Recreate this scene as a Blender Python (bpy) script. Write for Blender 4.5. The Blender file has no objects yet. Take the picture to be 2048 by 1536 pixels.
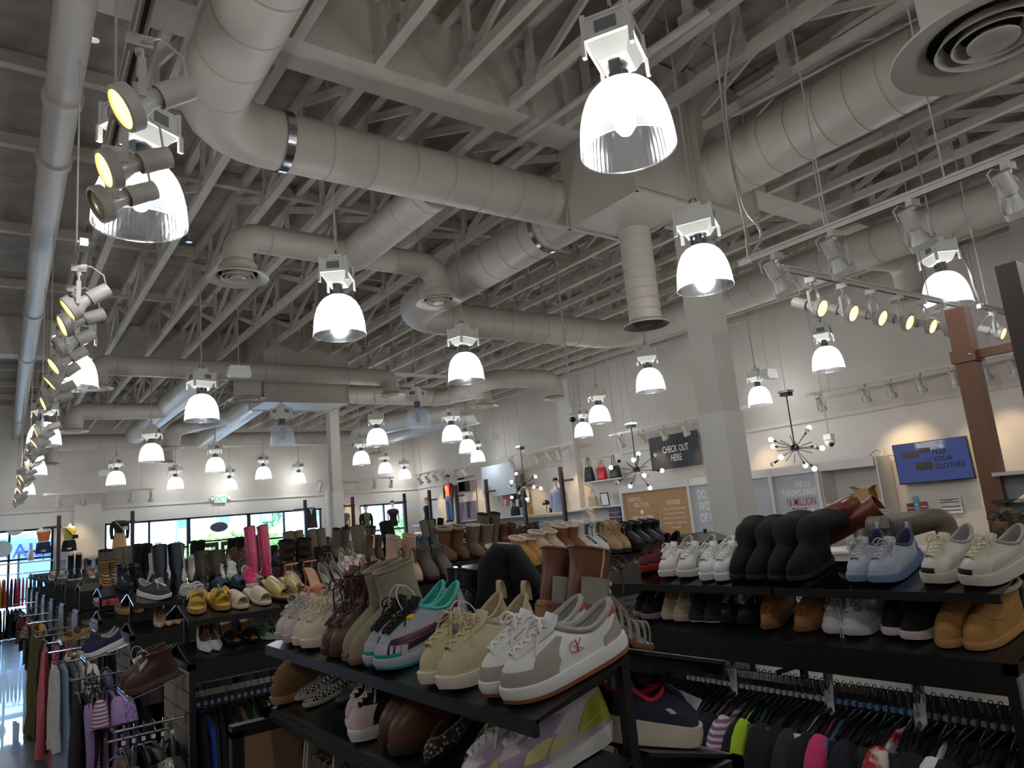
import bpy, math, random
import numpy as np
from mathutils import Matrix, Vector
# ---------------------------------------------------------------- camera
RC = np.array([[0.80417,-0.034255,-0.593411],[-0.587283,-0.199809,-0.784331],[-0.091701,0.979236,-0.180798]])
CAM = np.array([0.0, 0.0, 2.15]); FPX = 1421.0
def ray(px, py): return RC @ np.array([px-1024.0, -(py-768.0), -FPX])
def at(px, py, x=None, y=None, z=None):
    r = ray(px, py)
    t = (x-CAM[0])/r[0] if x is not None else (y-CAM[1])/r[1] if y is not None else (z-CAM[2])/r[2]
    return CAM + r*t
sc = bpy.context.scene
COL = sc.collection
cam = bpy.data.objects.new('camera', bpy.data.cameras.new('camera')); COL.objects.link(cam)
m4 = Matrix.Identity(4)
for i in range(3):
    for j in range(3): m4[i][j] = RC[i, j]
    m4[i][3] = CAM[i]
cam.matrix_world = m4
cam.data.sensor_width = 36.0; cam.data.sensor_fit = 'HORIZONTAL'; cam.data.lens = FPX/2048*36
cam.data.clip_start = 0.02; cam.data.clip_end = 400
sc.camera = cam
# ---------------------------------------------------------------- sky and exposure
w = bpy.data.worlds.new('daylight'); sc.world = w; w.use_nodes = True
bg = w.node_tree.nodes['Background']
bg.inputs[0].default_value = (0.46, 0.71, 1.0, 1); bg.inputs[1].default_value = 10.0
vs = sc.view_settings
vs.view_transform = 'Standard'; vs.look = 'None'; vs.gamma = 1.0; vs.use_curve_mapping = False
vs.exposure = 0.6
LAMP_W = 74.0          # one high-bay lamp
SPOT_W = 30.0          # one track spotlight
random.seed(7); RNG = np.random.default_rng(7)
# ---------------------------------------------------------------- materials
def lin(c):
    c = c/255.0
    return c/12.92 if c <= 0.04045 else ((c+0.055)/1.055)**2.4
_M = {}
def mat(name, rgb, rough=0.6, metal=0.0, var=0.0, vscale=8.0, bump=0.0, bscale=60.0, spec=0.5, rgb2=None, coat=0.0):
    """procedural material: base colour, optional noise mottling between rgb and rgb2, optional noise bump"""
    if name in _M: return _M[name]
    m = bpy.data.materials.new(name); m.use_nodes = True; _M[name] = m
    nt = m.node_tree; b = nt.nodes['Principled BSDF']
    c = tuple(lin(v) for v in rgb)+(1,)
    b.inputs['Base Color'].default_value = c; b.inputs['Roughness'].default_value = rough
    b.inputs['Metallic'].default_value = metal
    b.inputs['Specular IOR Level'].default_value = spec
    if coat: b.inputs['Coat Weight'].default_value = coat
    if var or rgb2 or bump:
        tc = nt.nodes.new('ShaderNodeTexCoord')
    if var or rgb2:
        nz = nt.nodes.new('ShaderNodeTexNoise'); nz.inputs['Scale'].default_value = vscale; nz.inputs['Detail'].default_value = 4
        nt.links.new(tc.outputs['Object'], nz.inputs['Vector'])
        rp = nt.nodes.new('ShaderNodeValToRGB'); e = rp.color_ramp.elements
        e[0].position = 0.35; e[1].position = 0.65
        c2 = tuple(lin(v) for v in rgb2)+(1,) if rgb2 else tuple(min(1, v*(1+var)) for v in c[:3])+(1,)
        e[0].color = tuple(v*(1-var) for v in c[:3])+(1,) if not rgb2 else c
        e[1].color = c2
        nt.links.new(nz.outputs['Fac'], rp.inputs['Fac']); nt.links.new(rp.outputs['Color'], b.inputs['Base Color'])
    if bump:
        nb = nt.nodes.new('ShaderNodeTexNoise'); nb.inputs['Scale'].default_value = bscale; nb.inputs['Detail'].default_value = 3
        nt.links.new(tc.outputs['Object'], nb.inputs['Vector'])
        bp = nt.nodes.new('ShaderNodeBump'); bp.inputs['Strength'].default_value = bump; bp.inputs['Distance'].default_value = 0.01
        nt.links.new(nb.outputs['Fac'], bp.inputs['Height']); nt.links.new(bp.outputs['Normal'], b.inputs['Normal'])
    return m
def emit(name, rgb, s):
    if name in _M: return _M[name]
    m = bpy.data.materials.new(name); m.use_nodes = True; _M[name] = m
    b = m.node_tree.nodes['Principled BSDF']
    c = tuple(lin(v) for v in rgb)+(1,)
    b.inputs['Base Color'].default_value = c
    b.inputs['Emission Color'].default_value = c; b.inputs['Emission Strength'].default_value = s
    return m
def pattern(name, kind, ca, cb, scale=20.0, rough=0.8, thr=0.5, stretch=(1, 1, 1)):
    """two-colour cloth prints: wave stripes, voronoi spots, checker, noise"""
    if name in _M: return _M[name]
    m = bpy.data.materials.new(name); m.use_nodes = True; _M[name] = m
    nt = m.node_tree; b = nt.nodes['Principled BSDF']; b.inputs['Roughness'].default_value = rough
    tc = nt.nodes.new('ShaderNodeTexCoord'); mp = nt.nodes.new('ShaderNodeMapping'); mp.inputs['Scale'].default_value = stretch
    nt.links.new(tc.outputs['Object'], mp.inputs['Vector'])
    if kind == 'wave':
        t = nt.nodes.new('ShaderNodeTexWave'); t.inputs['Scale'].default_value = scale; t.inputs['Distortion'].default_value = 0.0; o = t.outputs['Fac']; t.bands_direction = 'Z'
    elif kind == 'zebra':
        t = nt.nodes.new('ShaderNodeTexWave'); t.inputs['Scale'].default_value = scale; t.inputs['Distortion'].default_value = 9.0; t.inputs['Detail'].default_value = 1.0; o = t.outputs['Fac']; t.bands_direction = 'Z'
    elif kind == 'spot':
        t = nt.nodes.new('ShaderNodeTexVoronoi'); t.inputs['Scale'].default_value = scale; o = t.outputs['Distance']
    elif kind == 'check':
        t = nt.nodes.new('ShaderNodeTexChecker'); t.inputs['Scale'].default_value = scale; o = t.outputs['Fac']
    else:
        t = nt.nodes.new('ShaderNodeTexNoise'); t.inputs['Scale'].default_value = scale; t.inputs['Detail'].default_value = 3; o = t.outputs['Fac']
    nt.links.new(mp.outputs['Vector'], t.inputs['Vector'])
    rp = nt.nodes.new('ShaderNodeValToRGB'); e = rp.color_ramp.elements
    e[0].position = max(0, thr-0.04); e[1].position = min(1, thr+0.04)
    e[0].color = tuple(lin(v) for v in ca)+(1,); e[1].color = tuple(lin(v) for v in cb)+(1,)
    nt.links.new(o, rp.inputs['Fac']); nt.links.new(rp.outputs['Color'], b.inputs['Base Color'])
    return m
def glass(name, rgb=(255, 255, 255), alpha=0.12, rough=0.03, spec=0.5):
    """thin clear sheet: mostly lets light straight through, reflects at the surface"""
    if name in _M: return _M[name]
    m = bpy.data.materials.new(name); m.use_nodes = True; _M[name] = m
    nt = m.node_tree; nt.nodes.remove(nt.nodes['Principled BSDF']); out = nt.nodes['Material Output']
    tr = nt.nodes.new('ShaderNodeBsdfTransparent'); tr.inputs[0].default_value = tuple(lin(v) for v in rgb)+(1,)
    gl = nt.nodes.new('ShaderNodeBsdfGlossy'); gl.inputs['Roughness'].default_value = rough
    lw = nt.nodes.new('ShaderNodeFresnel'); lw.inputs['IOR'].default_value = 1.45
    ad = nt.nodes.new('ShaderNodeMath'); ad.operation = 'ADD'; ad.inputs[1].default_value = alpha; ad.use_clamp = True
    mx = nt.nodes.new('ShaderNodeMixShader')
    nt.links.new(lw.outputs[0], ad.inputs[0]); nt.links.new(ad.outputs[0], mx.inputs[0])
    nt.links.new(tr.outputs[0], mx.inputs[1]); nt.links.new(gl.outputs[0], mx.inputs[2]); nt.links.new(mx.outputs[0], out.inputs['Surface'])
    return m
# ---------------------------------------------------------------- mesh building
def rotz(a):
    c, s = math.cos(a), math.sin(a); return np.array([[c, -s, 0], [s, c, 0], [0, 0, 1.0]])
def roty(a):
    c, s = math.cos(a), math.sin(a); return np.array([[c, 0, s], [0, 1, 0], [-s, 0, c]])
def rotx(a):
    c, s = math.cos(a), math.sin(a); return np.array([[1, 0, 0], [0, c, -s], [0, s, c]])
def frame(d):
    d = np.asarray(d, float); d = d/np.linalg.norm(d)
    a = np.array([0, 0, 1.0]) if abs(d[2]) < 0.95 else np.array([1.0, 0, 0])
    u = np.cross(a, d); u /= np.linalg.norm(u); v = np.cross(d, u)
    return u, v, d
class MB:
    def __init__(s): s.v = []; s.f = []; s.m = []; s.n = 0
    def add(s, vs, fs, m=0):
        vs = np.asarray(vs, float).reshape(-1, 3); k = s.n
        s.v.append(vs); s.n += len(vs)
        for f in fs: s.f.append(tuple(i+k for i in f)); s.m.append(m)
        return s
    def box(s, c, d, R=None, m=0):
        h = np.array(d)/2.0
        p = np.array([[x, y, z] for x in (-1, 1) for y in (-1, 1) for z in (-1, 1)])*h
        if R is not None: p = p @ np.asarray(R).T
        return s.add(p+np.array(c), [(0, 1, 3, 2), (4, 6, 7, 5), (0, 4, 5, 1), (2, 3, 7, 6), (0, 2, 6, 4), (1, 5, 7, 3)], m)
    def box2(s, lo, hi, m=0):
        lo = np.array(lo, float); hi = np.array(hi, float); return s.box((lo+hi)/2, hi-lo, None, m)
    def grid(s, P, cu=False, cv=False, m=0):
        P = np.asarray(P, float); nu, nv = P.shape[:2]; F = []
        for i in range(nu if cu else nu-1):
            for j in range(nv if cv else nv-1):
                a = i*nv+j; b = ((i+1) % nu)*nv+j; c = ((i+1) % nu)*nv+(j+1) % nv; d = i*nv+(j+1) % nv
                F.append((a, b, c, d))
        return s.add(P.reshape(-1, 3), F, m)
    def sweep(s, path, r, seg=12, caps=True, m=0, closed=False):
        path = np.asarray(path, float); n = len(path)
        rr = np.full(n, r, float) if np.isscalar(r) else np.asarray(r, float)
        T = np.gradient(path, axis=0) if n > 2 else np.array([path[1]-path[0]]*2)
        if closed: T = np.roll(path, -1, 0)-np.roll(path, 1, 0)
        u, v, _ = frame(T[0]); rings = []; ang = np.arange(seg)*2*math.pi/seg
        for i in range(n):
            t = T[i]/(np.linalg.norm(T[i])+1e-12)
            u = u-t*(u@t); u /= np.linalg.norm(u)+1e-12; v = np.cross(t, u)
            k = 1.0
            if 0 < i < n-1 and n > 2:
                a = path[i]-path[i-1]; b = path[i+1]-path[i]
                cc = (a@b)/(np.linalg.norm(a)*np.linalg.norm(b)+1e-12)
            rings.append(path[i]+rr[i]*(np.cos(ang)[:, None]*u+np.sin(ang)[:, None]*v))
        k0 = s.n; s.grid(np.array(rings), closed, True, m)
        if caps and not closed:
            s.f.append(tuple(k0+i for i in range(seg))[::-1]); s.m.append(m)
            s.f.append(tuple(k0+(n-1)*seg+i for i in range(seg))); s.m.append(m)
        return s
    def cyl(s, p0, p1, r, seg=12, m=0, r1=None, caps=True):
        return s.sweep([p0, p1], [r, r if r1 is None else r1], seg, caps, m)
    def lathe(s, prof, seg=24, o=(0, 0, 0), m=0, R=None):
        a = np.arange(seg)*2*math.pi/seg
        P = np.array([[[r*math.cos(t), r*math.sin(t), z] for t in a] for r, z in prof])
        if R is not None: P = P @ np.asarray(R).T
        return s.grid(P+np.array(o), False, True, m)
    def ball(s, c, r, seg=12, rings=8, m=0):
        r = np.array([r, r, r] if np.isscalar(r) else r, float)
        P = np.array([[[math.sin(p)*math.cos(t), math.sin(p)*math.sin(t), math.cos(p)] for t in np.arange(seg)*2*math.pi/seg] for p in np.linspace(0.02, math.pi-0.02, rings)])
        return s.grid(P*r+np.array(c), False, True, m)
    def poly(s, pts, h, m=0):
        """closed outline (list of 3-d points in a plane) extruded by vector h"""
        p = np.asarray(pts, float); n = len(p); q = p+np.array(h)
        F = [tuple(range(n))[::-1], tuple(range(n, 2*n))]+[(i, (i+1) % n, n+(i+1) % n, n+i) for i in range(n)]
        return s.add(np.vstack([p, q]), F, m)
    def mesh(s, name, mats, smooth=None):
        me = bpy.data.meshes.new(name)
        V = np.vstack(s.v); me.from_pydata(V.tolist(), [], s.f)
        for mm in (mats if isinstance(mats, (list, tuple)) else [mats]): me.materials.append(mm)
        if len(set(s.m)) > 1: me.polygons.foreach_set('material_index', s.m)
        if smooth is not None:
            me.polygons.foreach_set('use_smooth', [True]*len(me.polygons))
            if smooth < 179: me.set_sharp_from_angle(angle=math.radians(smooth))
        me.update(); return me
    def build(s, name, mats, parent=None, smooth=None, loc=None, rot=None):
        return link(name, s.mesh(name, mats, smooth), parent, loc, rot)
def link(name, data, parent=None, loc=None, rot=None, scale=None):
    o = bpy.data.objects.new(name, data); COL.objects.link(o)
    if parent is not None: o.parent = parent
    if loc is not None: o.location = tuple(float(v) for v in loc)
    if rot is not None: o.rotation_euler = tuple(float(v) for v in rot)
    if scale is not None: o.scale = scale
    return o
def tag(o, label, cat, group=None, kind=None):
    o['label'] = label; o['category'] = cat
    if group: o['group'] = group
    if kind: o['kind'] = kind
    return o
def struct(o): o['kind'] = 'structure'; return o
def thing(name, label, cat, loc=(0, 0, 0), rot=(0, 0, 0), group=None):
    return tag(link(name, None, None, loc, rot), label, cat, group)
def copy_tree(o, parent=None):
    c = o.copy(); COL.objects.link(c); c.parent = parent
    for ch in o.children: copy_tree(ch, c)
    return c
def box_obj(name, lo, hi, m, parent=None):
    return MB().box2(lo, hi).build(name, m, parent)
def text(name, body, m, size, loc, rot, parent=None, sx=1.0, align='LEFT', depth=0.002, spacing=1.0, shear=0.0, bold=0.0):
    c = bpy.data.curves.new(name, 'FONT'); c.body = body; c.size = size; c.align_x = align; c.extrude = depth
    c.space_line = spacing; c.shear = shear; c.offset = bold; c.resolution_u = 2
    tmp = bpy.data.objects.new('tmp', c); me = bpy.data.meshes.new_from_object(tmp); bpy.data.objects.remove(tmp); bpy.data.curves.remove(c)
    if not me.materials: me.materials.append(m)
    else: me.materials[0] = m
    o = link(name, me, parent, loc, rot); o.scale = (sx, 1, 1); return o
def arc_path(pts, rad, n=5):
    """polyline with its corners turned into n-piece gored elbows"""
    P = [np.array(p, float) for p in pts]; out = [P[0]]
    for i in range(1, len(P)-1):
        a = P[i-1]-P[i]; b = P[i+1]-P[i]; la, lb = np.linalg.norm(a), np.linalg.norm(b); a /= la; b /= lb
        th = math.acos(max(-1, min(1, a@b))); d = min(rad/math.tan(th/2), la*0.49, lb*0.49); r = d*math.tan(th/2)
        bis = a+b; bis /= np.linalg.norm(bis); c = P[i]+bis*(r/math.sin(th/2))
        p0 = P[i]+a*d-c; p1 = P[i]+b*d-c; w_ = math.pi-th
        for k in range(n+1):
            t = k/n; out.append(c+(math.sin((1-t)*w_)*p0+math.sin(t*w_)*p1)/math.sin(w_))
    out.append(P[-1]); return np.array(out)
def spl(q, n):
    q = np.array(q, float); m_ = len(q); t = np.linspace(0, m_-1, n); out = []
    for a in t:
        i = min(int(a), m_-2); f_ = a-i
        p0, p1, p2, p3 = q[max(i-1, 0)], q[i], q[i+1], q[min(i+2, m_-1)]
        out.append(0.5*((2*p1)+(-p0+p2)*f_+(2*p0-5*p1+4*p2-p3)*f_**2+(-p0+3*p1-3*p2+p3)*f_**3))
    return np.array(out)
# ---------------------------------------------------------------- room shell
XL, XR, YB, YF = -5.0, 14.5, -7.0, 26.3
ZB, ZD = 6.1, 6.85              # underside of trusses, underside of roof deck
m_wall = mat('wall_paint_greige', (206, 199, 188), 0.85, var=0.03, vscale=1.5)
m_wall_lo = mat('wall_paint_pale', (222, 217, 209), 0.8, var=0.02, vscale=1.5)
m_trim = mat('trim_paint', (214, 209, 201), 0.6)
m_deck = mat('roof_plywood', (150, 138, 128), 0.9, var=0.16, vscale=3.0, bump=0.2, bscale=30)
m_timber = mat('painted_timber', (196, 187, 175), 0.75, var=0.06, vscale=4.0)
m_plate = mat('nail_plate', (178, 170, 160), 0.6, bump=0.5, bscale=90)
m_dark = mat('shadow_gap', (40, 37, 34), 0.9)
m_black = mat('black_metal', (22, 22, 24), 0.4)
m_frame = mat('storefront_aluminium', (34, 34, 38), 0.4, metal=0.3)
m_glass = glass('window_glass', (244, 250, 255), 0.03)
m_white = mat('white_enamel', (226, 224, 218), 0.4)
m_chrome = mat('chrome', (200, 200, 205), 0.18, metal=1.0)

def floor_material():
    m = mat('polished_concrete', (84, 78, 74), 0.36, bump=0.25, bscale=5.0, rgb2=(106, 98, 92), vscale=1.1, spec=0.8, coat=0.6)
    return m
flo = MB().box2((XL-0.3, YB-0.3, -0.2), (XR+0.3, YF+0.3, 0)).build('floor', floor_material()); struct(flo)

# far wall with storefront openings
OPEN = [(-3.2, 1.79, 0.12, 3.08), (3.16, 10.35, 0.02, 3.08), (11.9, 13.88, 0.6, 3.08)]
wf = MB(); x0 = XL-0.3
for a, b, z0, z1 in OPEN:
    wf.box2((x0, YF, 0), (a, YF+0.25, 3.57)); wf.box2((a, YF, z1), (b, YF+0.25, 3.57))
    if z0 > 0.05: wf.box2((a, YF, 0), (b, YF+0.25, z0))
    x0 = b
wf.box2((x0, YF, 0), (XR+0.3, YF+0.25, 3.57))
struct(wf.build('wall_far', m_wall_lo))
struct(box_obj('wall_far_upper', (XL-0.3, YF-0.03, 3.62), (XR+0.3, YF+0.25, ZD+0.3), m_wall))
struct(box_obj('trim_1', (XL, YF-0.06, 3.55), (XR, YF+0.01, 3.63), m_trim))
for i, (a, b) in enumerate(((2.30, 3.05), (10.5, 11.2))):
    struct(box_obj('trim_%d' % (i+2), (a, YF-0.14, 0), (b, YF-0.01, 3.72), m_wall_lo))
struct(box_obj('wall_right', (XR, YB-0.3, 0), (XR+0.25, YF+0.3, 3.57), m_wall_lo))
struct(box_obj('wall_right_upper', (XR-0.03, YB-0.3, 3.62), (XR+0.25, YF+0.3, ZD+0.3), m_wall))
struct(box_obj('trim_4', (XR-0.06, YB, 3.55), (XR+0.01, YF, 3.63), m_trim))
struct(box_obj('trim_5', (XR-0.2, 16.1, 0), (XR-0.01, 16.75, ZD), m_wall_lo))
struct(box_obj('trim_6', (XR-0.55, 2.9, 0), (XR-0.01, 4.0, ZD), m_wall))
struct(box_obj('wall_left', (XL-0.3, YB-0.3, 0), (XL, YF+0.3, ZD+0.3), m_wall))
struct(box_obj('wall_back', (XL-0.3, YB-0.3, 0), (XR+0.3, YB, ZD+0.3), m_wall))
# ceiling: roof deck of plywood sheets above trusses
ceil = struct(box_obj('ceiling', (XL-0.3, YB-0.3, ZD+0.05), (XR+0.3, YF+0.3, ZD+0.25), m_dark))
sheet = MB().box2((0.006, 0.006, 0), (2.434, 1.214, 0.05)).mesh('plywood_sheet', m_deck)
for j, y in enumerate(np.arange(YB, YF, 1.22)):
    for i, x in enumerate(np.arange(XL-(1.22 if j % 2 else 0), XR, 2.44)):
        link('plywood_sheet', sheet, ceil, (x, y, ZD+0.001*((i*7+j*3) % 4)))
# glulam beams
GL = (5.2, 16.6, -6.2)
for y in GL:
    MB().box2((XL, y-0.2, ZB), (XR, y+0.2, ZD)).build('glulam_beam', m_timber, ceil)
# purlin strips running across under the deck
for y in (7.4, 9.0, 11.6, 14.1, 18.6, 20.6, 22.6, 24.4):
    MB().box2((XL, y-0.05, ZD-0.14), (XR, y+0.05, ZD-0.001)).build('purlin', m_timber, ceil)
# open-web trusses running from beam to beam
chord = {}
def chords(L):
    if L not in chord:
        chord[L] = MB().box2((-0.045, 0, 0), (0.045, L, 0.1)).box2((-0.045, 0, ZD-ZB-0.1), (0.045, L, ZD-ZB-0.002)).mesh('truss_chords', m_timber)
    return chord[L]
vert = MB().box2((-0.02, -0.045, 0.1), (0.02, 0.045, ZD-ZB-0.1)).box2((-0.05, -0.09, 0.02), (0.05, 0.09, 0.2), 1).mesh('web_post', [m_timber, m_plate])
def diag_mesh(dy):
    h = ZD-ZB-0.2; L = math.hypot(dy, h); a = math.atan2(h, dy)
    return MB().box((0, dy/2, 0.1+h/2), (0.036, L, 0.085), rotx(a)).mesh('web_diagonal', m_timber)
WS = 1.32
dg = [diag_mesh(WS), diag_mesh(-WS)]
k = 0
for x in np.arange(1.21, XR-0.1, 0.722):
    for ya, yb in ((-6.0, 5.0), (5.4, 16.4), (16.8, YF-0.04)):
        L = round(yb-ya, 3)
        if ya < 0 and yb < 0: continue
        t = link('roof_truss', chords(L), ceil, (x, ya, ZB))
        n = int(L//WS); rest = MB(); st = ya > 10 or x > 10
        for q in range(n+1):
            yy = 0.08+q*WS
            if ya+yy < 0.5: continue
            if not st:
                link('web_post', vert, t, (0, yy, 0))
                if q < n: link('web_diagonal', dg[q % 2], t, (0, yy+(WS if q % 2 else 0), 0))
            else:
                rest.box2((-0.02, yy-0.045, 0.1), (0.02, yy+0.045, ZD-ZB-0.1))
                if q < n:
                    h = ZD-ZB-0.2; a = math.atan2(h, WS)*(1 if q % 2 == 0 else -1)
                    rest.box((0, yy+WS/2, 0.1+h/2), (0.036, math.hypot(WS, h), 0.085), rotx(a))
        if st and rest.n:
            rest.build('web_members', m_timber, t)['kind'] = 'stuff'
# white sprinkler mains and the big pipe on the left
def pipe(name, pts, r, m, label, cat, couplings=(), rad=0.0, seg=16, group=None):
    path = arc_path(pts, rad, 6) if rad else np.array(pts, float)
    base = path[0].copy(); b = MB().sweep(path-base, r, seg)
    o = b.build(name, m, None, 40, base); tag(o, label, cat, group)
    for c in couplings:
        c = np.array(c, float); i = int(np.argmin(np.linalg.norm(path[:-1]+np.diff(path, axis=0)/2-c, axis=1)))
        d = path[i+1]-path[i]; d /= np.linalg.norm(d)
        MB().cyl(c-d*0.06-base, c+d*0.06-base, r*1.16, seg).build('pipe_coupling', m, o, 40)
    return o
m_pipe = mat('pipe_paint', (180, 172, 163), 0.45, var=0.04)
pa = at(152, 0, z=5.75); pb = at(29, 903, z=5.75)
dirp = (pb-pa)/np.linalg.norm(pb-pa); y_ = lambda Y: pa+dirp*((Y-pa[1])/dirp[1])
pipe('roof_drain_pipe', [y_(-3), y_(25.6)], 0.125, m_pipe, 'long white painted pipe running along the ceiling at the left edge', 'pipe',
     [y_(6.1), y_(7.2), y_(12.2), y_(15.1), y_(22)])
c1 = at(1690, 190, z=5.95)
pipe('sprinkler_pipe', [at(985, 320, z=5.98), at(1420, 20, z=5.98)], 0.035, m_pipe, 'thin white sprinkler pipe crossing below the trusses beside the large near lamp', 'pipe', [at(1290, 110, z=5.98)])
for i, dz in enumerate((0.0, 0.05, 0.1, 0.15)):
    pipe('conduit', [at(1465+i*0, 232-i*4, z=5.98+dz*0.4)+np.array([i*0.045, 0, 0]), at(1870, 20-i*3, z=5.98+dz*0.4)+np.array([i*0.045, 0, 0])], 0.016, m_pipe,
         'slim conduit in the bundle strapped above the right-hand duct', 'conduit', group='conduits above the right duct', seg=8)
# columns
def column(name, x, y, wd, label):
    t = thing(name, label, 'column', (x, y, 0))
    MB().box2((-wd/2, -wd/2, 0), (wd/2, wd/2, 3.1)).build('column_casing', m_wall_lo, t)
    MB().box2((-wd/2+0.012, -wd/2+0.012, 3.1), (wd/2-0.012, wd/2-0.012, ZB-0.06)).build('column_shaft', m_wall, t)
    MB().box2((-wd/2-0.06, -wd/2-0.06, ZB-0.06), (wd/2+0.06, wd/2+0.06, ZB-0.002)).build('cap_plate', m_timber, t)
column('support_column', 6.95, 5.2, 0.36, 'wide white square column standing behind the white sneakers, in front of the posters')
column('support_column', 6.90, 16.6, 0.26, 'slim white square column in the far middle of the shop beside the mannequins')
# storefront frames and glass
def storefront(n, a, b, z0, z1, mull, trans, skip=()):
    fr = MB(); y0, y1 = YF+0.06, YF+0.16
    for x in mull: fr.box2((x-0.03, y0, z0), (x+0.03, y1, z1))
    fr.box2((a, y0, z1-0.06), (b, y1, z1)); fr.box2((a, y0, z0), (b, y1, z0+0.06))
    for xa, xb, z in trans: fr.box2((xa, y0, z-0.03), (xb, y1, z+0.03))
    f = struct(fr.build('window_%d' % n, m_frame))
    xs = sorted(mull)
    for xa, xb in zip(xs[:-1], xs[1:]):
        zs = [z0]+[z for p, q, z in trans if p <= xa+0.05 and q >= xb-0.05]+[z1]
        for za, zb in zip(zs[:-1], zs[1:]):
            MB().box2((xa+0.03, YF+0.105, za+0.03), (xb-0.03, YF+0.115, zb-0.03)).build('window_pane', m_glass, f)
    return f
storefront(1, -3.2, 1.79, 0.12, 3.08, (-3.17, -1.4, 0.68, 1.76), ((-3.2, 1.79, 2.2),))
storefront(2, 3.16, 5.66, 0.06, 3.08, (3.19, 4.45, 5.63), ((3.16, 5.66, 2.12),))
storefront(3, 5.66, 7.66, 2.2, 3.08, (5.69, 7.63), ())
storefront(4, 7.66, 10.35, 0.06, 3.08, (7.69, 8.92, 10.3), ((7.66, 10.35, 2.12),))
storefront(5, 11.9, 13.88, 0.6, 3.08, (11.93, 12.95, 13.85), ((11.9, 13.88, 2.05),))
for i, (a, b) in enumerate(((5.7, 6.62), (6.7, 7.62))):
    d = MB(); y0, y1 = YF+0.07, YF+0.13
    d.box2((a, y0, 0.03), (a+0.11, y1, 2.18)); d.box2((b-0.11, y0, 0.03), (b, y1, 2.18))
    d.box2((a+0.11, y0, 2.03), (b-0.11, y1, 2.18)); d.box2((a+0.11, y0, 0.03), (b-0.11, y1, 0.3))
    o = struct(d.build('door_%d' % (i+1), m_frame))
    MB().box2((a+0.11, YF+0.095, 0.3), (b-0.11, YF+0.105, 2.03)).build('door_pane', m_glass, o)
    hx = b-0.16 if i == 0 else a+0.16
    MB().cyl((hx, y0-0.05, 0.9), (hx, y0-0.05, 1.3), 0.016, 8).cyl((hx, y0, 0.92), (hx, y0-0.05, 0.92), 0.012, 8).cyl((hx, y0, 1.28), (hx, y0-0.05, 1.28), 0.012, 8).build('door_handle', m_chrome, o, 40)
    MB().box2((a+0.3, y0-0.07, 2.06), (a+0.62, y0, 2.13)).box2((a+0.5, y0-0.06, 2.02), (a+0.8, y0-0.03, 2.05)).build('door_closer', m_black, o)
# ---------------------------------------------------------------- outside the storefront
m_walk = mat('pale_pavement', (206, 204, 200), 0.85, var=0.05)
struct(box_obj('ground_outside', (-40, YF+0.3, -0.2), (70, 120, -0.02), m_walk))
m_facade = mat('pale_blue_facade', (196, 208, 226), 0.8, var=0.03)
m_facade2 = mat('grey_facade', (176, 178, 190), 0.8, var=0.05)
m_facade3 = mat('cream_facade', (226, 222, 210), 0.8)
m_roofdk = mat('dark_parapet', (120, 112, 112), 0.8)
m_shop = mat('shop_glazing', (120, 140, 165), 0.2)
def building(x0, y0, x1, y1, h, m, label, cols, rows, awning=None):
    t = thing('shop_building', label, 'building', (x0, y0, 0))
    L, D = x1-x0, y1-y0
    MB().box2((0, 0, -0.05), (L, D, h)).build('facade', m, t)
    MB().box2((-0.15, -0.15, h), (L+0.15, D, h+0.35)).build('parapet', m_roofdk, t)
    for r in range(rows):
        for c in range(cols):
            a = L*(c+0.18)/cols; b = L*(c+0.82)/cols; z = 0.5+r*3.2
            wd = MB().box2((a-0.08, -0.06, z-0.08), (b+0.08, -0.001, z+2.08)).build('window', m_frame, t)
            MB().box2((a, -0.08, z), (b, -0.061, z+2)).build('pane', m_shop, wd)
    if awning: MB().box2((0, -1.2, 2.9), (L, -0.09, 3.1)).build('awning', awning, t)
building(-16, 40, 4.2, 52, 3.7, m_facade, 'pale blue shopfront across the street, seen through the left window', 6, 1, mat('awning_blue', (90, 130, 190), 0.7))
building(5.5, 62, 13, 74, 4.2, m_facade3, 'low cream building across the street, seen left of the entrance doors', 3, 1)
building(17.5, 44, 34, 60, 9.5, m_facade2, 'tall grey building across the street, right of the entrance doors', 5, 2)
def leaf_tree(x, y, h, r, label, tall=False, col=(120, 160, 70)):
    t = thing('street_tree', label, 'tree', (x, y, -0.02), group='trees across the street')
    MB().cyl((0, 0, 0), (0, 0, h*0.6), 0.12, 8, r1=0.06).build('trunk', mat('bark', (96, 76, 60), 0.9), t, 40)
    b = MB(); g = np.random.default_rng(int(x*10+y))
    for _ in range(420):
        p = g.normal(size=3); p /= np.linalg.norm(p); p *= g.random()**0.33
        p = p*np.array([r, r, h*0.42 if tall else h*0.33])+np.array([0, 0, h*0.62])
        u, v, _d = frame(g.normal(size=3)); s_ = 0.18+0.14*g.random()
        b.add([p+u*s_, p+v*s_*0.6, p-u*s_, p-v*s_*0.6], [(0, 1, 2, 3)])
    o = b.build('foliage', mat('leaves_%d' % col[0], col, 0.7, var=0.25, vscale=3), t); o['kind'] = 'stuff'
leaf_tree(9.0, 38, 2.7, 1.5, 'bright green bushy street tree seen through the left entrance door', col=(150, 180, 80))
leaf_tree(11.8, 40, 3.0, 1.8, 'green street tree seen through the right entrance door', col=(132, 168, 78))
leaf_tree(14.6, 42, 2.8, 1.6, 'low yellow-green street tree just right of the entrance doors', col=(160, 186, 84))
leaf_tree(15.4, 48, 4.3, 0.7, 'tall slender cypress tree in front of the grey building', True, (126, 158, 104))
leaf_tree(17.0, 43, 4.4, 0.7, 'taller of two slender cypress trees, nearer the grey building', True, (116, 150, 100))
leaf_tree(20.5, 38, 3.2, 1.5, 'green tree seen through the small window between mannequins', col=(140, 176, 90))
m_globe = mat('opal_globe', (226, 230, 240), 0.4)
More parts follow.
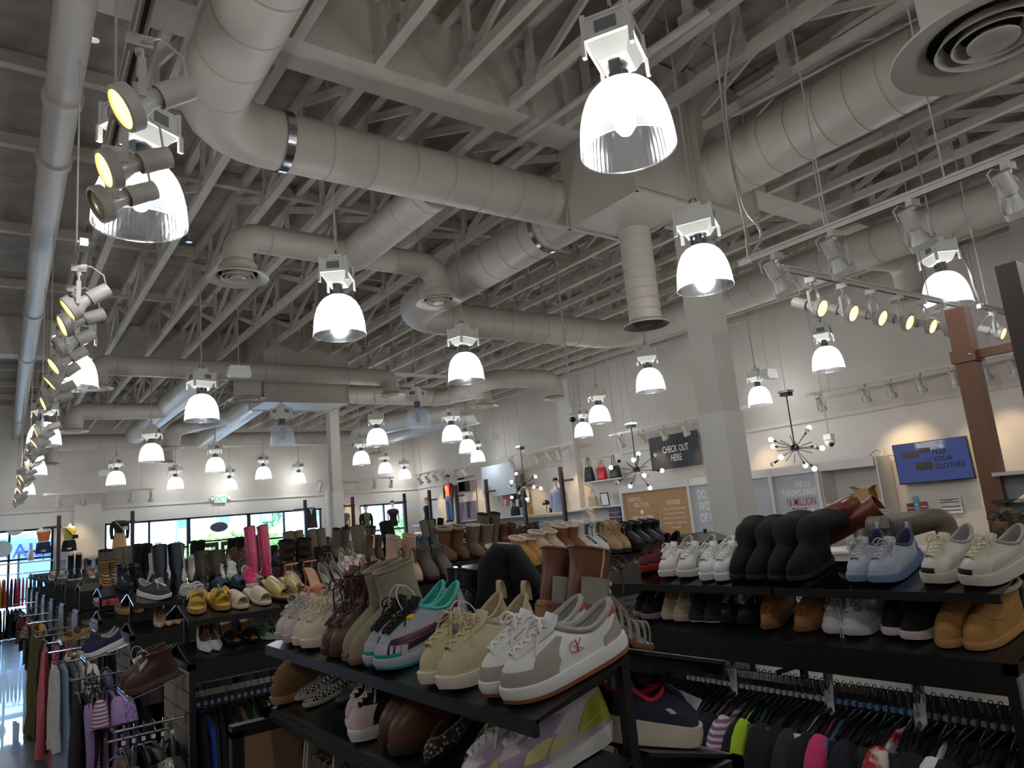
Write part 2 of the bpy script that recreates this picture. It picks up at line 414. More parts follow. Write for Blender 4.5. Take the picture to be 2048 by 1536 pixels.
def street_lamp(px, py, Y, label):
    p = at(px, py, y=Y)
    t = thing('street_lamp', label, 'street lamp', (p[0], p[1], -0.02))
    z = p[2]+0.02
    MB().lathe([(0.02, z+0.3), (0.06, z+0.26), (0.17, z+0.16), (0.215, z), (0.18, z-0.15), (0.09, z-0.24), (0.08, z-0.27)], 20).build('globe', m_globe, t, 60)
    MB().lathe([(0.16, 0), (0.16, 0.25), (0.07, 0.4), (0.05, z-0.5), (0.09, z-0.35), (0.09, z-0.26), (0.0, z-0.25)], 12).build('post', m_black, t, 40)
street_lamp(336, 1085, 29.0, 'globe street lamp outside, left of the entrance doors')
street_lamp(568, 1066, 29.0, 'globe street lamp outside, right of the pink boots')
for px, col, lab in ((353, (90, 140, 210), 'blue and yellow banner pole outside, left of the doors'), (435, (110, 170, 220), 'slim blue flag pole outside above the doors'), (520, (140, 150, 190), 'slim banner pole outside right of the doors')):
    p = at(px, 1050, y=46)
    t = thing('banner_pole', lab, 'pole', (p[0], 46, -0.02))
    MB().cyl((0, 0, 0), (0, 0, 7.5), 0.06, 8).build('pole', mat('pole_blue', (120, 150, 190), 0.5), t, 40)
    MB().box2((0.08, -0.02, 3.2), (0.75, 0.02, 4.6)).build('banner', mat('banner_%d' % col[0], col, 0.7), t)
um = thing('patio_umbrella', 'white patio umbrella outside the right-hand window', 'umbrella', (at(612, 1075, y=33)[0], 33, -0.02))
MB().lathe([(0.02, 3.2), (1.9, 2.45), (1.88, 2.38), (0.03, 3.05)], 8).build('canopy', mat('canvas_white', (235, 234, 232), 0.8), um)
MB().cyl((0, 0, 0), (0, 0, 3.2), 0.03, 8).build('pole', m_black, um, 40)
# ---------------------------------------------------------------- ducts
m_duct = mat('duct_paint', (182, 172, 160), 0.5, var=0.03, vscale=2.0)
m_flex = mat('flex_duct_paint', (188, 180, 170), 0.4)
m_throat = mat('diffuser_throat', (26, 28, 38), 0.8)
def duct(label, pts, r, rad=0.75, name='round_duct', pitch=0.42, caps=True, band=()):
    path = arc_path(pts, rad, 5) if len(pts) > 2 else np.array(pts, float)
    base = path[0].copy(); rel = path-base
    pts_, rr = [rel[0]], [r]
    for a, b in zip(rel[:-1], rel[1:]):
        L = np.linalg.norm(b-a); d = (b-a)/L
        if L >= 0.9:
            for t in np.arange(0.12, L-0.1, pitch):
                for dt, k in ((-0.012, 0), (-0.007, -0.009), (0.007, -0.009), (0.012, 0)): pts_.append(a+d*(t+dt)); rr.append(r+k)
        pts_.append(b); rr.append(r)
    o = MB().sweep(np.array(pts_), np.array(rr), 32, caps).build(name, m_duct, None, 18, base); tag(o, label, 'duct')
    for c in band:
        c = np.array(c)-base; i = int(np.argmin([np.linalg.norm(np.cross(b-a, c-a))/np.linalg.norm(b-a)+(0 if 0 <= (c-a)@(b-a) <= (b-a)@(b-a) else 9) for a, b in zip(rel[:-1], rel[1:])]))
        d = rel[i+1]-rel[i]; d /= np.linalg.norm(d)
        MB().cyl(c-d*0.035, c+d*0.035, r+0.012, 32, caps=False).build('clamp_band', m_chrome, o, 40)
    return o
def flex(label, pts, r, pitch=0.085):
    path = arc_path(pts, 0.9, 8) if len(pts) > 2 else np.array(pts, float)
    seg = np.linalg.norm(np.diff(path, axis=0), axis=1); s = np.r_[0, np.cumsum(seg)]
    n = int(s[-1]/(pitch/2)); q = np.linspace(0, s[-1], n)
    P = np.stack([np.interp(q, s, path[:, i]) for i in range(3)], 1)
    rr = r*np.where(np.arange(n) % 2 == 0, 1.0, 0.955); base = P[0].copy()
    return tag(MB().sweep(P-base, rr, 24).build('flexible_duct', m_flex, None, 60, base), label, 'duct')
def diffuser(p, D, label, neck_top, group='round ceiling diffusers'):
    R = D/2; t = thing('ceiling_diffuser', label, 'air diffuser', p, group=None)
    MB().lathe([(R*0.62, 0.06), (R*0.66, 0.05), (R, 0.0), (R*0.995, -0.012), (R*0.72, 0.02), (R*0.64, 0.045)], 40).build('flange', m_duct, t, 40)
    MB().lathe([(R*0.62, 0.05), (R*0.62, max(0.14, neck_top-p[2])), (R*0.5, max(0.14, neck_top-p[2])+0.05)], 32).build('neck', m_duct, t, 40)
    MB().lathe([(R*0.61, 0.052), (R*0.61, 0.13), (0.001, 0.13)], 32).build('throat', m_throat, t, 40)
    for k, q in enumerate((0.56, 0.4)):
        MB().lathe([(R*q, 0.0), (R*(q-0.1), 0.075), (R*(q-0.11), 0.07), (R*(q-0.015), -0.004), (R*q, 0.0)], 32).build('cone_ring', m_duct, t, 60)
    MB().lathe([(0.001, 0.006), (R*0.13, 0.004), (R*0.25, -0.012), (R*0.25, 0.0), (R*0.14, 0.05), (0.001, 0.055)], 28).build('centre_cone', m_duct, t, 40)
    return t
def plenum(lo, hi, label):
    t = tag(MB().box2((0, 0, 0), np.array(hi)-np.array(lo)).build('duct_plenum', m_duct, None, None, lo), label, 'plenum')
    d = np.array(hi)-np.array(lo); b = MB()
    for x in (0, d[0]):
        for y in (0, d[1]): b.box((x, y, d[2]/2), (0.03, 0.03, d[2]))
    for y in (0, d[1]): b.box((d[0]/2, y, 0), (d[0]+0.04, 0.035, 0.03))
    for x in (0, d[0]): b.box((x, d[1]/2, 0), (0.035, d[1]+0.04, 0.03))
    b.build('flange_seams', m_duct, t); return t
duct('thick round duct turning a gored elbow above the left track lights', [(1.30, -3, 5.6), (1.34, 5.76, 5.6), (5.5, 5.68, 5.6)], 0.26, 0.55, band=[(2.05, 5.746, 5.6)])
plenum((5.12, 4.42, 5.2), (6.07, 5.45, 6.8), 'square sheet-metal drop box behind the large near lamp')
plenum((6.09, 4.33, 5.2), (7.0, 4.95, 6.8), 'smaller sheet-metal drop box where the right duct begins')
duct('thick round duct running from the drop box toward the top right corner', [(6.38, 4.33, 5.62), (6.3, -3, 5.62)], 0.325, pitch=0.3)
duct('long round duct that leaves the drop box, bends twice and returns along the right side', [(5.55, 5.6, 5.6), (5.52, 10.15, 5.6), (10.62, 10.1, 5.6), (10.55, -3, 5.6)], 0.29, 0.7, band=[(5.545, 6.3, 5.6)])
duct('straight duct branching off the thick duct behind the middle lamp', [(3.68, 5.9, 5.55), (3.6, 7.8, 5.5)], 0.21)
duct('curved cross duct ending in two diffusers behind the middle lamp', [(2.19, 7.72, 5.05), (2.19, 7.72, 5.5), (4.77, 7.75, 5.5), (4.77, 7.75, 5.05)], 0.165, 0.36, pitch=0.8)
diffuser((2.19, 7.72, 5.0), 0.66, 'round diffuser at the left end of the curved cross duct', 5.06)
diffuser((4.77, 7.75, 5.0), 0.6, 'round diffuser at the right end of the curved cross duct', 5.06)
duct('vertical drop duct below the square drop box', [(5.88, 5.2, 5.2), (5.88, 5.2, 4.14)], 0.18, pitch=0.12)
diffuser((5.88, 5.2, 4.09), 0.51, 'round diffuser at the foot of the vertical drop duct', 4.16)
diffuser((4.64, 1.2, 4.6), 1.08, 'very large close round diffuser in the top right corner', 6.8)
duct('short branch elbow dropping from the right-hand duct behind the track lights', [(10.5, 5.0, 5.55), (11.45, 4.7, 5.5), (11.45, 4.7, 4.95)], 0.22, 0.45, pitch=0.9)
diffuser((11.45, 4.7, 4.88), 0.66, 'round diffuser under the branch elbow behind the bright right lamp', 4.97)
# second air unit further back
plenum((4.75, 15.0, 5.0), (6.65, 16.1, 6.8), 'wide sheet-metal drop box in the far middle of the ceiling')
duct('slim cross duct with an elbow at each end in the far left ceiling', [(1.57, 14.4, 5.12), (1.57, 14.4, 5.5), (7.45, 14.45, 5.5), (7.45, 14.45, 5.15)], 0.19, 0.42, pitch=0.9)
diffuser((1.57, 14.4, 5.07), 0.55, 'round diffuser behind the lamp at the left track lights', 5.13)
diffuser((7.45, 14.45, 5.1), 0.62, 'round diffuser at the right end of the far slim cross duct', 5.16)
duct('thick duct passing in front of the far column and bending toward the right wall', [(6.3, 16.1, 5.45), (9.85, 16.1, 5.4), (9.9, 13.75, 5.45), (11.6, 13.6, 5.45), (11.6, 13.6, 5.0)], 0.235, 0.5)
diffuser((11.6, 13.6, 4.95), 0.6, 'round diffuser nearest the right wall in the middle distance', 5.02)
duct('short elbow duct dropping toward the camera from the far thick duct', [(9.5, 16.1, 5.35), (10.12, 14.6, 5.35), (10.12, 14.6, 4.95)], 0.2, 0.4, pitch=0.9)
diffuser((10.12, 14.6, 4.9), 0.72, 'round diffuser under the short elbow left of the right wall', 4.97)
duct('vertical drop duct hanging left of the far drop box', [(4.42, 15.1, 5.75), (4.42, 15.1, 5.1)], 0.27, pitch=0.3)
diffuser((4.42, 15.1, 5.05), 0.8, 'round diffuser under the drop left of the far drop box', 5.12)
flex('ribbed flexible duct slanting down the far left ceiling', [(3.5, 14.5, 5.45), (3.5, 22.9, 5.45)], 0.27)
flex('ribbed flexible duct running back from the far drop box', [(5.2, 16.2, 5.4), (5.62, 24.0, 5.4)], 0.28)
duct('slim elbow duct branching left from the ribbed flexible duct', [(3.4, 18.3, 5.35), (1.6, 18.55, 5.35), (1.58, 18.55, 4.95)], 0.19, 0.4, pitch=0.9)
diffuser((1.58, 18.55, 4.9), 0.62, 'round diffuser on the slim elbow beside the left track lights', 4.97)
duct('bent duct dropping between the two ribbed flexible ducts', [(5.35, 19.2, 5.45), (4.25, 21.5, 5.4), (4.22, 21.7, 4.95)], 0.22, 0.5, pitch=0.9)
diffuser((4.22, 21.75, 4.88), 0.7, 'round diffuser under the bent duct in the far left', 4.97)
duct('straight duct running along the top of the far wall', [(0.9, 25.0, 5.5), (12.6, 24.4, 5.5)], 0.25, pitch=0.6)
flex('ribbed flexible duct bending down beside the far column', [(11.4, 17.0, 5.4), (10.05, 21.9, 5.4), (10.0, 22.0, 4.95)], 0.3)
diffuser((10.0, 22.0, 4.88), 0.7, 'round diffuser right of the far column', 4.97)
flex('second ribbed flexible duct, nearer the right wall in the far ceiling', [(11.9, 17.4, 5.2), (11.2, 23.0, 5.3)], 0.28)
p = at(752, 908, z=4.9); diffuser(p, 0.62, 'small far diffuser near the corner of the two walls', 5.4)
p = at(100, 930, z=4.75); p[1] = min(p[1], 25.5); diffuser(p, 0.62, 'far diffuser low behind the left track lights', 5.45)
p = at(335, 925, z=4.8); p[1] = min(p[1], 25.5); diffuser(p, 0.55, 'small far diffuser above the wall track on the far wall', 5.4)
# ---------------------------------------------------------------- high-bay lamps
def shade_material(k, nm):
    m = bpy.data.materials.new(nm); m.use_nodes = True
    nt = m.node_tree; nt.nodes.remove(nt.nodes['Principled BSDF']); out = nt.nodes['Material Output']
    tr = nt.nodes.new('ShaderNodeBsdfTransparent'); tl = nt.nodes.new('ShaderNodeBsdfTranslucent'); gl = nt.nodes.new('ShaderNodeBsdfGlossy')
    tr.inputs[0].default_value = (0.96, 0.98, 1, 1); tl.inputs[0].default_value = (0.85, 0.9, 0.95, 1); gl.inputs['Roughness'].default_value = 0.15
    a = nt.nodes.new('ShaderNodeMixShader'); a.inputs[0].default_value = k
    b = nt.nodes.new('ShaderNodeMixShader'); b.inputs[0].default_value = 0.08
    nt.links.new(tr.outputs[0], a.inputs[1]); nt.links.new(tl.outputs[0], a.inputs[2])
    nt.links.new(a.outputs[0], b.inputs[1]); nt.links.new(gl.outputs[0], b.inputs[2]); nt.links.new(b.outputs[0], out.inputs['Surface'])
    return m
m_shade = shade_material(0.14, 'prismatic_acrylic'); m_shade_far = shade_material(0.24, 'prismatic_acrylic_thick')
m_bulb = emit('metal_halide_glow', (255, 255, 255), 26.0)
m_bulb_off = mat('bulb_off', (190, 190, 186), 0.3)
m_box = mat('ballast_enamel', (222, 219, 208), 0.45)
m_grey = mat('grey_bracket', (88, 90, 94), 0.45, metal=0.4)
m_label = mat('rating_label', (120, 120, 124), 0.6)
def dome_mesh(seg, rib=0.006):
    prof = [(0.250, 0.0), (0.2465, 0.06), (0.2395, 0.13), (0.226, 0.20), (0.205, 0.265), (0.175, 0.32), (0.135, 0.362), (0.085, 0.39), (0.055, 0.398)]
    P = []
    for k, (r, z) in enumerate(prof):
        P.append([[(r+(rib if i % 2 else 0))*math.cos(i*2*math.pi/seg), (r+(rib if i % 2 else 0))*math.sin(i*2*math.pi/seg), z] for i in range(seg)])
    b = MB().grid(np.array(P), False, True)
    return b.mesh('refractor_shade', m_shade if rib else m_shade_far, 30 if rib else 179)
DOME = {True: dome_mesh(120), False: dome_mesh(40, 0.0)}
RIM = MB().sweep([[0.2515*math.cos(a), 0.2515*math.sin(a), -0.003] for a in np.arange(48)*2*math.pi/48], 0.0045, 6, closed=True).mesh('shade_rim', m_shade, 60)
def bulbm(m):
    return MB().lathe([(0.001, 0.09), (0.03, 0.095), (0.055, 0.13), (0.062, 0.18), (0.052, 0.24), (0.03, 0.30), (0.024, 0.36), (0.001, 0.37)], 16).mesh('bulb', m, 60)
BULB = bulbm(m_bulb); BULB0 = bulbm(m_bulb_off)
SOCK = MB().cyl((0, 0, 0.375), (0, 0, 0.45), 0.055, 16).box((0.062, 0, 0.44), (0.014, 0.06, 0.15)).box((-0.062, 0, 0.44), (0.014, 0.06, 0.15)).cyl((0, 0, 0.45), (0, 0, 0.53), 0.03, 12).mesh('socket_bracket', m_grey, 40)
def ballast():
    b = MB()
    z0, z1 = 0.50, 0.72
    for a, (w0, w1) in (((z0, z0+0.09), (0.10, 0.16)),):
        P = [[[-w0, -0.08, z0], [w0, -0.08, z0], [w0, 0.08, z0], [-w0, 0.08, z0]], [[-w1, -0.12, z0+0.09], [w1, -0.12, z0+0.09], [w1, 0.12, z0+0.09], [-w1, 0.12, z0+0.09]]]
        b.grid(np.array(P), False, True); b.add(np.array(P[0]), [(3, 2, 1, 0)])
    b.box((0, 0, 0.655), (0.33, 0.25, 0.13))
    b.box((0, 0, 0.595), (0.36, 0.27, 0.018)); b.box((0, 0, 0.715), (0.35, 0.26, 0.014))
    for sx in (-1, 1):
        for sy in (-1, 1):
            b.cyl((sx*0.165, sy*0.12, 0.585), (sx*0.165, sy*0.12, 0.74), 0.016, 8)
            b.box((sx*0.17, sy*0.13, 0.54), (0.03, 0.02, 0.1))
    b.box((0, 0, 0.76), (0.15, 0.12, 0.07))
    return b.mesh('ballast_box', m_box)
BALL = ballast()
LABL = MB().box((0.04, -0.1265, 0.655), (0.1, 0.003, 0.07)).box((-0.1665, 0.0, 0.655), (0.003, 0.12, 0.07)).mesh('rating_label', m_label)
HOOK = MB().sweep([[0.03*math.cos(a), 0, 0.83+0.03*math.sin(a)] for a in np.linspace(-1.4, 4.2, 12)], 0.007, 6).mesh('hook', m_grey, 60)
def highbay(px, py, label, on=True, zr=4.0, p=None, group=None):
    if p is None: p = at(px, py, z=zr)
    if p[1] > 25.6: p = at(px, py, y=25.6)
    near = np.linalg.norm(p) < 6.6
    t = thing('high_bay_lamp', label, 'pendant lamp', p, (0, 0, random.uniform(0, 6.28) if not near else 0.5), group)
    link('refractor_shade', DOME[bool(near)], t); link('shade_rim', RIM, t); link('bulb', BULB if on else BULB0, t)
    link('socket_bracket', SOCK, t); bb = link('ballast_box', BALL, t); link('rating_label', LABL, bb); link('hook', HOOK, t)
    MB().cyl((0, 0, 0.84), (0, 0, ZD+0.005-p[2]), 0.011, 8).build('stem', m_pipe, t, 40)
    if on:
        l = bpy.data.lights.new('lamp_light', 'POINT'); l.energy = LAMP_W; l.color = (0.93, 0.97, 1.0); l.shadow_soft_size = 0.07
        link('lamp_light', l, t, (0, 0, 0.15))
    return t
LAMPS = [
 (1257, 300, 'largest lit high-bay lamp with clear ribbed dome, top centre'),
 (281, 450, 'large lit high-bay lamp hanging behind the left track spotlights, nearest the left edge'),
 (1411, 575, 'lit high-bay lamp in front of the wide white column'),
 (680, 670, 'lit high-bay lamp in the middle, below the curved cross duct'),
 (1897, 612, 'lit high-bay lamp at the right edge behind the brown post'),
 (146, 775, 'lit high-bay lamp behind the second left track segment'),
 (933, 762, 'lit high-bay lamp below the long duct, centre'),
 (1302, 782, 'lit high-bay lamp hanging under the foot diffuser, left of the wide column'),
 (1658, 740, 'lit high-bay lamp right of the wide column, above the sputnik chandelier'),
 (1521, 809, 'smaller lit high-bay lamp beside the boxy emergency light'),
 (404, 840, 'lit high-bay lamp below the ribbed flexible duct'),
 (1200, 845, 'lit high-bay lamp against the right wall, above the handbags'),
 (1168, 874, 'lit high-bay lamp just below the dome camera'),
 (837, 854, 'unlit grey high-bay lamp right of the far column'),
 (755, 891, 'lit high-bay lamp right of the far column, larger of its cluster'),
 (905, 883, 'lit high-bay lamp before the right wall, largest of three in a row'),
 (936, 906, 'lit high-bay lamp before the right wall, middle of three in a row'),
 (956, 924, 'lit high-bay lamp before the right wall, smallest of three in a row'),
 (723, 929, 'small lit high-bay lamp just right of the far column'),
 (771, 947, 'small lit high-bay lamp left of the corner of the walls'),
 (810, 958, 'smallest lit high-bay lamp, in the corner of the walls'),
 (303, 923, 'lit high-bay lamp before the far wall, left of the ribbed ducts'),
 (431, 944, 'lit high-bay lamp before the far wall, above the exit sign'),
 (565, 887, 'unlit grey high-bay lamp left of the far column'),
 (351, 978, 'small lit high-bay lamp above the far wall track lights'),
 (232, 970, 'lit high-bay lamp before the far wall, left of centre'),
 (527, 958, 'small lit high-bay lamp before the far wall, right of the exit sign'),
 (459, 980, 'small lit high-bay lamp just above the exit sign'),
 (598, 967, 'small lit high-bay lamp left of the far column'),
 (88, 891, 'lit high-bay lamp behind the third left track segment'),
 (68, 951, 'lit high-bay lamp behind the fourth left track segment'),
 (50, 990, 'lit high-bay lamp at the far end of the left track lights')]
for px, py, lab in LAMPS: highbay(px, py, lab, not lab.startswith('unlit'))
# unseen lamps continuing the rows, added behind and beside the camera for their light
for i, (x, y) in enumerate(((-2.2, 4.1), (-2.2, 0.2), (0.6, -0.6), (2.7, -1.9), (5.0, -0.4), (7.6, 0.4), (10.4, -0.6), (-2.2, 8.3), (-2.2, 16), (0.6, -4.2), (5.2, -4.4))):
    highbay(0, 0, 'unseen high-bay lamp added behind or beside the camera for its light', True, p=np.array([x, y, 4.0]), group='high-bay lamps out of the picture')
# ---------------------------------------------------------------- track lights
m_track = mat('track_enamel', (205, 198, 188), 0.4)
m_face_on = emit('warm_lamp_face', (255, 190, 104), 3.6)
m_face_off = mat('lamp_face_off', (170, 150, 120), 0.15, metal=0.6)
m_ring_on = emit('warm_lamp_rim', (255, 200, 110), 3.0)
m_refl = mat('lamp_glass_body', (205, 202, 196), 0.2)
SP_YOKE = MB().box((0, 0, -0.02), (0.07, 0.035, 0.04)).cyl((0, 0, -0.04), (0, 0, -0.06), 0.012, 8).sweep([[0, 0.02+0.045*math.sin(a), -0.06-0.06*(1-math.cos(a))] for a in np.linspace(-1.5, 1.5, 9)], 0.006, 6).box((0, 0.066, -0.17), (0.02, 0.006, 0.12)).box((0, -0.064, -0.17), (0.02, 0.006, 0.12)).mesh('spotlight', m_track, 40)
SP_HOUS = MB().lathe([(0.001, -0.165), (0.036, -0.165), (0.038, -0.06), (0.034, -0.06)], 16, R=roty(math.pi/2)).mesh('socket_housing', m_track, 40)
SP_BODY = MB().lathe([(0.026, -0.075), (0.03, -0.03), (0.052, 0.015), (0.06, 0.04), (0.060, 0.052)], 20, R=roty(math.pi/2)).mesh('lamp_body', m_refl, 50)
SP_RING = MB().lathe([(0.058, 0.02), (0.068, 0.02), (0.068, 0.055), (0.056, 0.058), (0.056, 0.05)], 20, R=roty(math.pi/2)).mesh('gimbal_ring', m_track, 40)
def facem(m, n): return MB().lathe([(0.001, 0.056), (0.03, 0.055), (0.056, 0.05)], 20, R=roty(math.pi/2)).mesh(n, m, 60)
SP_FACE = {True: facem(m_face_on, 'lamp_face'), False: facem(m_face_off, 'lamp_face')}
SP_WIRE = MB().sweep([[0.0, 0.03, -0.03], [-0.05, 0.05, -0.02], [-0.11, 0.04, -0.06], [-0.13, 0.01, -0.14]], 0.004, 6).mesh('lead_wire', m_track, 60)
def head(track, p, az, tilt, on=True, power=0.0, s=1.0, cone=50):
    o = link('spotlight', SP_YOKE, track, p, (0, 0, az)); o.scale = (s, s, s)
    for n, me in (('socket_housing', SP_HOUS), ('lamp_body', SP_BODY), ('gimbal_ring', SP_RING), ('lamp_face', SP_FACE[bool(on)])):
        link(n, me, o, (0, 0, -0.215), (0, tilt, 0))
    link('lead_wire', SP_WIRE, o)
    if power:
        l = bpy.data.lights.new('spot_light', 'SPOT'); l.energy = power; l.color = (1.0, 0.72, 0.42); l.spot_size = math.radians(cone); l.spot_blend = 0.9; l.shadow_soft_size = 0.05
        q = link('spot_light', l, o, (0.08*math.cos(tilt), 0, -0.215-0.08*math.sin(tilt)), (0, tilt-math.pi/2, 0))
def track(p0, p1, label, hangs=(0.1, 0.9), ztop=None):
    p0 = np.array(p0, float); p1 = np.array(p1, float); L = np.linalg.norm(p1-p0); a = math.atan2(p1[1]-p0[1], p1[0]-p0[0])
    t = thing('track_light', label, 'track light', p0, (0, 0, a))
    MB().box2((0, -0.018, 0), (L, 0.018, 0.036)).box2((0, -0.03, 0.036), (L, 0.03, 0.052)).build('track_rail', m_track, t)
    MB().box2((0.02, -0.008, -0.001), (L-0.02, 0.008, 0.001)).build('track_slot', m_black, t)
    MB().box2((-0.07, -0.022, -0.004), (0.05, 0.022, 0.045)).build('end_feed', m_white, t)
    for h in hangs:
        MB().cyl((L*h, 0, 0.05), (L*h, 0, (ztop or ZD)+0.005-p0[2]), 0.006, 6).build('hanger_rod', m_pipe, t, 40)
    t['len'] = L; t['az'] = a
    return t
ZT = 4.0
def lt(px, py): return at(px, py, z=ZT)
# left rows, seen end-on
segs = [((312, -60), (222, 305), [(300, 80), (258, 220), (232, 322)], 'left track segment nearest the camera with three warm spotlights'),
        ((166, 498), (95, 782), [(160, 530), (150, 572), (139, 622), (129, 662), (120, 700), (111, 733), (104, 752)], 'second left track segment with a dense row of spotlights'),
        ((89, 806), (58, 915), [(86, 818), (80, 842), (75, 862), (71, 880), (66, 896), (62, 905)], 'third left track segment with overlapping spotlights'),
        ((52, 920), (42, 958), [(51, 924), (48, 936), (46, 944), (44, 952)], 'fourth left track segment, small and far'),
        ((40, 966), (33, 992), [(39, 970), (37, 977), (35.5, 984), (34, 990)], 'last and smallest left track segment by the far wall')]
for k, (a, b, hs, lab) in enumerate(segs):
    p0, p1 = lt(*a), lt(*b)
    if p1[1] > 25.5: p1 = p0+(p1-p0)*((25.5-p0[1])/(p1[1]-p0[1]))
    t = track(p0, p1, lab, (0.12, 0.88)); az = t['az']; L = t['len']
    for i, h in enumerate(hs):
        s = min(max((lt(*h)-p0) @ (p1-p0)/L, 0.05), L-0.05)
        head(t, (s, 0, 0), math.pi-az+(0.05 if k == 0 else -0.02)+random.uniform(-0.15, 0.15), 0.5+random.uniform(-0.15, 0.2), on=(k == 0 and i < 2) or (k > 0 and i % 3 != 2), s=1.25)
# rectangular frame near the right
pA = at(1495, 528, z=ZT); pB = at(2075, 300, z=ZT); t = track(pA, pB, 'long track rail slanting to the right edge with four spotlights', (0.35, 0.75))
for px, py, on in ((1563, 508, False), (1672, 462, True), (1832, 402, True), (2025, 330, True)):
    s = (at(px, py, z=ZT)-pA) @ (pB-pA)/t['len']; head(t, (s, 0, 0), -t['az']-0.2, 1.05, on, s=1.3)
pA = at(1562, 542, z=ZT); pB = at(1915, 614, z=ZT); t = track(pA, pB, 'short track rail with six lit spotlights left of the brown post', (0.25, 0.8))
for px, py in ((1622, 553), (1684, 566), (1742, 578), (1800, 588), (1846, 598), (1884, 606)):
    s = (at(px, py, z=ZT)-pA) @ (pB-pA)/t['len']; head(t, (s, 0, 0), -1.55-t['az'], 0.5, True, s=1.3, power=SPOT_W*0.4)
pA = at(1963, 617, z=ZT); pB = at(2090, 650, z=ZT); t = track(pA, pB, 'track rail at the right edge beyond the brown post', (0.1,))
for px, py in ((1988, 622), (2046, 640)):
    s = (at(px, py, z=ZT)-pA) @ (pB-pA)/t['len']; head(t, (s, 0, 0), -1.55-t['az'], 0.5, True, s=1.2)
# rows along the right wall and far wall
def wall_track(pa, pb, xs, lab, power=SPOT_W, on=(), x=13.6):
    p0, p1 = (at(*pa, x=x), at(*pb, x=x)) if x else (at(*pa, y=25.3), at(*pb, y=25.3))
    p0[2] = p1[2] = ZT
    t = track(p0, p1, lab, (0.12, 0.88)); L = t['len']
    for i, f_ in enumerate(xs):
        lit = i in on
        head(t, (f_*L, 0, 0), (0 if x else math.pi/2)-t['az']+random.uniform(-0.25, 0.25), 1.0+random.uniform(-0.08, 0.1), lit, power if lit else 0.0, s=1.3, cone=62)
wall_track((1618, 790), (2045, 702), (0.06, 0.3, 0.43, 0.57, 0.72, 0.85, 0.96), 'wall track above the television on the right wall', on=(1, 2, 4, 5))
wall_track((1222, 870), (1500, 822), (0.08, 0.26, 0.42, 0.58, 0.75, 0.92), 'wall track above the check-out sign', on=(1, 3, 5))
wall_track((997, 917), (1142, 886), (0.2, 0.38, 0.55, 0.72, 0.84, 0.96), 'wall track above the hanging white board', on=(0, 2, 4))
wall_track((832, 962), (938, 934), (0.1, 0.25, 0.4, 0.55, 0.75, 0.92), 'wall track above the maroon jacket mannequin', on=(0, 2, 4))
wall_track((92, 990), (308, 984), (0.11, 0.33, 0.54, 0.77, 0.97), 'wall track on the far wall left of the exit sign', x=None, on=(1,))
wall_track((634, 967), (788, 958), (0.03, 0.5, 0.72, 0.95), 'wall track on the far wall behind the slim column', x=None, on=(1, 3))
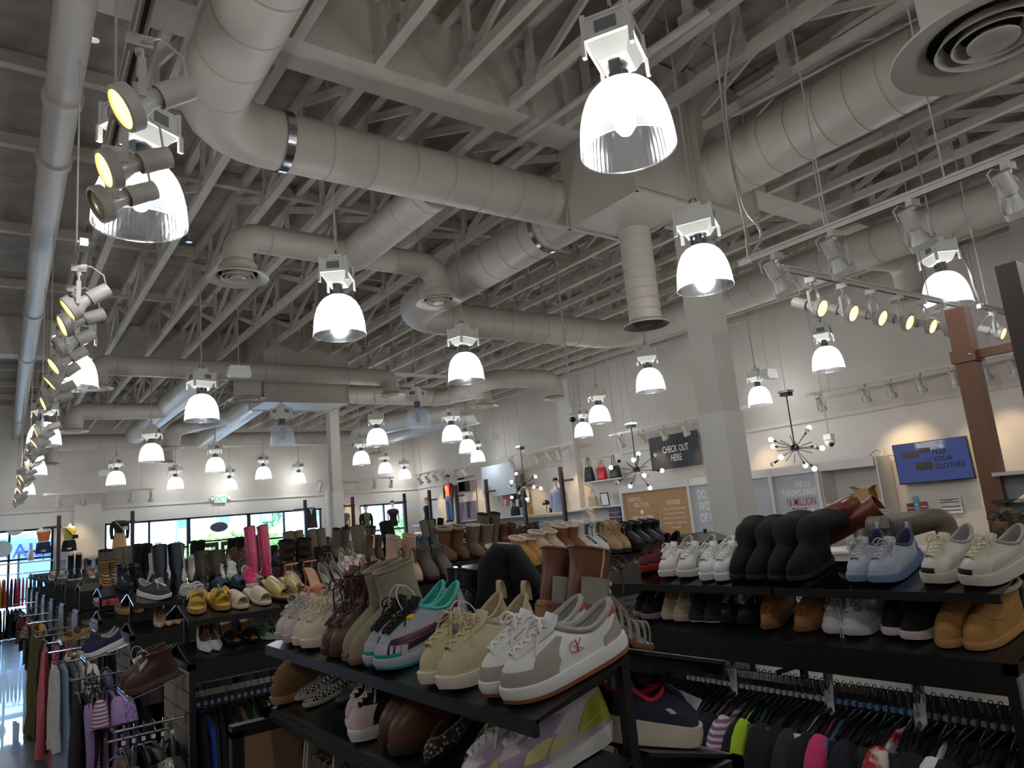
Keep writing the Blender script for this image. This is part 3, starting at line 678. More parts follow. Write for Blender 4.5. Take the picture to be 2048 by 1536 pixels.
# ---------------------------------------------------------------- gondola racks with shoe shelves
m_rack = mat('rack_black', (20, 20, 23), 0.45)
m_slat = mat('slatwall_laminate', (150, 142, 134), 0.55, var=0.04)
m_smoke = glass('smoked_shelf_glass', (96, 104, 110), 0.16, 0.10)
m_shelfb = mat('black_shelf_laminate', (24, 25, 28), 0.3)
TILT = math.radians(15); WD = 0.57; ZLO, ZUP = 1.555, 1.765
SH_D = 0.27
def rack(x, y, axis, L, label, segs_up, segs_lo, sides=(1, 1), ends=(1, 1), posts=True, smoke=True, back_up=None, back_lo=None, beam=1.455):
    rot = 0.0 if axis == 'x' else -math.pi/2
    t = thing('shoe_rack', label, 'clothes rack', (x, y, 0), (0, 0, rot))
    slat = MB().box2((0, 0, 0), (0.018, WD+0.02, 0.092)).mesh('slat', m_slat)
    for e, xx in ((0, 0.0), (1, L-0.03)):
        if not ends[e]: continue
        p = MB().box2((xx, -0.02, 0.06), (xx+0.03, 0.02, 1.55)).box2((xx, WD-0.02, 0.06), (xx+0.03, WD+0.02, 1.55)).box2((xx, -0.02, 1.52), (xx+0.03, WD+0.02, 1.55)).build('end_panel', m_rack, t)
        for i in range(14):
            link('slat', slat, p, (xx-0.008 if e == 0 else xx+0.02, -0.01, 0.12+i*0.1))
    b = MB()
    for yy in (0.0, WD): b.box2((0, yy-0.012, beam), (L, yy+0.012, 1.535))
    b.build('top_beam', m_rack, t)
    MB().box2((0.03, WD/2-0.01, 0.1), (L-0.03, WD/2+0.01, 1.33)).build('centre_panel', m_slat, t)
    MB().box2((0.02, 0.0, 0.03), (L-0.02, WD, 0.1)).build('base_deck', m_rack, t)
    for xx in (0.1, L-0.1):
        MB().box2((xx-0.03, 0.02, 0.0), (xx+0.03, WD-0.02, 0.03)).build('foot', m_rack, t)
    n = max(2, int(round(L/0.85))+1)
    for i in range(n):
        xx = 0.05+(L-0.1)*i/(n-1)
        MB().box2((xx-0.012, WD/2-0.012, 1.33), (xx+0.012, WD/2+0.012, 1.86)).build('centre_post', m_rack, t)
    # chrome hang rails on both sides
    for s_, yy in enumerate((0.10, WD-0.10)):
        if not sides[s_]: continue
        r = MB().box2((0.03, yy-0.007, 1.365), (L-0.03, yy+0.007, 1.395)).build('hang_rail', m_chrome, t)
        for i in range(n):
            xx = 0.06+(L-0.12)*i/(n-1)
            MB().box2((xx-0.008, min(yy, WD/2), 1.395), (xx+0.008, max(yy, WD/2), 1.41)).build('rail_bracket', m_rack, r)
    c, s2 = math.cos(TILT), math.sin(TILT)
    def shelf(tier, side, a, b, glassy):
        z = ZUP if tier else ZLO
        R = rotx(TILT) if side == 0 else rotx(-TILT)
        y0 = 0.0 if side == 0 else WD
        sg = 1 if side == 0 else -1
        cy = y0+sg*(SH_D/2*c); cz = z+SH_D/2*s2
        nrm_ = R @ np.array([0, 0, 1.0])
        o = MB().box(np.array([(a+b)/2, cy, cz])-nrm_*0.005, (b-a, SH_D, 0.008), R).build('upper_shelf' if tier else 'lower_shelf', m_smoke if glassy else m_shelfb, t)
        MB().box2((a, y0-0.006 if side == 0 else y0-0.006, z-0.032), (b, y0+0.006, z-0.001)).build('shelf_lip', m_rack, o)
        for xx in (a+0.05, b-0.05):
            ym = WD/2
            q = [[0, y0+sg*0.02, z-0.012], [0, ym, z+0.062], [0, ym, z+0.03], [0, y0+sg*0.02, z-0.028]]
            MB().poly([[xx-0.003, p[1], p[2]] for p in q], (0.006, 0, 0)).build('shelf_bracket', m_rack, o)
    for a, b in segs_up: shelf(1, 0, a, b, smoke)
    for a, b in segs_lo: shelf(0, 0, a, b, False)
    for a, b in (segs_up if back_up is None else back_up): shelf(1, 1, a, b, smoke)
    for a, b in (segs_lo if back_lo is None else back_lo): shelf(0, 1, a, b, False)
    return t
RACKS = {}
RACKS['N'] = rack(0.86, 2.78, 'y', 1.62, 'near black shoe rack in the centre foreground holding the white and red sneakers', [(0.0, 1.62)], [(0.05, 1.6)], smoke=False, beam=1.512)
MB().box2((0.034, -0.1, 0.1), (0.042, WD, 1.48)).build('end_board', mat('brown_board', (150, 116, 88), 0.8), RACKS['N']); MB().box2((-0.002, -0.14, 0.05), (0.045, -0.1, 1.5)).box2((-0.002, -0.14, 1.48), (0.045, 0.02, 1.52)).build('end_frame', m_rack, RACKS['N'])
RACKS['R'] = rack(2.60, 2.85, 'y', 1.86, 'black shoe rack at the right with white sneakers and tan boots', [(0.0, 1.03), (1.05, 1.86)], [(0.0, 1.86)])
YL = [4.13, 5.95, 7.7, 9.4, 11.1, 12.8, 14.5, 16.2, 17.9, 19.6]
ordn = ['first', 'second', 'third', 'fourth', 'fifth', 'sixth', 'seventh', 'eighth', 'ninth', 'tenth']
LEN = [4.6, 5.2, 5.6, 6.0, 6.2, 6.4, 6.6, 6.8, 7.0, 7.2]
for k, y in enumerate(YL):
    g = np.random.default_rng(k+3); su = []; x = 0.02
    while x < LEN[k]-0.5:
        w_ = 0.62+0.3*(k % 2); su.append((x, min(x+w_, LEN[k]))); x += w_+0.12
    if k == 0: su = [(0.0, 0.75), (0.78, 1.75), (1.78, 2.8), (2.82, 3.7), (3.72, 4.6)]
    RACKS[k] = rack(0.88, y, 'x', LEN[k], '%s of the parallel black racks counted away from the camera on the left' % ordn[k], su, [(a, b) for a, b in su if k < 3], sides=(1, 1 if k < 2 else 0))
# ---------------------------------------------------------------- hanging garments
m_hang = mat('hanger_black', (16, 16, 18), 0.35)
def cloth(n, rgb, rough=0.9): return mat('cloth_'+n, rgb, rough, var=0.10, vscale=12, bump=0.15, bscale=120)
HOOK_M = MB().sweep([[0, 0.018*math.cos(a), 0.003+0.018*math.sin(a)] for a in np.linspace(-0.4, 3.5, 9)]+[[0, -0.012, -0.03], [0, 0, -0.05], [0, 0, -0.085]], 0.0021, 5).mesh('hanger_hook', m_chrome, 60)
BAR_M = MB().sweep([[0, -0.18, -0.135], [0, -0.1, -0.105], [0, 0, -0.085], [0, 0.1, -0.105], [0, 0.18, -0.135]], [0.006, 0.007, 0.008, 0.007, 0.006], 6).mesh('hanger_bar', m_hang, 60)
CLIP = {}
def clip_mesh(n, rgb):
    if n not in CLIP: CLIP[n] = MB().box((0, 0, -0.058), (0.016, 0.02, 0.016)).mesh('size_clip', mat('clip_'+n, rgb, 0.4))
    return CLIP[n]
def garment_mesh(kind, seed, length, wsh=0.19, whem=0.22, th=0.013, fold=0.009, neck=0.06, n=24, rows=9):
    g = np.random.default_rng(seed); ph = g.random(4)*6.28; b = MB(); R = []
    zs = np.r_[np.array([-0.10, -0.115, -0.15]), np.linspace(-0.22, -0.10-length, rows)]
    for i, z in enumerate(zs):
        t = (z+0.10)/(-length)
        if i == 0: w_, d = neck, 0.008
        elif i == 1: w_, d = wsh*0.75, 0.014
        elif i == 2: w_, d = wsh, th*0.8
        else: w_, d = wsh*0.92+(whem-wsh*0.92)*t, th*(0.8+0.5*t)
        a = np.arange(n)*2*math.pi/n
        y = w_*np.sign(np.cos(a))*np.abs(np.cos(a))**0.8
        zz = np.full(n, z)
        if i == 0: zz = zz-0.006
        if i in (1, 2): zz = z-0.05*np.abs(y/wsh)**1.5*(1 if i == 1 else 0.3)
        amp = fold*min(1, t*2.0+0.1) if i > 2 else 0.0
        x = d*np.sign(np.sin(a))*np.abs(np.sin(a))**0.6+amp*(np.sin(y*38+ph[0]+t*1.5)+0.6*np.sin(y*71+ph[1]))
        if i == len(zs)-1: zz = zz+0.012*np.sin(y*30+ph[2])
        R.append(np.stack([x, y, zz], 1))
    b.grid(np.array(R), False, True)
    if kind == 'sleeve':
        for sg in (-1, 1):
            q = [np.array([0, sg*wsh*0.93, -0.15]), np.array([0.01, sg*(wsh+0.03), -0.28]), np.array([0.015, sg*(wsh+0.02), -0.44]), np.array([0.012, sg*(wsh+0.0), -0.55])]
            b.sweep(spl(q, 7), [0.035, 0.042, 0.040, 0.037, 0.034, 0.031, 0.03], 8)
    elif kind == 'short':
        for sg in (-1, 1):
            q = [np.array([0, sg*wsh*0.9, -0.15]), np.array([0.0, sg*(wsh+0.04), -0.21]), np.array([0.0, sg*(wsh+0.075), -0.30])]
            b.sweep(spl(q, 5), [0.03, 0.045, 0.05, 0.055, 0.058], 8)
    elif kind == 'strap':
        pass
    return b.mesh('garment_cloth', mat('cloth_default', (60, 60, 60)), 60)
GM = {}
for i in range(4):
    GM['top%d' % i] = garment_mesh('short', i, 0.56+0.05*i, fold=0.010)
    GM['dress%d' % i] = garment_mesh('strap', 10+i, 1.0+0.08*i, 0.15, 0.26, 0.024, 0.018, neck=0.04)
    GM['shirt%d' % i] = garment_mesh('sleeve', 20+i, 0.62+0.04*i, fold=0.012)
    GM['skirt%d' % i] = garment_mesh('strap', 30+i, 0.70, 0.14, 0.19, 0.02, 0.012, neck=0.12)
    GM['far%d' % i] = garment_mesh('strap', 40+i, 0.8, 0.17, 0.2, 0.02, 0.012, n=12, rows=4)
GNAME = {'top': 'blouse', 'dress': 'dress', 'shirt': 'shirt', 'skirt': 'skirt', 'far': 'garment'}
NG = [0]
def garment(kind, p, rz, m, label, group, clip=None, tilt=0.0, simple=False, cat='garment', s=1.0):
    NG[0] += 1
    o = thing(GNAME[kind[:-1]], label, cat, p, (0, tilt, rz), group)
    g = link('garment_cloth', GM[kind], o)
    g.material_slots[0].link = 'OBJECT'; g.material_slots[0].material = m
    if s != 1.0: g.scale = (s, 1, 1)
    h = link('hanger_hook', HOOK_M, o)
    if not simple: link('hanger_bar', BAR_M, o)
    if clip: link('size_clip', clip_mesh(*clip), h)
    return o
C = {n: cloth(n, c) for n, c in dict(black=(18, 18, 21), ink=(24, 26, 38), charcoal=(44, 45, 50), plum=(52, 34, 48), darkplum=(34, 24, 34), grey=(112, 116, 122), slate=(74, 84, 96), mauve=(150, 112, 140),
     lilac=(168, 140, 190), cream=(214, 204, 186), white=(222, 220, 216), paleblue=(150, 172, 200), denim=(88, 116, 154), darkdenim=(44, 58, 84), pink=(226, 120, 140), rose=(196, 70, 92), hotpink=(214, 60, 110), red=(176, 26, 38), maroon=(96, 26, 36),
     navy=(30, 36, 66), teal=(34, 84, 92), green=(30, 104, 66), olive=(104, 104, 64), lime=(176, 206, 40), yellow=(196, 156, 60), tan=(176, 142, 108), beige=(196, 178, 150), brown=(92, 66, 50), blue=(38, 70, 170), orange=(214, 110, 60), mint=(120, 180, 160), khaki=(134, 126, 100)).items()}
C['zebra'] = pattern('print_zebra', 'zebra', (20, 20, 20), (200, 190, 170), 9.0, stretch=(1, 1, 1))
C['floral'] = pattern('print_floral', 'spot', (206, 196, 188), (48, 48, 52), 40, thr=0.42)
C['dots'] = pattern('print_dots', 'spot', (200, 196, 190), (34, 34, 38), 60, thr=0.30)
C['sequin'] = pattern('print_sequin', 'spot', (190, 184, 164), (92, 88, 76), 130, rough=0.3, thr=0.45)
C['rosegold'] = pattern('print_rosegold', 'spot', (206, 166, 148), (150, 112, 100), 140, rough=0.3, thr=0.5)
C['stripe'] = pattern('print_stripe', 'wave', (206, 190, 200), (132, 92, 118), 14, stretch=(1, 1, 1))
C['lace'] = pattern('print_lace', 'noise', (170, 146, 196), (116, 96, 150), 70)
C['plaid'] = pattern('print_plaid', 'check', (150, 128, 116), (96, 80, 80), 22)
C['redfloral'] = pattern('print_redfloral', 'noise', (224, 216, 208), (176, 30, 40), 13, thr=0.52)
C['herring'] = pattern('print_herringbone', 'check', (120, 122, 128), (70, 72, 78), 160)
C['leopard'] = pattern('print_leopard', 'spot', (150, 112, 70), (30, 24, 20), 55, thr=0.40)
C['knit'] = mat('cloth_brownknit', (122, 96, 84), 0.9, bump=0.8, bscale=60, var=0.2, vscale=40)
WHITE_CLIP = ('white', (228, 226, 222)); BLUE_CLIP = ('blue', (120, 160, 214))
def rail_fill(p0, p1, spec, where, group, step=0.03, clips=None, kinds=('top', 'shirt', 'top', 'dress'), seed=0, simple=False, face=0.0):
    """packs a rail with garments; spec lists (fraction, colour, kind, label) for the ones that stand out"""
    p0 = np.array(p0, float); p1 = np.array(p1, float); L = np.linalg.norm(p1-p0); n = int(L/step); rz = math.atan2(p1[1]-p0[1], p1[0]-p0[0]); g = np.random.default_rng(seed)
    acc = {int(f_*n): (c, k_, lab) for f_, c, k_, lab in spec}
    for i in range(n):
        p = p0+(p1-p0)*((i+0.5)/n)+np.array([0, 0, 0])
        c, k_, lab = acc.get(i, (None, None, None))
        if c is None:
            c = ('black', 'ink', 'charcoal', 'black')[g.integers(4)]; k_ = kinds[g.integers(len(kinds))]+str(g.integers(4)); lab = 'dark garment packed on '+where
        elif len(k_) and not k_[-1].isdigit(): k_ = k_+str(g.integers(4))
        cl = None
        if clips: cl = clips[min(int(i/n*len(clips)), len(clips)-1)]
        garment(k_, p, rz+g.uniform(-0.16, 0.16)+face, C[c], lab, group, cl, simple=simple)
def size_plate(p, rz, letter, label):
    t = tag(MB().box2((-0.002, -0.03, -0.12), (0.002, 0.03, 0.06)).build('size_divider', m_white, None, None, p, (0, 0.12, rz)), label, 'size marker')
    text('lettering', letter, m_ink2, 0.034, (-0.0028, 0.02, 0.02), (math.pi/2, 0, -math.pi/2), t, 1.0, 'LEFT', 0.0003, bold=0.0008)
    return t
m_ink2 = mat('printed_ink', (20, 20, 22), 0.7)
# right rack, front rail (world x ~ 2.70, y from 2.8 down to 1.0)
rail_fill((2.70, 2.78, 1.385), (2.70, 1.02, 1.385), [
    (0.02, 'redfloral', 'top1', 'white top with red flowers at the far end of the right rack rail'), (0.05, 'dots', 'dress1', 'spotted grey dress on the right rack rail'),
    (0.10, 'rosegold', 'top2', 'pale pink shimmer top on the right rack rail'), (0.14, 'floral', 'dress2', 'black and white floral dress on the right rack rail'),
    (0.18, 'mauve', 'dress0', 'mauve dress on the right rack rail beside the slip-on sneaker'), (0.22, 'slate', 'dress1', 'slate blue dress on the right rack rail'), (0.27, 'leopard', 'top0', 'leopard print top on the right rack rail'),
    (0.36, 'pink', 'shirt1', 'pink shirt on the right rack rail left of the lime one'), (0.39, 'stripe', 'top3', 'pink and white striped knit top on the right rack rail'),
    (0.44, 'lime', 'top1', 'lime yellow top on the right rack rail'), (0.46, 'green', 'shirt2', 'dark green shirt beside the lime top'), (0.51, 'herring', 'shirt0', 'grey herringbone jacket on the right rack rail'),
    (0.60, 'white', 'shirt3', 'white-cuffed shirt on the right rack rail'), (0.63, 'hotpink', 'top2', 'hot pink top on the right rack rail'), (0.66, 'denim', 'shirt1', 'light blue denim shirt on the right rack rail'),
    (0.74, 'rosegold', 'dress2', 'pale rose dress on the right rack rail right of the denim shirt'), (0.77, 'redfloral', 'top0', 'red and white print top near the right end of the rack rail'), (0.86, 'white', 'top3', 'white logo top at the right end of the rack rail'), (0.92, 'pink', 'dress3', 'pink dress at the right end of the rack rail')],
    'the front rail of the right shoe rack', 'dark garments on the right rack rail', 0.0295, [None, WHITE_CLIP, WHITE_CLIP, BLUE_CLIP, ('chrome', (150, 150, 150))], seed=5)
for f_, l_, lab in ((0.36, 'M', 'white size divider marked M on the right rail'), (0.615, 'L', 'white size divider marked L on the right rail'), (0.81, 'XL', 'white size divider marked XL on the right rail')):
    size_plate((2.70, 2.78-1.76*f_, 1.385), -math.pi/2+1.1, l_, lab)
# near rack, front rail
rail_fill((0.96, 2.60, 1.385), (0.96, 1.3, 1.385), [], 'the front rail of the near shoe rack', 'dark garments on the near rack rail', 0.05, [WHITE_CLIP], seed=8)
size_plate((0.96, 2.66, 1.385), -math.pi/2+0.6, 'XS', 'white size divider marked XS on the near rack rail')
size_plate((0.96, 2.63, 1.385), -math.pi/2+0.6, '', 'blank white size divider beside the XS one')
size_plate((0.96, 2.40, 1.385), -math.pi/2+0.6, '', 'blank white size divider further along the near rack rail')
# back rail of the near rack
rail_fill((1.33, 2.72, 1.385), (1.33, 1.6, 1.385), [(0.4, 'redfloral', 'top1', 'white and red print top behind the navy slip-on sneaker')], 'the back rail of the near shoe rack', 'dark garments on the back of the near rack', 0.06, None, seed=9)
# first left rack, front rail
rail_fill((0.93, 4.23, 1.385), (2.3, 4.23, 1.385), [
    (0.03, 'blue', 'dress0', 'royal blue dress at the end of the first left rack'), (0.17, 'olive', 'dress0', 'olive strap dress on the first left rack'), (0.20, 'green', 'dress2', 'emerald green dress on the first left rack'),
    (0.26, 'floral', 'dress1', 'black and white flower dress on the first left rack'), (0.29, 'cream', 'dress0', 'cream strap dress on the first left rack'), (0.40, 'sequin', 'dress3', 'silver sequin dress on the first left rack'), (0.44, 'rosegold', 'dress1', 'rose gold sequin dress on the first left rack')],
    'the front rail of the first left rack', 'dark garments on the first left rack', 0.034, [BLUE_CLIP, BLUE_CLIP, WHITE_CLIP], kinds=('dress',), seed=11)
rail_fill((0.95, 6.05, 1.385), (2.0, 6.05, 1.385), [(0.10, 'plum', 'top1', 'plum top on the second left rack')], 'the front rail of the second left rack', 'dark garments on the second left rack', 0.06, None, seed=12)
rail_fill((0.95, 7.8, 1.385), (1.7, 7.8, 1.385), [], 'the front rail of the third left rack', 'dark garments on the third left rack', 0.07, None, seed=13)
# arms sticking out of the end panels
def end_arm(k, yo, z, Ls, items, where):
    y = YL[k]+yo; MB().cyl((0, 0, 0), (-Ls, 0, 0.0), 0.008, 8).box((-0.005, 0, 0), (0.01, 0.03, 0.06)).cyl((-Ls, 0, 0), (-Ls-0.012, 0, 0.02), 0.008, 8).build('display_arm', m_chrome, RACKS[k], 40, (0.868-0.88, yo, z))
    for i, (kind, c, lab) in enumerate(items):
        garment(kind, (0.868-0.05-(Ls-0.06)*(i+0.3)/len(items), y, z), random.uniform(-0.2, 0.2), C[c], lab+' on the end of the '+where, 'garments on the rack ends', WHITE_CLIP if k == 0 else None)
end_arm(0, 0.02, 1.30, 0.32, [('top0', 'charcoal', 'charcoal top'), ('shirt1', 'grey', 'grey draped blouse'), ('top2', 'sequin', 'silver sequin top'), ('shirt0', 'black', 'black shirt'), ('top1', 'slate', 'slate grey top'), ('dress0', 'knit', 'brown crochet dress')], 'first left rack')
end_arm(0, 0.40, 1.18, 0.30, [('dress1', 'darkplum', 'dark plum dress'), ('top3', 'black', 'black top'), ('dress2', 'knit', 'brown knit dress')], 'first left rack, rear arm')
end_arm(1, 0.02, 1.32, 0.34, [('top2', 'lace', 'lavender lace top'), ('top1', 'lilac', 'lilac top'), ('dress1', 'mauve', 'mauve ribbed dress'), ('top0', 'stripe', 'mauve striped top'), ('shirt2', 'lilac', 'pale lilac shirt'), ('shirt0', 'plum', 'plum shirt'), ('dress3', 'darkplum', 'long dark plum dress')], 'second left rack')
end_arm(1, 0.42, 1.40, 0.34, [('dress0', 'paleblue', 'pale blue strap dress'), ('top1', 'floral', 'cream flowered top'), ('dress2', 'slate', 'slate dress')], 'second left rack, rear arm')
end_arm(2, 0.05, 1.34, 0.36, [('top3', 'white', 'white layered top'), ('skirt0', 'white', 'white shorts'), ('dress0', 'grey', 'grey dress'), ('dress1', 'paleblue', 'powder blue dress'), ('skirt2', 'white', 'white skirt')], 'third left rack')
end_arm(2, 0.48, 1.38, 0.34, [('shirt3', 'cream', 'cream blouse'), ('top2', 'cream', 'cream ruffled top'), ('dress3', 'rose', 'red-pink dress')], 'third left rack, rear arm')
end_arm(3, 0.05, 1.34, 0.36, [('dress3', 'rose', 'rose pink pleated dress'), ('dress2', 'pink', 'soft pink maxi dress'), ('dress1', 'pink', 'pink slip dress')], 'fourth left rack')
end_arm(3, 0.48, 1.36, 0.34, [('dress0', 'navy', 'navy dress'), ('dress3', 'zebra', 'black and white zebra print trousers'), ('dress1', 'ink', 'inky blue dress')], 'fourth left rack, rear arm')
end_arm(4, 0.2, 1.36, 0.36, [('dress2', 'darkdenim', 'dark denim dress'), ('dress1', 'slate', 'slate dress'), ('dress3', 'olive', 'olive dress')], 'fifth left rack')
end_arm(5, 0.2, 1.36, 0.36, [('dress2', 'darkdenim', 'dark blue dress'), ('top1', 'yellow', 'mustard top'), ('dress0', 'khaki', 'khaki dress'), ('top0', 'plaid', 'plaid shirt')], 'sixth left rack')
end_arm(6, 0.2, 1.38, 0.36, [('dress2', 'black', 'black dress'), ('shirt1', 'plaid', 'beige plaid shirt'), ('top0', 'maroon', 'maroon top')], 'seventh left rack')
end_arm(7, 0.2, 1.38, 0.36, [('dress1', 'black', 'black dress'), ('top1', 'dots', 'spotted blouse')], 'eighth left rack')
# ---------------------------------------------------------------- shoes
def leather(n, rgb, rough=0.38, bump=0.06): return mat('leather_'+n, rgb, rough, bump=bump, bscale=180, var=0.05, vscale=14)
def suede(n, rgb): return mat('suede_'+n, rgb, 0.95, bump=0.12, bscale=320, var=0.09, vscale=18)
def knit(n, rgb): return mat('knit_'+n, rgb, 0.85, bump=0.35, bscale=420, var=0.05, vscale=30)
def rubber(n, rgb): return mat('rubber_'+n, rgb, 0.55, var=0.03, vscale=10)
def sstep(a, b, x): t = np.clip((x-a)/(b-a), 0, 1); return t*t*(3-2*t)
m_tag = mat('paper_tag', (232, 232, 230), 0.7); m_ink = mat('tag_ink', (30, 30, 30), 0.7)
m_sec = mat('security_tag', (120, 122, 126), 0.35); m_cord = mat('clear_cord', (215, 212, 205), 0.3)
class Shoe:
    """one shoe: x heel(0) to toe(L), y sideways, z up from the shelf"""
    def __init__(s, name, label, L=0.28, W=0.1, U=36, V=9, **k):
        s.name, s.label, s.L, s.W, s.U, s.V = name, label, L, W, U, V
        d = dict(point=0.0, heel=0.0, sole=0.025, solet=0.022, spring=0.012, flare=0.004, platform=0.0,
                 cf=0.50, cb=0.03, cw=0.062, zf=0.095, zb=0.075, zs=0.055, toe=0.048, inward=0.006, roll=0.006,
                 shaft=None, lean=0.0, toeflat=1.0)
        d.update(k); s.p = d; s.parts = []
        s.u = np.arange(U)*2*math.pi/U
        s.B = s.outline(0.0)
    def basez(s, x):
        p = s.p; q = x/s.L
        z = p['sole']*(1-q)+p['solet']*q+p['platform']+p['spring']*np.clip((q-0.72)/0.28, 0, 1)**2
        return z+p['heel']*(1-sstep(0.12, 0.66, q))
    def botz(s, x):
        q = x/s.L; p = s.p
        return p['spring']*np.clip((q-0.72)/0.28, 0, 1)**2+p['heel']*(1-sstep(0.12, 0.66, q))
    def outline(s, off, u=None):
        u = s.u if u is None else u; t = (1-np.cos(u))/2; p = s.p
        env = np.sqrt(np.clip(1-np.abs(np.cos(u))**3.6, 0, 1))
        sh = np.interp(t, [0, .1, .3, .6, .85, 1], [.86-.25*p['point'], .95-.22*p['point'], 1, .80, .74, .72])
        x = s.L*(1-t); hw = s.W/2*env*sh
        if p['point']: hw = hw*np.interp(t, [0, .05, .2, .4], [1-.75*p['point'], 1-.5*p['point'], 1-.12*p['point'], 1])
        cy = p['inward']*np.interp(t, [0, .3, .6, 1], [1.2, 0.3, -0.6, 0])
        sg = np.sign(np.sin(u)+1e-9)
        P = np.stack([x, cy+sg*hw, s.basez(x)], 1)
        if off:
            c = P-np.array([s.L*0.5, 0, 0]); 
            T = np.roll(P, -1, 0)-np.roll(P, 1, 0); N = np.stack([T[:, 1], -T[:, 0]], 1)
            N /= np.linalg.norm(N, axis=1)[:, None]+1e-9
            sgn = np.sign(np.sum(N*c[:, :2], 1)+1e-9)[:, None]
            P[:, :2] += N*sgn*off
        return P
    def collar(s, u, sc=1.0):
        p = s.p; xb, xf = p['cb']*s.L, p['cf']*s.L; cx, ax = (xb+xf)/2, (xf-xb)/2
        c = np.cos(u); z = p['zs']+(p['zf']-p['zs'])*np.clip(c, 0, 1)**1.6+(p['zb']-p['zs'])*np.clip(-c, 0, 1)**1.6
        x = cx+ax*sc*c; y = p['cw']/2*sc*np.sin(u)*(1-0.12*np.clip(c, 0, 1))
        return np.stack([x, y, z+s.basez(x)], 1)
    def S(s, u, v):
        """surface of the upper: v=0 at the sole edge, v=1 at the collar"""
        u = np.atleast_1d(u); v = np.atleast_1d(v); p = s.p
        B = s.outline(-0.002, u); T = s.collar(u); f_ = np.clip(np.cos(u), 0, 1)[:, None]
        H = (T[:, 2:]-B[:, 2:])
        up = np.array([0, 0, 1.0]); d = (B-T)*np.array([1, 1, 0])
        h1 = (1-f_)*0.5*H+f_*np.minimum(p['toe']*1.15, H*1.05)
        out = np.stack([np.cos(u)*0.3, np.sin(u), 0*u], 1)*0.004
        P1 = B+up*h1+out; P2 = T+d*(0.32+0.22*f_)-up*(H*0.30-f_*0.0)+out*0.5
        k = p['toeflat']; P2 = P2+np.array([1, 0, 0])*f_*(k-1)*0.03
        return ((1-v)**3)[:, None]*B+(3*v*(1-v)**2)[:, None]*P1+(3*v*v*(1-v))[:, None]*P2+(v**3)[:, None]*T
    def nrm(s, u, v):
        e = 1e-3; a = s.S(u+e, v)-s.S(u-e, v); vv = np.clip(v, 0.02, 0.98); b = s.S(u, vv+e)-s.S(u, vv-e)
        n = np.cross(a, b); n /= np.linalg.norm(n, axis=1)[:, None]+1e-12
        return n
    def rings(s):
        R = [s.S(s.u, np.full(s.U, v)) for v in np.linspace(0, 1, s.V+1)]
        if s.p['shaft']:
            top = R[-1]
            for (x, z, ax, w, pitch) in s.p['shaft']:
                c, q = np.cos(s.u), np.sin(s.u)
                P = np.stack([ax*c*math.cos(pitch), w/2*q, -ax*c*math.sin(pitch)], 1)+np.array([x, 0, z])
                R.append(P)
        return np.array(R)
    def add(s, name, mb, m, smooth=50): s.parts.append((name, mb.mesh(name, m, smooth))); return s
    def upper(s, m, lining=None, thick=0.004, mcol=None):
        R = s.rings(); s.top = R[-1]
        s.add('upper', MB().grid(R, False, True), m, 60)
        # lining going back down inside
        c = s.top.mean(0); n = len(R); inner = []
        for i, f_ in zip(range(n-1, 0, -1), np.linspace(1, 0, n-1)):
            r = R[i]; cc = r.mean(0)
            if i <= s.V and i < s.V*0.55: break
            q = cc+(r-cc)*0.93 if i > s.V else r+(s.top.mean(0)-r)*np.array([0.10, 0.10, 0]); inner.append(q)
        ins = s.outline(-0.006); ins[:, 2] += 0.004
        xf = s.p['cf']*s.L
        ins[:, 0] = np.minimum(ins[:, 0], max(xf+0.02, s.L*0.3)); inner.append(ins)
        b = MB().grid(np.array(inner), False, True); b.add(ins, [tuple(range(s.U))])
        s.add('lining', b, lining or m, 60)
        if s.p['roll']:
            s.add('collar', MB().sweep(s.top, s.p['roll'], 6, closed=True), mcol or lining or m, 60)
        return s
    def solem(s, m_mid, m_out=None, split=0.35, wave=0.0):
        off = s.p['flare']; O = s.outline(off); top = O.copy(); top[:, 2] += 0.006
        bz = s.botz(O[:, 0]); bot = O.copy(); bot[:, 2] = bz
        def lev(f_, o): 
            P = s.outline(o); P[:, 2] = bz*(1-f_)+(P[:, 2]+0.006)*f_; return P
        tp = s.outline(-0.012); tp[:, 2] += 0.004
        if m_out:
            lo = s.outline(off-0.004); lo[:, 2] = bz+0.001
            b = MB().grid(np.array([lo, lev(0.04, off), lev(split, off+0.0005)]), False, True); b.add(lo, [tuple(range(s.U))[::-1]])
            s.add('outsole', b, m_out, 60)
            r0 = split
        else: r0 = 0.0
        lo = s.outline(off-0.004); lo[:, 2] = bz+0.0005
        R = ([lo] if not m_out else [])+[lev(max(r0, 0.05), off), lev((r0+1)/2, off+0.0025), lev(0.96, off), lev(1.0, off-0.003), tp]
        b = MB().grid(np.array(R), False, True)
        if not m_out: b.add(lo, [tuple(range(s.U))[::-1]])
        s.add('midsole' if m_out else 'sole', b, m_mid, 45)
        return s
    def heelm(s, m, w0=0.9, w1=0.7, kind='block', h=None):
        hh = s.p['heel']+0.0; n = 16; u = np.arange(n)*2*math.pi/n
        L0 = s.L*0.21
        def ring(f_, z):
            if kind == 'stiletto': a = (0.5*L0*(1-f_)**2+0.006); b = (0.30*s.W*(1-f_)**2+0.006); cx = L0*0.45-0.01*f_
            else: a = 0.5*L0*(1-f_*(1-w1)); b = s.W*0.34*(1-f_*(1-w1)); cx = L0*0.5
            x = cx+a*np.sign(np.cos(u))*np.abs(np.cos(u))**0.7; y = b*np.sign(np.sin(u))*np.abs(np.sin(u))**0.7
            zz = s.basez(np.clip(x, 0, s.L))-0.004 if z is None else np.full(n, z)
            return np.stack([x, y, zz], 1)
        top = ring(0, None); R = [top]
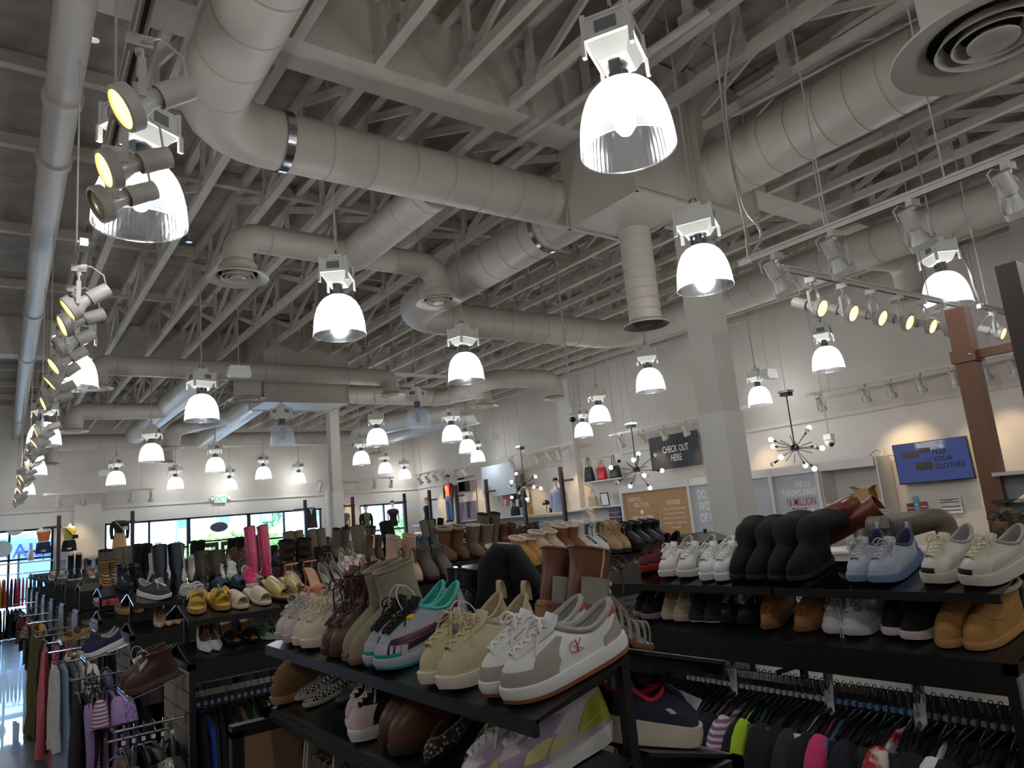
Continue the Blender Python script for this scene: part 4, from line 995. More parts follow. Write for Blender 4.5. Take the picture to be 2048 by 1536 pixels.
        for f_ in (0.25, 0.5, 0.75, 1.0):
            q = ring(f_, 0.0); q[:, 2] = top[:, 2]*(1-f_); R.append(q)
        b = MB().grid(np.array(R), False, True); b.add(R[-1], [tuple(range(n))])
        s.add('heel', b, m, 40); return s
    def overlay(s, name, m, u0, u1, v0, v1, off=0.0016, nu=12, nv=8, vf=None):
        """a sewn panel lying on the upper, with its own edge"""
        uu = np.linspace(u0, u1, nu); P = []
        for i in range(nv):
            t = i/(nv-1)
            lo = np.array([v0 if not callable(v0) else v0(a) for a in uu]); hi = np.array([v1 if not callable(v1) else v1(a) for a in uu])
            vv = lo+(hi-lo)*t
            P.append((uu, vv))
        top = []
        for a, b in P:
            n = s.nrm(a, b); p = s.S(a, b); cc = np.array([s.L*0.5, 0, 0.03]); sg = np.sign(np.sum(n*(p-cc), 1))[:, None]
            top.append(p+n*sg*off)
        top = np.array(top); b = MB().grid(top)
        edge = np.vstack([top[0], top[1:, -1], top[-1, ::-1][1:], top[::-1, 0][1:-1]])
        ln = np.array([s.L*0.5, 0, 0.03]); low = edge+(ln-edge)/np.linalg.norm(ln-edge, axis=1)[:, None]*off*1.4
        b.grid(np.array([edge, low]), False, True)
        s.add(name, b, m, 50); return s
    def both(s, name, m, u0, u1, v0, v1, **k):
        s.overlay(name, m, u0, u1, v0, v1, **k)
        g = lambda q: (lambda a: q(-a)) if callable(q) else q
        s.overlay(name, m, -u1, -u0, g(v0), g(v1), **k); return s
    def ctr(s, v): 
        return s.S(np.zeros(1), np.array([v]))[0]
    def tongue(s, m, v0=0.45, ext=0.03, w=0.05, pad=0.008, lean=0.6):
        pts = [s.ctr(v) for v in np.linspace(v0, 0.98, 6)]
        d = pts[-1]-pts[-2]; d /= np.linalg.norm(d); d = d*(1-lean)+np.array([-0.35, 0, 0.94])*lean; d /= np.linalg.norm(d)
        pts += [pts[-1]+d*ext*0.5, pts[-1]+d*ext]
        pts = np.array(pts); n = len(pts); rows = []
        T = np.gradient(pts, axis=0); T /= np.linalg.norm(T, axis=1)[:, None]
        N = np.cross(T, np.array([0, 1.0, 0])); N *= np.sign(N[:, 2:]+1e-9)
        for i in range(n):
            wi = w/2*(0.75+0.25*i/(n-1))*(0.9 if i == n-1 else 1)
            sec = [(-wi, -0.006), (-wi*0.8, pad*0.5), (0, pad), (wi*0.8, pad*0.5), (wi, -0.006), (0, -0.002)]
            rows.append([pts[i]+np.array([0, y, 0])+N[i]*z for y, z in sec])
        b = MB().grid(np.array(rows), False, True); b.add(rows[-1], [tuple(range(6))])
        s.add('tongue', b, m, 50); return s
    def laces(s, m, n=5, v0=0.5, v1=0.95, w0=0.026, w1=0.034, r=0.0028, bow=True, cross=True, lift=0.006, tails=0.06, flat=1.0):
        b = MB(); vs_ = np.linspace(v0, v1, n); L_, R_ = [], []
        for i, v in enumerate(vs_):
            c = s.ctr(v); c2 = s.ctr(min(v+0.02, 1)); t = c2-c; nn = np.cross(t, [0, 1.0, 0]); nn /= np.linalg.norm(nn); nn *= np.sign(nn[2])
            hw = w0+(w1-w0)*i/(n-1)
            L_.append(c+np.array([0, hw/2, 0])+nn*lift*0.6); R_.append(c+np.array([0, -hw/2, 0])+nn*lift*0.6)
        def seg(a, q, h):
            mid = (a+q)/2+np.array([0.2, 0, 1])*h; tt = np.linspace(0, 1, 6)[:, None]
            b.sweep((1-tt)**2*a+2*tt*(1-tt)*mid+tt**2*q, r, 6)
        for i in range(n):
            seg(L_[i], R_[i], lift)
            if cross and i < n-1: seg(L_[i], R_[i+1], lift*2.2); seg(R_[i], L_[i+1], lift*2.0)
        if bow:
            k = (L_[-1]+R_[-1])/2+np.array([0.004, 0, lift*2]); b.ball(k, r*2.4, 8, 5)
            for sg in (-1, 1):
                q = [k, k+np.array([0.012, sg*0.022, 0.012]), k+np.array([0.026, sg*0.036, 0.0]), k+np.array([0.024, sg*0.026, -0.012]), k]
                b.sweep(spl(q, 10), r, 6)
                q = [k, k+np.array([0.012, sg*0.014, 0.006]), k+np.array([0.03, sg*0.028, -0.018]), k+np.array([0.03+tails*0.3, sg*0.034, -0.018-tails*0.5])]
                b.sweep(spl(q, 8), r, 6)
        s.add('laces', b, m, 60); return s
    def strap(s, name, m, xa, xb, h, w=None, thick=0.003, n=12, yo=0.0, skew=0.0):
        """band arching over the foot between two places along the sole"""
        rows = []
        for x, sk in ((xa*s.L, 0), (xb*s.L, 0)):
            u = math.acos(np.clip(2*x/s.L-1, -1, 1)); P = s.outline(0.001, np.array([u, -u])); a, c = P
            th = np.linspace(0, math.pi, n)
            y = (a[1]+c[1])/2+(a[1]-c[1])/2*np.sign(np.cos(th))*np.abs(np.cos(th))**0.75
            z = s.basez(np.array([x]))[0]+h*(1-0.25*(x/s.L-xa)*1.0)*np.sin(th)**0.7-0.002
            rows.append(np.stack([np.full(n, x)+skew*np.cos(th), y, z], 1))
        a, c = rows; P = np.array([a+(c-a)*t+np.array([0, 0, 0.25*h*math.sin(math.pi*t)*0.3]) for t in np.linspace(0, 1, 5)])
        ctr_ = np.array([(xa+xb)/2*s.L, 0, s.basez(np.array([xa*s.L]))[0]]); Q = P+(ctr_-P)*np.array([0, 1, 1])*thick/0.03
        b = MB().grid(P); b.grid(Q[:, ::-1]); 
        for e0, e1 in ((P[0], Q[0]), (P[-1], Q[-1])): b.grid(np.array([e0, e1]))
        s.add(name, b, m, 50); return s
    def pull(s, m, h=0.03, w=0.014, r=0.003):
        k = s.top[np.argmin(s.top[:, 0])]
        q = [k+np.array([0.004, 0, -0.01]), k+np.array([-0.004, 0, h*0.6]), k+np.array([-0.012, 0, h]), k+np.array([-0.018, 0, h*0.5]), k+np.array([-0.012, 0, -0.02])]
        P = spl(q, 14); b = MB(); b.grid(np.array([P+np.array([0, -w/2, 0]), P+np.array([0, w/2, 0])]))
        b.grid(np.array([P+np.array([0.002, -w/2, 0]), P+np.array([0.002, w/2, 0])])); s.add('pull_tab', b, m, 60); return s
    def price(s, v=0.8, y=0.035, rz=0.3, size=(0.034, 0.055), dark=False):
        c = s.ctr(v)+np.array([0.0, y, 0.0]); Rm = rotz(rz) @ rotx(1.0 if y > 0 else -1.0) @ roty(0.5)
        c = c+np.array([0, 0, -0.004])
        b = MB().box(c, (size[1], size[0], 0.0012), Rm); 
        for i in range(5): b.box(c+Rm @ np.array([-0.012+i*0.006, 0.004, 0.0009]), (0.002, size[0]*0.5, 0.0006), Rm, 1)
        s.parts.append(('price_tag', b.mesh('price_tag', [m_sec if dark else m_tag, m_ink]))); return s
    def secure(s, v=0.85, y=0.03, ring=0.03, m=None):
        c = s.ctr(v)+np.array([0, y*0.4, 0.02]); q = [c+np.array([ring*math.cos(a)*0.6, ring*math.sin(a)*0.5+y*0.3, ring*math.sin(a)-0.004]) for a in np.linspace(0, 2*math.pi, 16)[:-1]]
        b = MB().sweep(q, 0.0016, 5, closed=True); s.add('tag_cord', b, m_cord, 60)
        e = c+np.array([0.01, y*0.5, -ring*1.05]); b = MB().lathe([(0.001, 0.016), (0.007, 0.014), (0.013, 0.004), (0.014, -0.006), (0.009, -0.014), (0.001, -0.015)], 12, e, R=rotx(0.5)); s.add('security_tag', b, m or m_sec, 60); return s
    def make(s):
        return s
def place(sh, P, fwd, tilt, yaw, mirror, label, group, cat='shoe', roll=0.0, anchor='toe', lift=0.0):
    """set a shoe down with its toe (or heel) at P; fwd is the horizontal way the shelf faces"""
    F = np.array([fwd[0], fwd[1], 0.0]); Zu = np.array([0, 0, 1.0])
    f_ = F*math.cos(tilt)-Zu*math.sin(tilt); up = F*math.sin(tilt)+Zu*math.cos(tilt)
    f2 = f_*math.cos(yaw)+np.cross(up, f_)*math.sin(yaw); left = np.cross(up, f2)
    if roll: up, left = up*math.cos(roll)+left*math.sin(roll), left*math.cos(roll)-up*math.sin(roll)
    a = np.array(P, float)+up*(0.001+lift)-(f2*sh.L if anchor == 'toe' else 0)
    M = Matrix(((f2[0], left[0], up[0], a[0]), (f2[1], left[1], up[1], a[1]), (f2[2], left[2], up[2], a[2]), (0, 0, 0, 1)))
    if mirror: M = M @ Matrix.Diagonal((1, -1, 1, 1))
    t = tag(link(sh.name, None), label, cat, group); t.matrix_world = M
    for n, me in sh.parts: link(n, me, t)
    return t
# ---------------------------------------------------------------- kinds of shoe
def court(name, up, toe_c, heel_c, tab_c, mid, out, lace, lining=None, stay=None, L=0.29, mark=None, U=40, tongue=None):
    s = Shoe(name, '', L, 0.101, U=U, sole=0.034, solet=0.027, spring=0.008, flare=0.005, zf=0.088, zb=0.078, zs=0.052, cf=0.54, cw=0.07, toe=0.05, roll=0.007)
    s.upper(up, lining or up); s.solem(mid, out, 0.28)
    if toe_c: s.overlay('toe_overlay', toe_c, -1.12, 1.12, 0.0, lambda a: 0.235+0.07*a*a, nu=24)
    if stay: s.both('eyestay', stay, 0.74, 1.30, lambda a: 0.0 if a > 0.95 else 0.55*(0.95-a)/0.21, lambda a: 0.88-0.55*max(0, a-0.9)/0.4, nu=14)
    if heel_c: s.overlay('heel_counter', heel_c, math.pi-0.95, math.pi+0.95, 0.0, lambda a: 0.75-0.45*abs(a-math.pi), nu=18)
    if tab_c: s.overlay('heel_tab', tab_c, math.pi-0.75, math.pi+0.75, lambda a: 0.55+0.3*abs(a-math.pi), 1.0, off=0.0026)
    s.tongue(tongue or up, 0.5, 0.028, 0.05); s.laces(lace, 5, 0.52, 0.97, r=0.0032)
    return s
def runner(name, up, mid, out, lace, lining=None, toe_c=None, side=None, heel_c=None, L=0.285, bow=True, U=36, thick=0.0, n=5, W=0.104, tongue=None, collar_h=0.0):
    s = Shoe(name, '', L, W, U=U, sole=0.038+thick, solet=0.024+thick, spring=0.016, flare=0.006, zf=0.086+collar_h, zb=0.082+collar_h, zs=0.05+collar_h*0.7, cf=0.52, cw=0.068, toe=0.044, roll=0.006)
    s.upper(up, lining or up); s.solem(mid, out, 0.25)
    if toe_c: s.overlay('toe_cap', toe_c, -0.95, 0.95, 0.0, lambda a: 0.30-0.06*abs(a), nu=18)
    if side: s.both('side_panel', side, 0.95, 1.95, lambda a: 0.10+0.25*(a-0.95), lambda a: 0.5+0.35*(a-0.95))
    if heel_c: s.overlay('heel_counter', heel_c, math.pi-0.8, math.pi+0.8, 0.0, lambda a: 0.8-0.4*abs(a-math.pi), nu=14)
    s.tongue(tongue or up, 0.5, 0.026, 0.046); s.laces(lace, n, 0.52, 0.97, bow=bow, r=0.0026)
    return s
def hightop(name, up, mid, out, lace, lining, toe_c=None, stay=None, heel_c=None, swoosh=None, L=0.285, h=0.06, U=40):
    sh = [(L*0.27, 0.135+h*0.35, L*0.20, 0.082, 0.06), (L*0.255, 0.135+h, L*0.205, 0.085, 0.08)]
    s = Shoe(name, '', L, 0.108, U=U, sole=0.034, solet=0.027, spring=0.008, flare=0.005, zf=0.09, zb=0.085, zs=0.075, cf=0.52, cw=0.076, toe=0.05, roll=0.007, shaft=sh)
    s.upper(up, lining); s.solem(mid, out, 0.25)
    if toe_c: s.overlay('toe_overlay', toe_c, -1.3, 1.3, 0.0, lambda a: 0.42-0.18*math.cos(a*2.2), nu=22)
    if stay: s.both('eyestay', stay, 0.4, 1.2, lambda a: 0.15+0.4*(1.2-a)/0.8, 0.97)
    if heel_c: s.overlay('heel_panel', heel_c, math.pi-1.25, math.pi+1.25, lambda a: 0.05+0.15*abs(a-math.pi), 0.99, nu=20)
    if swoosh:
        f0 = lambda a: 0.18+0.10*(a-1.0)**2; s.both('side_swoosh', swoosh, 0.85, 2.35, f0, lambda a: f0(a)+0.30*math.exp(-((a-1.15)/0.35)**2)+0.07, off=0.0028, nu=18)
    s.tongue(up, 0.5, 0.05+h*0.5, 0.055, lean=0.8); s.laces(lace, 6, 0.5, 0.99, r=0.003)
    return s
def boot(name, up, sole, h=0.16, L=0.27, W=0.098, cw=0.085, heel=0.0, lining=None, top_ax=None, gore=None, lace=None, blockheel=None, fur=None, point=0.0, zip_=None, sole_t=0.022, plat=0.0, U=34, pull=None, flare_top=1.0, rings=4, seam=None, roll=0.004, spring=0.01):
    ax = L*0.245; sh = []
    for i in range(1, rings+1):
        t = i/rings; sh.append((L*0.265-0.006*t, 0.10+heel+plat+sole_t+(h-0.10)*t, ax*(0.93+0.05*t)*(1+(flare_top-1)*t), cw*(0.96+0.06*t)*(1+(flare_top-1)*t), 0.05*(1-t)))
    s = Shoe(name, '', L, W, U=U, heel=heel, platform=plat, sole=sole_t, solet=sole_t, spring=spring, flare=0.004, cf=0.53, cb=0.03, cw=cw*0.92, zf=0.105, zb=0.09, zs=0.088, toe=0.05, roll=roll, shaft=sh, point=point)
    s.upper(up, lining or up); s.solem(sole)
    if heel and blockheel: s.heelm(blockheel, kind='block', w1=0.82)
    if gore: s.both('elastic_gore', gore, 1.25, 1.85, 0.5, 1.0, off=0.0012)
    if seam: s.both('side_seam', seam, 0.75, 0.80, 0.05, 0.98, off=0.002, nu=3)
    if lace:
        s.tongue(up, 0.55, h-0.07, 0.05, lean=0.85); s.laces(lace, 4, 0.5, 0.98, bow=False, r=0.0028)
        b = MB(); x0 = L*0.265+ax*0.93; n = max(3, int((h-0.1)/0.022))
        for i in range(n):
            z = 0.115+heel+plat+sole_t+i*(h-0.12)/n; y = 0.017
            b.sweep([[x0+0.004, y, z], [x0+0.014, 0, z+0.009], [x0+0.004, -y, z+0.018]], 0.0028, 6); b.sweep([[x0+0.004, -y, z], [x0+0.016, 0, z+0.009], [x0+0.004, y, z+0.018]], 0.0028, 6)
        for sg in (-1, 1):
            k = np.array([x0+0.012, 0, sh[-1][1]-0.01]); b.sweep(spl([k, k+[0.02, sg*0.03, 0.01], k+[0.03, sg*0.04, -0.02], k+[0.015, sg*0.02, -0.02], k], 9), 0.0026, 6)
            b.sweep(spl([k, k+[0.02, sg*0.02, -0.01], k+[0.03, sg*0.03, -0.05], k+[0.036, sg*0.032, -0.09]], 8), 0.0026, 6)
        s.add('shaft_laces', b, lace, 60)
    if fur:
        b = MB(); t = s.top; n = len(t)
        for i in range(n): b.ball(t[i]+np.array([0, 0, 0.002]), (0.013, 0.013, 0.012), 7, 5)
        s.add('fur_trim', b, fur, 60)
    if zip_: 
        b = MB(); q = [s.S(np.array([1.7]), np.array([v]))[0]+np.array([0, 0.002, 0]) for v in np.linspace(0.3, 1, 6)]+[np.array([x, w/2*0.99+0.002, z]) for x, z, a, w, p in sh]
        b.sweep(spl(q, 16), 0.003, 5); s.add('zip', b, zip_, 60)
    if pull: s.pull(pull)
    return s
def ugg(name, up, sole, fur, h=0.13, L=0.265, plat=0.0, seam=None):
    s = boot(name, up, sole, h, L, 0.108, 0.105, lining=fur, sole_t=0.02, plat=plat, flare_top=1.06, roll=0.009, spring=0.004)
    if seam: s.both('vamp_seam', seam, 0.0, 1.3, lambda a: 0.74-0.30*a/1.3, lambda a: 0.765-0.30*a/1.3, off=0.002, nu=14, nv=2); s.overlay('heel_patch', seam, math.pi-0.35, math.pi+0.35, 0.1, 0.7)
    return s
def pump(name, up, lining, sole, heel=0.08, L=0.245, point=0.75, kind='stiletto', zt=0.035, cf=0.74, W=0.082, hm=None):
    s = Shoe(name, '', L, W, heel=heel, sole=0.006, solet=0.006, spring=0.004, flare=0.0, cf=cf, cb=0.025, cw=0.056, zf=0.03, zb=0.058, zs=zt*0.75, toe=0.036, roll=0.0018, point=point)
    s.upper(up, lining); s.solem(sole); s.heelm(hm or up, kind=kind, w1=0.75); return s
def flat(name, up, lining, sole, L=0.25, point=0.3, cf=0.68, zt=0.03, toe=0.036):
    s = Shoe(name, '', L, 0.088, sole=0.010, solet=0.008, spring=0.006, flare=0.001, cf=cf, cb=0.025, cw=0.06, zf=0.03, zb=0.055, zs=zt, toe=toe, roll=0.0022, point=point)
    s.upper(up, lining); s.solem(sole); return s
def slide(name, bed, strap, sole, L=0.26, heel=0.0, th=0.028, xs=((0.50, 0.80),), h=0.055, bow=None, kind='block', W=0.094, point=0.0, hm=None):
    s = Shoe(name, '', L, W, heel=heel, sole=th, solet=th*0.8 if not heel else 0.010, spring=0.004, flare=0.001, point=point, inward=0.005)
    if heel: s.p['sole'] = s.p['solet'] = 0.010
    s.solem(sole); O = s.outline(-0.003); O[:, 2] += 0.0055; I = s.outline(-0.014); I[:, 2] += 0.0075
    b = MB().grid(np.array([O, I]), False, True); b.add(I, [tuple(range(s.U))]); s.add('footbed', b, bed, 60)
    for a, c in xs: s.strap('strap', strap, a, c, h)
    if heel: s.heelm(hm or sole, kind=kind, w1=0.8)
    if bow:
        x = (xs[0][0]+xs[0][1])/2*L; z = s.basez(np.array([x]))[0]+h+0.004; b = MB()
        for sg in (-1, 1):
            for q in range(2):
                P = [np.array([x, 0, z]), np.array([x-0.012+q*0.02, sg*0.03, z+0.016-q*0.006]), np.array([x+q*0.012, sg*0.052, z-0.004-q*0.01])]
                w_ = [0.006, 0.022, 0.018]; c = spl(P, 7); wv = np.interp(np.linspace(0, 2, 7), [0, 1, 2], w_)
                b.grid(np.array([c+np.array([0.9, 0, -0.4])*wv[:, None], c+np.array([0, 0, 0.008]), c-np.array([0.9, 0, 0.3])*wv[:, None]]))
        b.ball((x, 0, z+0.004), (0.016, 0.01, 0.008), 8, 6); s.add('bow', b, bow, 60)
    return s
def heel_sandal(name, bed, strap, sole, heel=0.08, L=0.24, kind='stiletto', ankle=True, xs=((0.68, 0.82),), h=0.042, extra=None, hm=None):
    s = slide(name, bed, strap, sole, L, heel, 0.01, xs, h, kind=kind, W=0.08, point=0.15, hm=hm)
    if ankle:
        z = s.basez(np.array([0.02]))[0]+0.055; c = [np.array([L*0.18+L*0.17*math.cos(a), 0.034*math.sin(a), z+0.012*math.cos(a)]) for a in np.linspace(0, 2*math.pi, 20)[:-1]]
        b = MB().sweep(c, 0.0035, 6, closed=True)
        for sg in (-1, 1): b.sweep([[L*0.1, sg*0.026, z-0.05], [L*0.07, sg*0.029, z-0.006]], 0.0035, 6)
        s.add('ankle_strap', b, strap, 60)
    return s
def tall(name, up, sole, h=0.42, heel=0.0, blockheel=None, L=0.27, cw=0.1, point=0.1, slouch=0.0, fold=None, lining=None, flare_top=1.15):
    """tall boot; fold bends the shaft over as it lies slumped on the shelf"""
    ax = L*0.235; sh = []; n = 10; z0 = 0.1+heel+0.02; x = L*0.26; z = z0; pitch = 0.0; g = np.random.default_rng(len(name)*7+int(h*100))
    for i in range(1, n+1):
        t = i/n; stp = (h-0.1)/n
        if fold: pitch = fold[0]*float(sstep(fold[1], fold[2], t))
        x -= -math.sin(pitch)*stp*-1 if False else 0
        x += math.sin(pitch)*stp; z += math.cos(pitch)*stp
        w_ = 1+(flare_top-1)*t+slouch*0.09*math.sin(i*2.4); sq = 1.0-(0.45*float(sstep(fold[1]-0.1, fold[2], t)) if fold else 0)
        sh.append((x+slouch*0.01*math.sin(i*1.9), z, ax*w_*sq, cw*w_*(1.0+(1-sq)*0.3), pitch))
    s = Shoe(name, '', L, 0.096, U=28, heel=heel, sole=0.018, solet=0.014, flare=0.003, cf=0.53, cb=0.03, cw=cw*0.85, zf=0.105, zb=0.09, zs=0.088, toe=0.046, roll=0.003, shaft=sh, point=point)
    s.upper(up, lining or m_dark); s.solem(sole)
    if heel: s.heelm(blockheel or sole, kind='block', w1=0.8)
    return s
# ---------------------------------------------------------------- shoes set out on the shelves
FACE = {'N': ((-1, 0), 0.86), 'R': ((-1, 0), 2.60)}
def shelf_plane(key, tier, side):
    z = ZUP if tier else ZLO
    if key in ('N', 'R'):
        x = FACE[key][1]+(WD if side else 0); F = np.array([1.0 if side else -1.0, 0, 0]); p = np.array([x, 0, z])
    else:
        y = YL[key]+(WD if side else 0); F = np.array([0, 1.0 if side else -1.0, 0]); p = np.array([0, y, z])
    n = F*math.sin(TILT)+np.array([0, 0, math.cos(TILT)])
    return p, n, F
def hit(px, py, key, tier, side, anchor='toe'):
    p, n, F = shelf_plane(key, tier, side)
    if side:                         # shelves facing away: fix the depth on the shelf, slide along it
        dep = 0.015 if anchor == 'toe' else 0.25; e = p-F*dep
        q = at(px, py, x=e[0]) if key in ('N', 'R') else at(px, py, y=e[1])
        q[2] = p[2]+dep*math.tan(TILT); return q, F
    r = ray(px, py); t = ((p-CAM)@n)/(r@n); q = CAM+r*t
    d = (q-p)@F                      # keep the shoe on its shelf
    if d > 0.01 or d < -0.30:
        d2 = min(max(d, -0.28), 0.008); q = q+F*(d2-d)-np.array([0, 0, 1])*math.tan(TILT)*(d2-d)
    return q, F
def pair(sh, key, tier, side, pts, desc, yaw=(0, 0), cat='shoe', flip=False, anchor='toe', roll=0.0, lift=0.0, group=None):
    out = []
    for i, (px, py) in enumerate(pts):
        q, F = hit(px, py, key, tier, side, anchor if not flip else ('heel' if anchor == 'toe' else 'toe'))
        f_, tl = (F, TILT) if not flip else (-F, -TILT)
        lab = desc if len(pts) == 1 else ('%s of the pair of ' % ('left one' if i == 0 else 'right one'))+desc
        out.append(place(sh, q, f_, tl, math.radians(yaw[i % len(yaw)]), i == 1, lab, group or 'pair of '+desc, cat, roll, anchor, lift))
    return out
# shared materials
lw = mat('lace_white', (228, 224, 218), 0.85); lk = mat('lace_black', (24, 24, 26), 0.85); lg = mat('lace_grey', (176, 170, 162), 0.85); lb = mat('lace_brown', (84, 56, 44), 0.85); ly = mat('lace_cream', (214, 200, 166), 0.85)
W_ = leather('white', (226, 224, 220)); WR = rubber('white', (228, 224, 219)); GUM = rubber('gum', (146, 88, 56)); BK = leather('black', (24, 24, 27)); BKR = rubber('black', (22, 22, 24)); CREAM = rubber('cream', (222, 208, 192))
TAN = suede('tan', (182, 134, 82)); TANR = rubber('tan', (190, 148, 100)); FUR = mat('shearling', (224, 210, 188), 0.95, bump=0.8, bscale=200); NUDE = leather('nude', (202, 168, 140), 0.25); BRN = leather('brown', (92, 58, 44)); DKB = rubber('darkbrown', (62, 42, 34)); LIN = mat('lining_grey', (170, 166, 160), 0.9)
BKS = suede('black', (16, 16, 20)); TAUPE = suede('taupe', (146, 136, 114)); INS = leather('insole_tan', (168, 128, 96), 0.5); OLV = suede('olive', (76, 70, 58)); SIL = leather('silver', (186, 186, 184), 0.2); GOLD = leather('gold', (196, 170, 110), 0.25)
# ---- near rack, upper front shelf
s = court('court_sneaker', W_, suede('greige', (168, 160, 150)), suede('greige', (0, 0, 0)), leather('red', (196, 66, 62), 0.3), WR, GUM, lw, LIN, stay=suede('greige', (0, 0, 0)), U=56, L=0.295)
for i, ch in enumerate('CK'):
    c = s.S(np.array([-1.42-0.055*i]), np.array([0.55]))[0]; n_ = np.array([0.05, -1, 0.35])
    b = MB()
    if ch == 'C': b.sweep([c+np.array([-0.011*math.cos(a), -0.004, 0.011*math.sin(a)+0.004]) for a in np.linspace(0.7, 5.6, 12)], 0.0011, 5)
    else:
        b.sweep([c+np.array([0.0, -0.004, -0.008]), c+np.array([-0.0, -0.004, 0.018])], 0.0014, 5); b.sweep([c+np.array([-0.013, -0.004, -0.007]), c+np.array([0, -0.004, 0.003]), c+np.array([-0.012, -0.004, 0.016])], 0.0012, 5)
    s.add('emblem_letter', b, leather('red', (0, 0, 0)), 60)
a, b_ = pair(s, 'N', 1, 0, [(971, 1399), (1018, 1416)], 'white sneakers with grey toe panels and red heel tabs', (-12, -14))
bt = Shoe('x', '', 0.295, 0.108); 
tg = MB().lathe([(0.001, 0.018), (0.012, 0.015), (0.018, 0.0), (0.016, -0.014), (0.001, -0.017)], 14, (0.185, -0.045, 0.075), R=rotx(0.7)); tg.build('security_tag', m_sec, a, 60)
MB().sweep([[0.185+0.02*math.sin(t_), -0.03-0.03*math.cos(t_)*0.6, 0.10+0.035*math.cos(t_)] for t_ in np.linspace(0, 6.28, 16)[:-1]], 0.0015, 5, closed=True).build('tag_cord', m_cord, a, 60)
s = runner('knit_sneaker', knit('beige', (206, 192, 156)), CREAM, None, mat('lace_rope', (196, 180, 140), 0.9), suede('beige_lining', (186, 170, 140)), U=48, L=0.295, W=0.096); s.pull(knit('beige', (0, 0, 0)), 0.03, 0.02); s.secure(0.95, 0.03, 0.035)
pair(s, 'N', 1, 0, [(849, 1381), (892, 1393)], 'beige knit sneakers with thick rope laces', (2, 0))
s = runner('basketball_sneaker', knit('smoke', (170, 172, 182)), rubber('ash', (178, 180, 194)), rubber('teal', (28, 140, 142)), lk, knit('aqua', (84, 196, 178)), toe_c=knit('smoke2', (186, 188, 198)), U=48, L=0.305, W=0.11, n=6, tongue=knit('blackk', (24, 24, 28)), collar_h=0.016)
BLK_P = leather('jet', (20, 20, 24)); PK = mat('pink_piping', (230, 40, 110), 0.5)
s.both('wave_panel', BLK_P, 0.5, 2.3, lambda a: 0.05+0.16*a/2.3, lambda a: 0.28+0.22*a); s.both('pink_line', PK, 0.5, 2.3, lambda a: 0.265+0.20*a, lambda a: 0.285+0.20*a, off=0.003, nu=16, nv=2); s.both('pink_line', PK, 0.6, 2.2, lambda a: 0.16+0.12*a, lambda a: 0.175+0.12*a, off=0.003, nu=16, nv=2)
s.both('heel_web', PK, 2.25, 2.3, 0.3, 0.95, off=0.003, nu=3); s.overlay('toe_bumper', rubber('teal', (0, 0, 0)), -0.8, 0.8, 0.0, 0.10, off=0.003, nu=14); s.both('side_wing', rubber('ash', (0, 0, 0)), 1.5, 2.6, 0.0, lambda a: 0.18+0.10*math.sin((a-1.5)*2.8), off=0.004)
s.both('violet_tab', mat('violet_webbing', (118, 92, 190), 0.7), 0.25, 0.5, 0.88, 0.99, off=0.006, nu=4); s.both('yellow_tab', mat('yellow_webbing', (232, 206, 40), 0.7), 0.3, 0.6, 0.76, 0.85, off=0.005, nu=4); s.secure(0.96, 0.01, 0.045)
pair(s, 'N', 1, 0, [(738, 1343), (764, 1352)], 'grey, black and teal basketball sneakers with pink lines', (0, 0))
s = boot('chelsea_boot', TAUPE, rubber('heelstack', (118, 92, 74)), 0.185, L=0.275, W=0.096, cw=0.086, gore=suede('taupe_gore', (124, 116, 98)), pull=TAUPE, heel=0.02, blockheel=rubber('heelstack', (0, 0, 0)), sole_t=0.014, U=44, point=0.1, seam=suede('taupe_seam', (118, 110, 92)))
pair(s, 'N', 1, 0, [(690, 1329), (708, 1338)], 'taupe suede ankle boots with pull tabs', (4, 2), 'boot')
s = boot('lace_up_boot', BRN, DKB, 0.19, L=0.275, cw=0.088, lace=lb, sole_t=0.02, U=44, point=0.05); s.price(0.9, -0.03, 0.2, (0.03, 0.05), True)
pair(s, 'N', 1, 0, [(649, 1318), (671, 1322)], 'dark brown leather lace-up boots', (4, 2), 'boot')
s = runner('slip_on_sneaker', pattern('rib_stripe', 'wave', (222, 208, 188), (176, 148, 120), 60, stretch=(1, 0.01, 0.01)), CREAM, None, ly, LIN, L=0.265, n=3)
pair(s, 'N', 1, 0, [(593, 1300), (613, 1306)], 'cream ribbed slip-on sneakers', (4, 3))
s = runner('canvas_sneaker', mat('canvas_blush', (206, 192, 186), 0.9, var=0.06), rubber('blush', (196, 176, 170)), None, lg, LIN, L=0.27, n=6, bow=True); s.price(0.85, -0.02, 0.1)
pair(s, 'N', 1, 0, [(558, 1289), (577, 1295)], 'pale grey-pink lace-up sneakers', (5, 4))
# ---- near rack, lower front shelf
s = boot('suede_mule_boot', suede('camel', (126, 92, 58)), rubber('camel', (150, 118, 84)), 0.13, L=0.27, W=0.104, cw=0.1)
pair(s, 'N', 0, 0, [(552, 1392), (549, 1416)], 'camel brown suede boots with ridged soles', (0, 0), 'boot')
s = flat('woven_flat', pattern('woven_check', 'check', (200, 192, 182), (40, 38, 40), 120), LIN, rubber('espadrille', (196, 184, 170)), L=0.25, point=0.0, cf=0.62, toe=0.04)
pair(s, 'N', 0, 0, [(592, 1405), (611, 1420)], 'black and white woven flats', (0, 2))
s = flat('grey_clog', leather('pewter', (70, 72, 72), 0.35), INS, BKR, L=0.26, point=0.1, cf=0.5, toe=0.05); s.secure(0.8, -0.03, 0.03)
pair(s, 'N', 0, 0, [(670, 1416), (697, 1431)], 'dark grey leather clogs', (-2, 0))
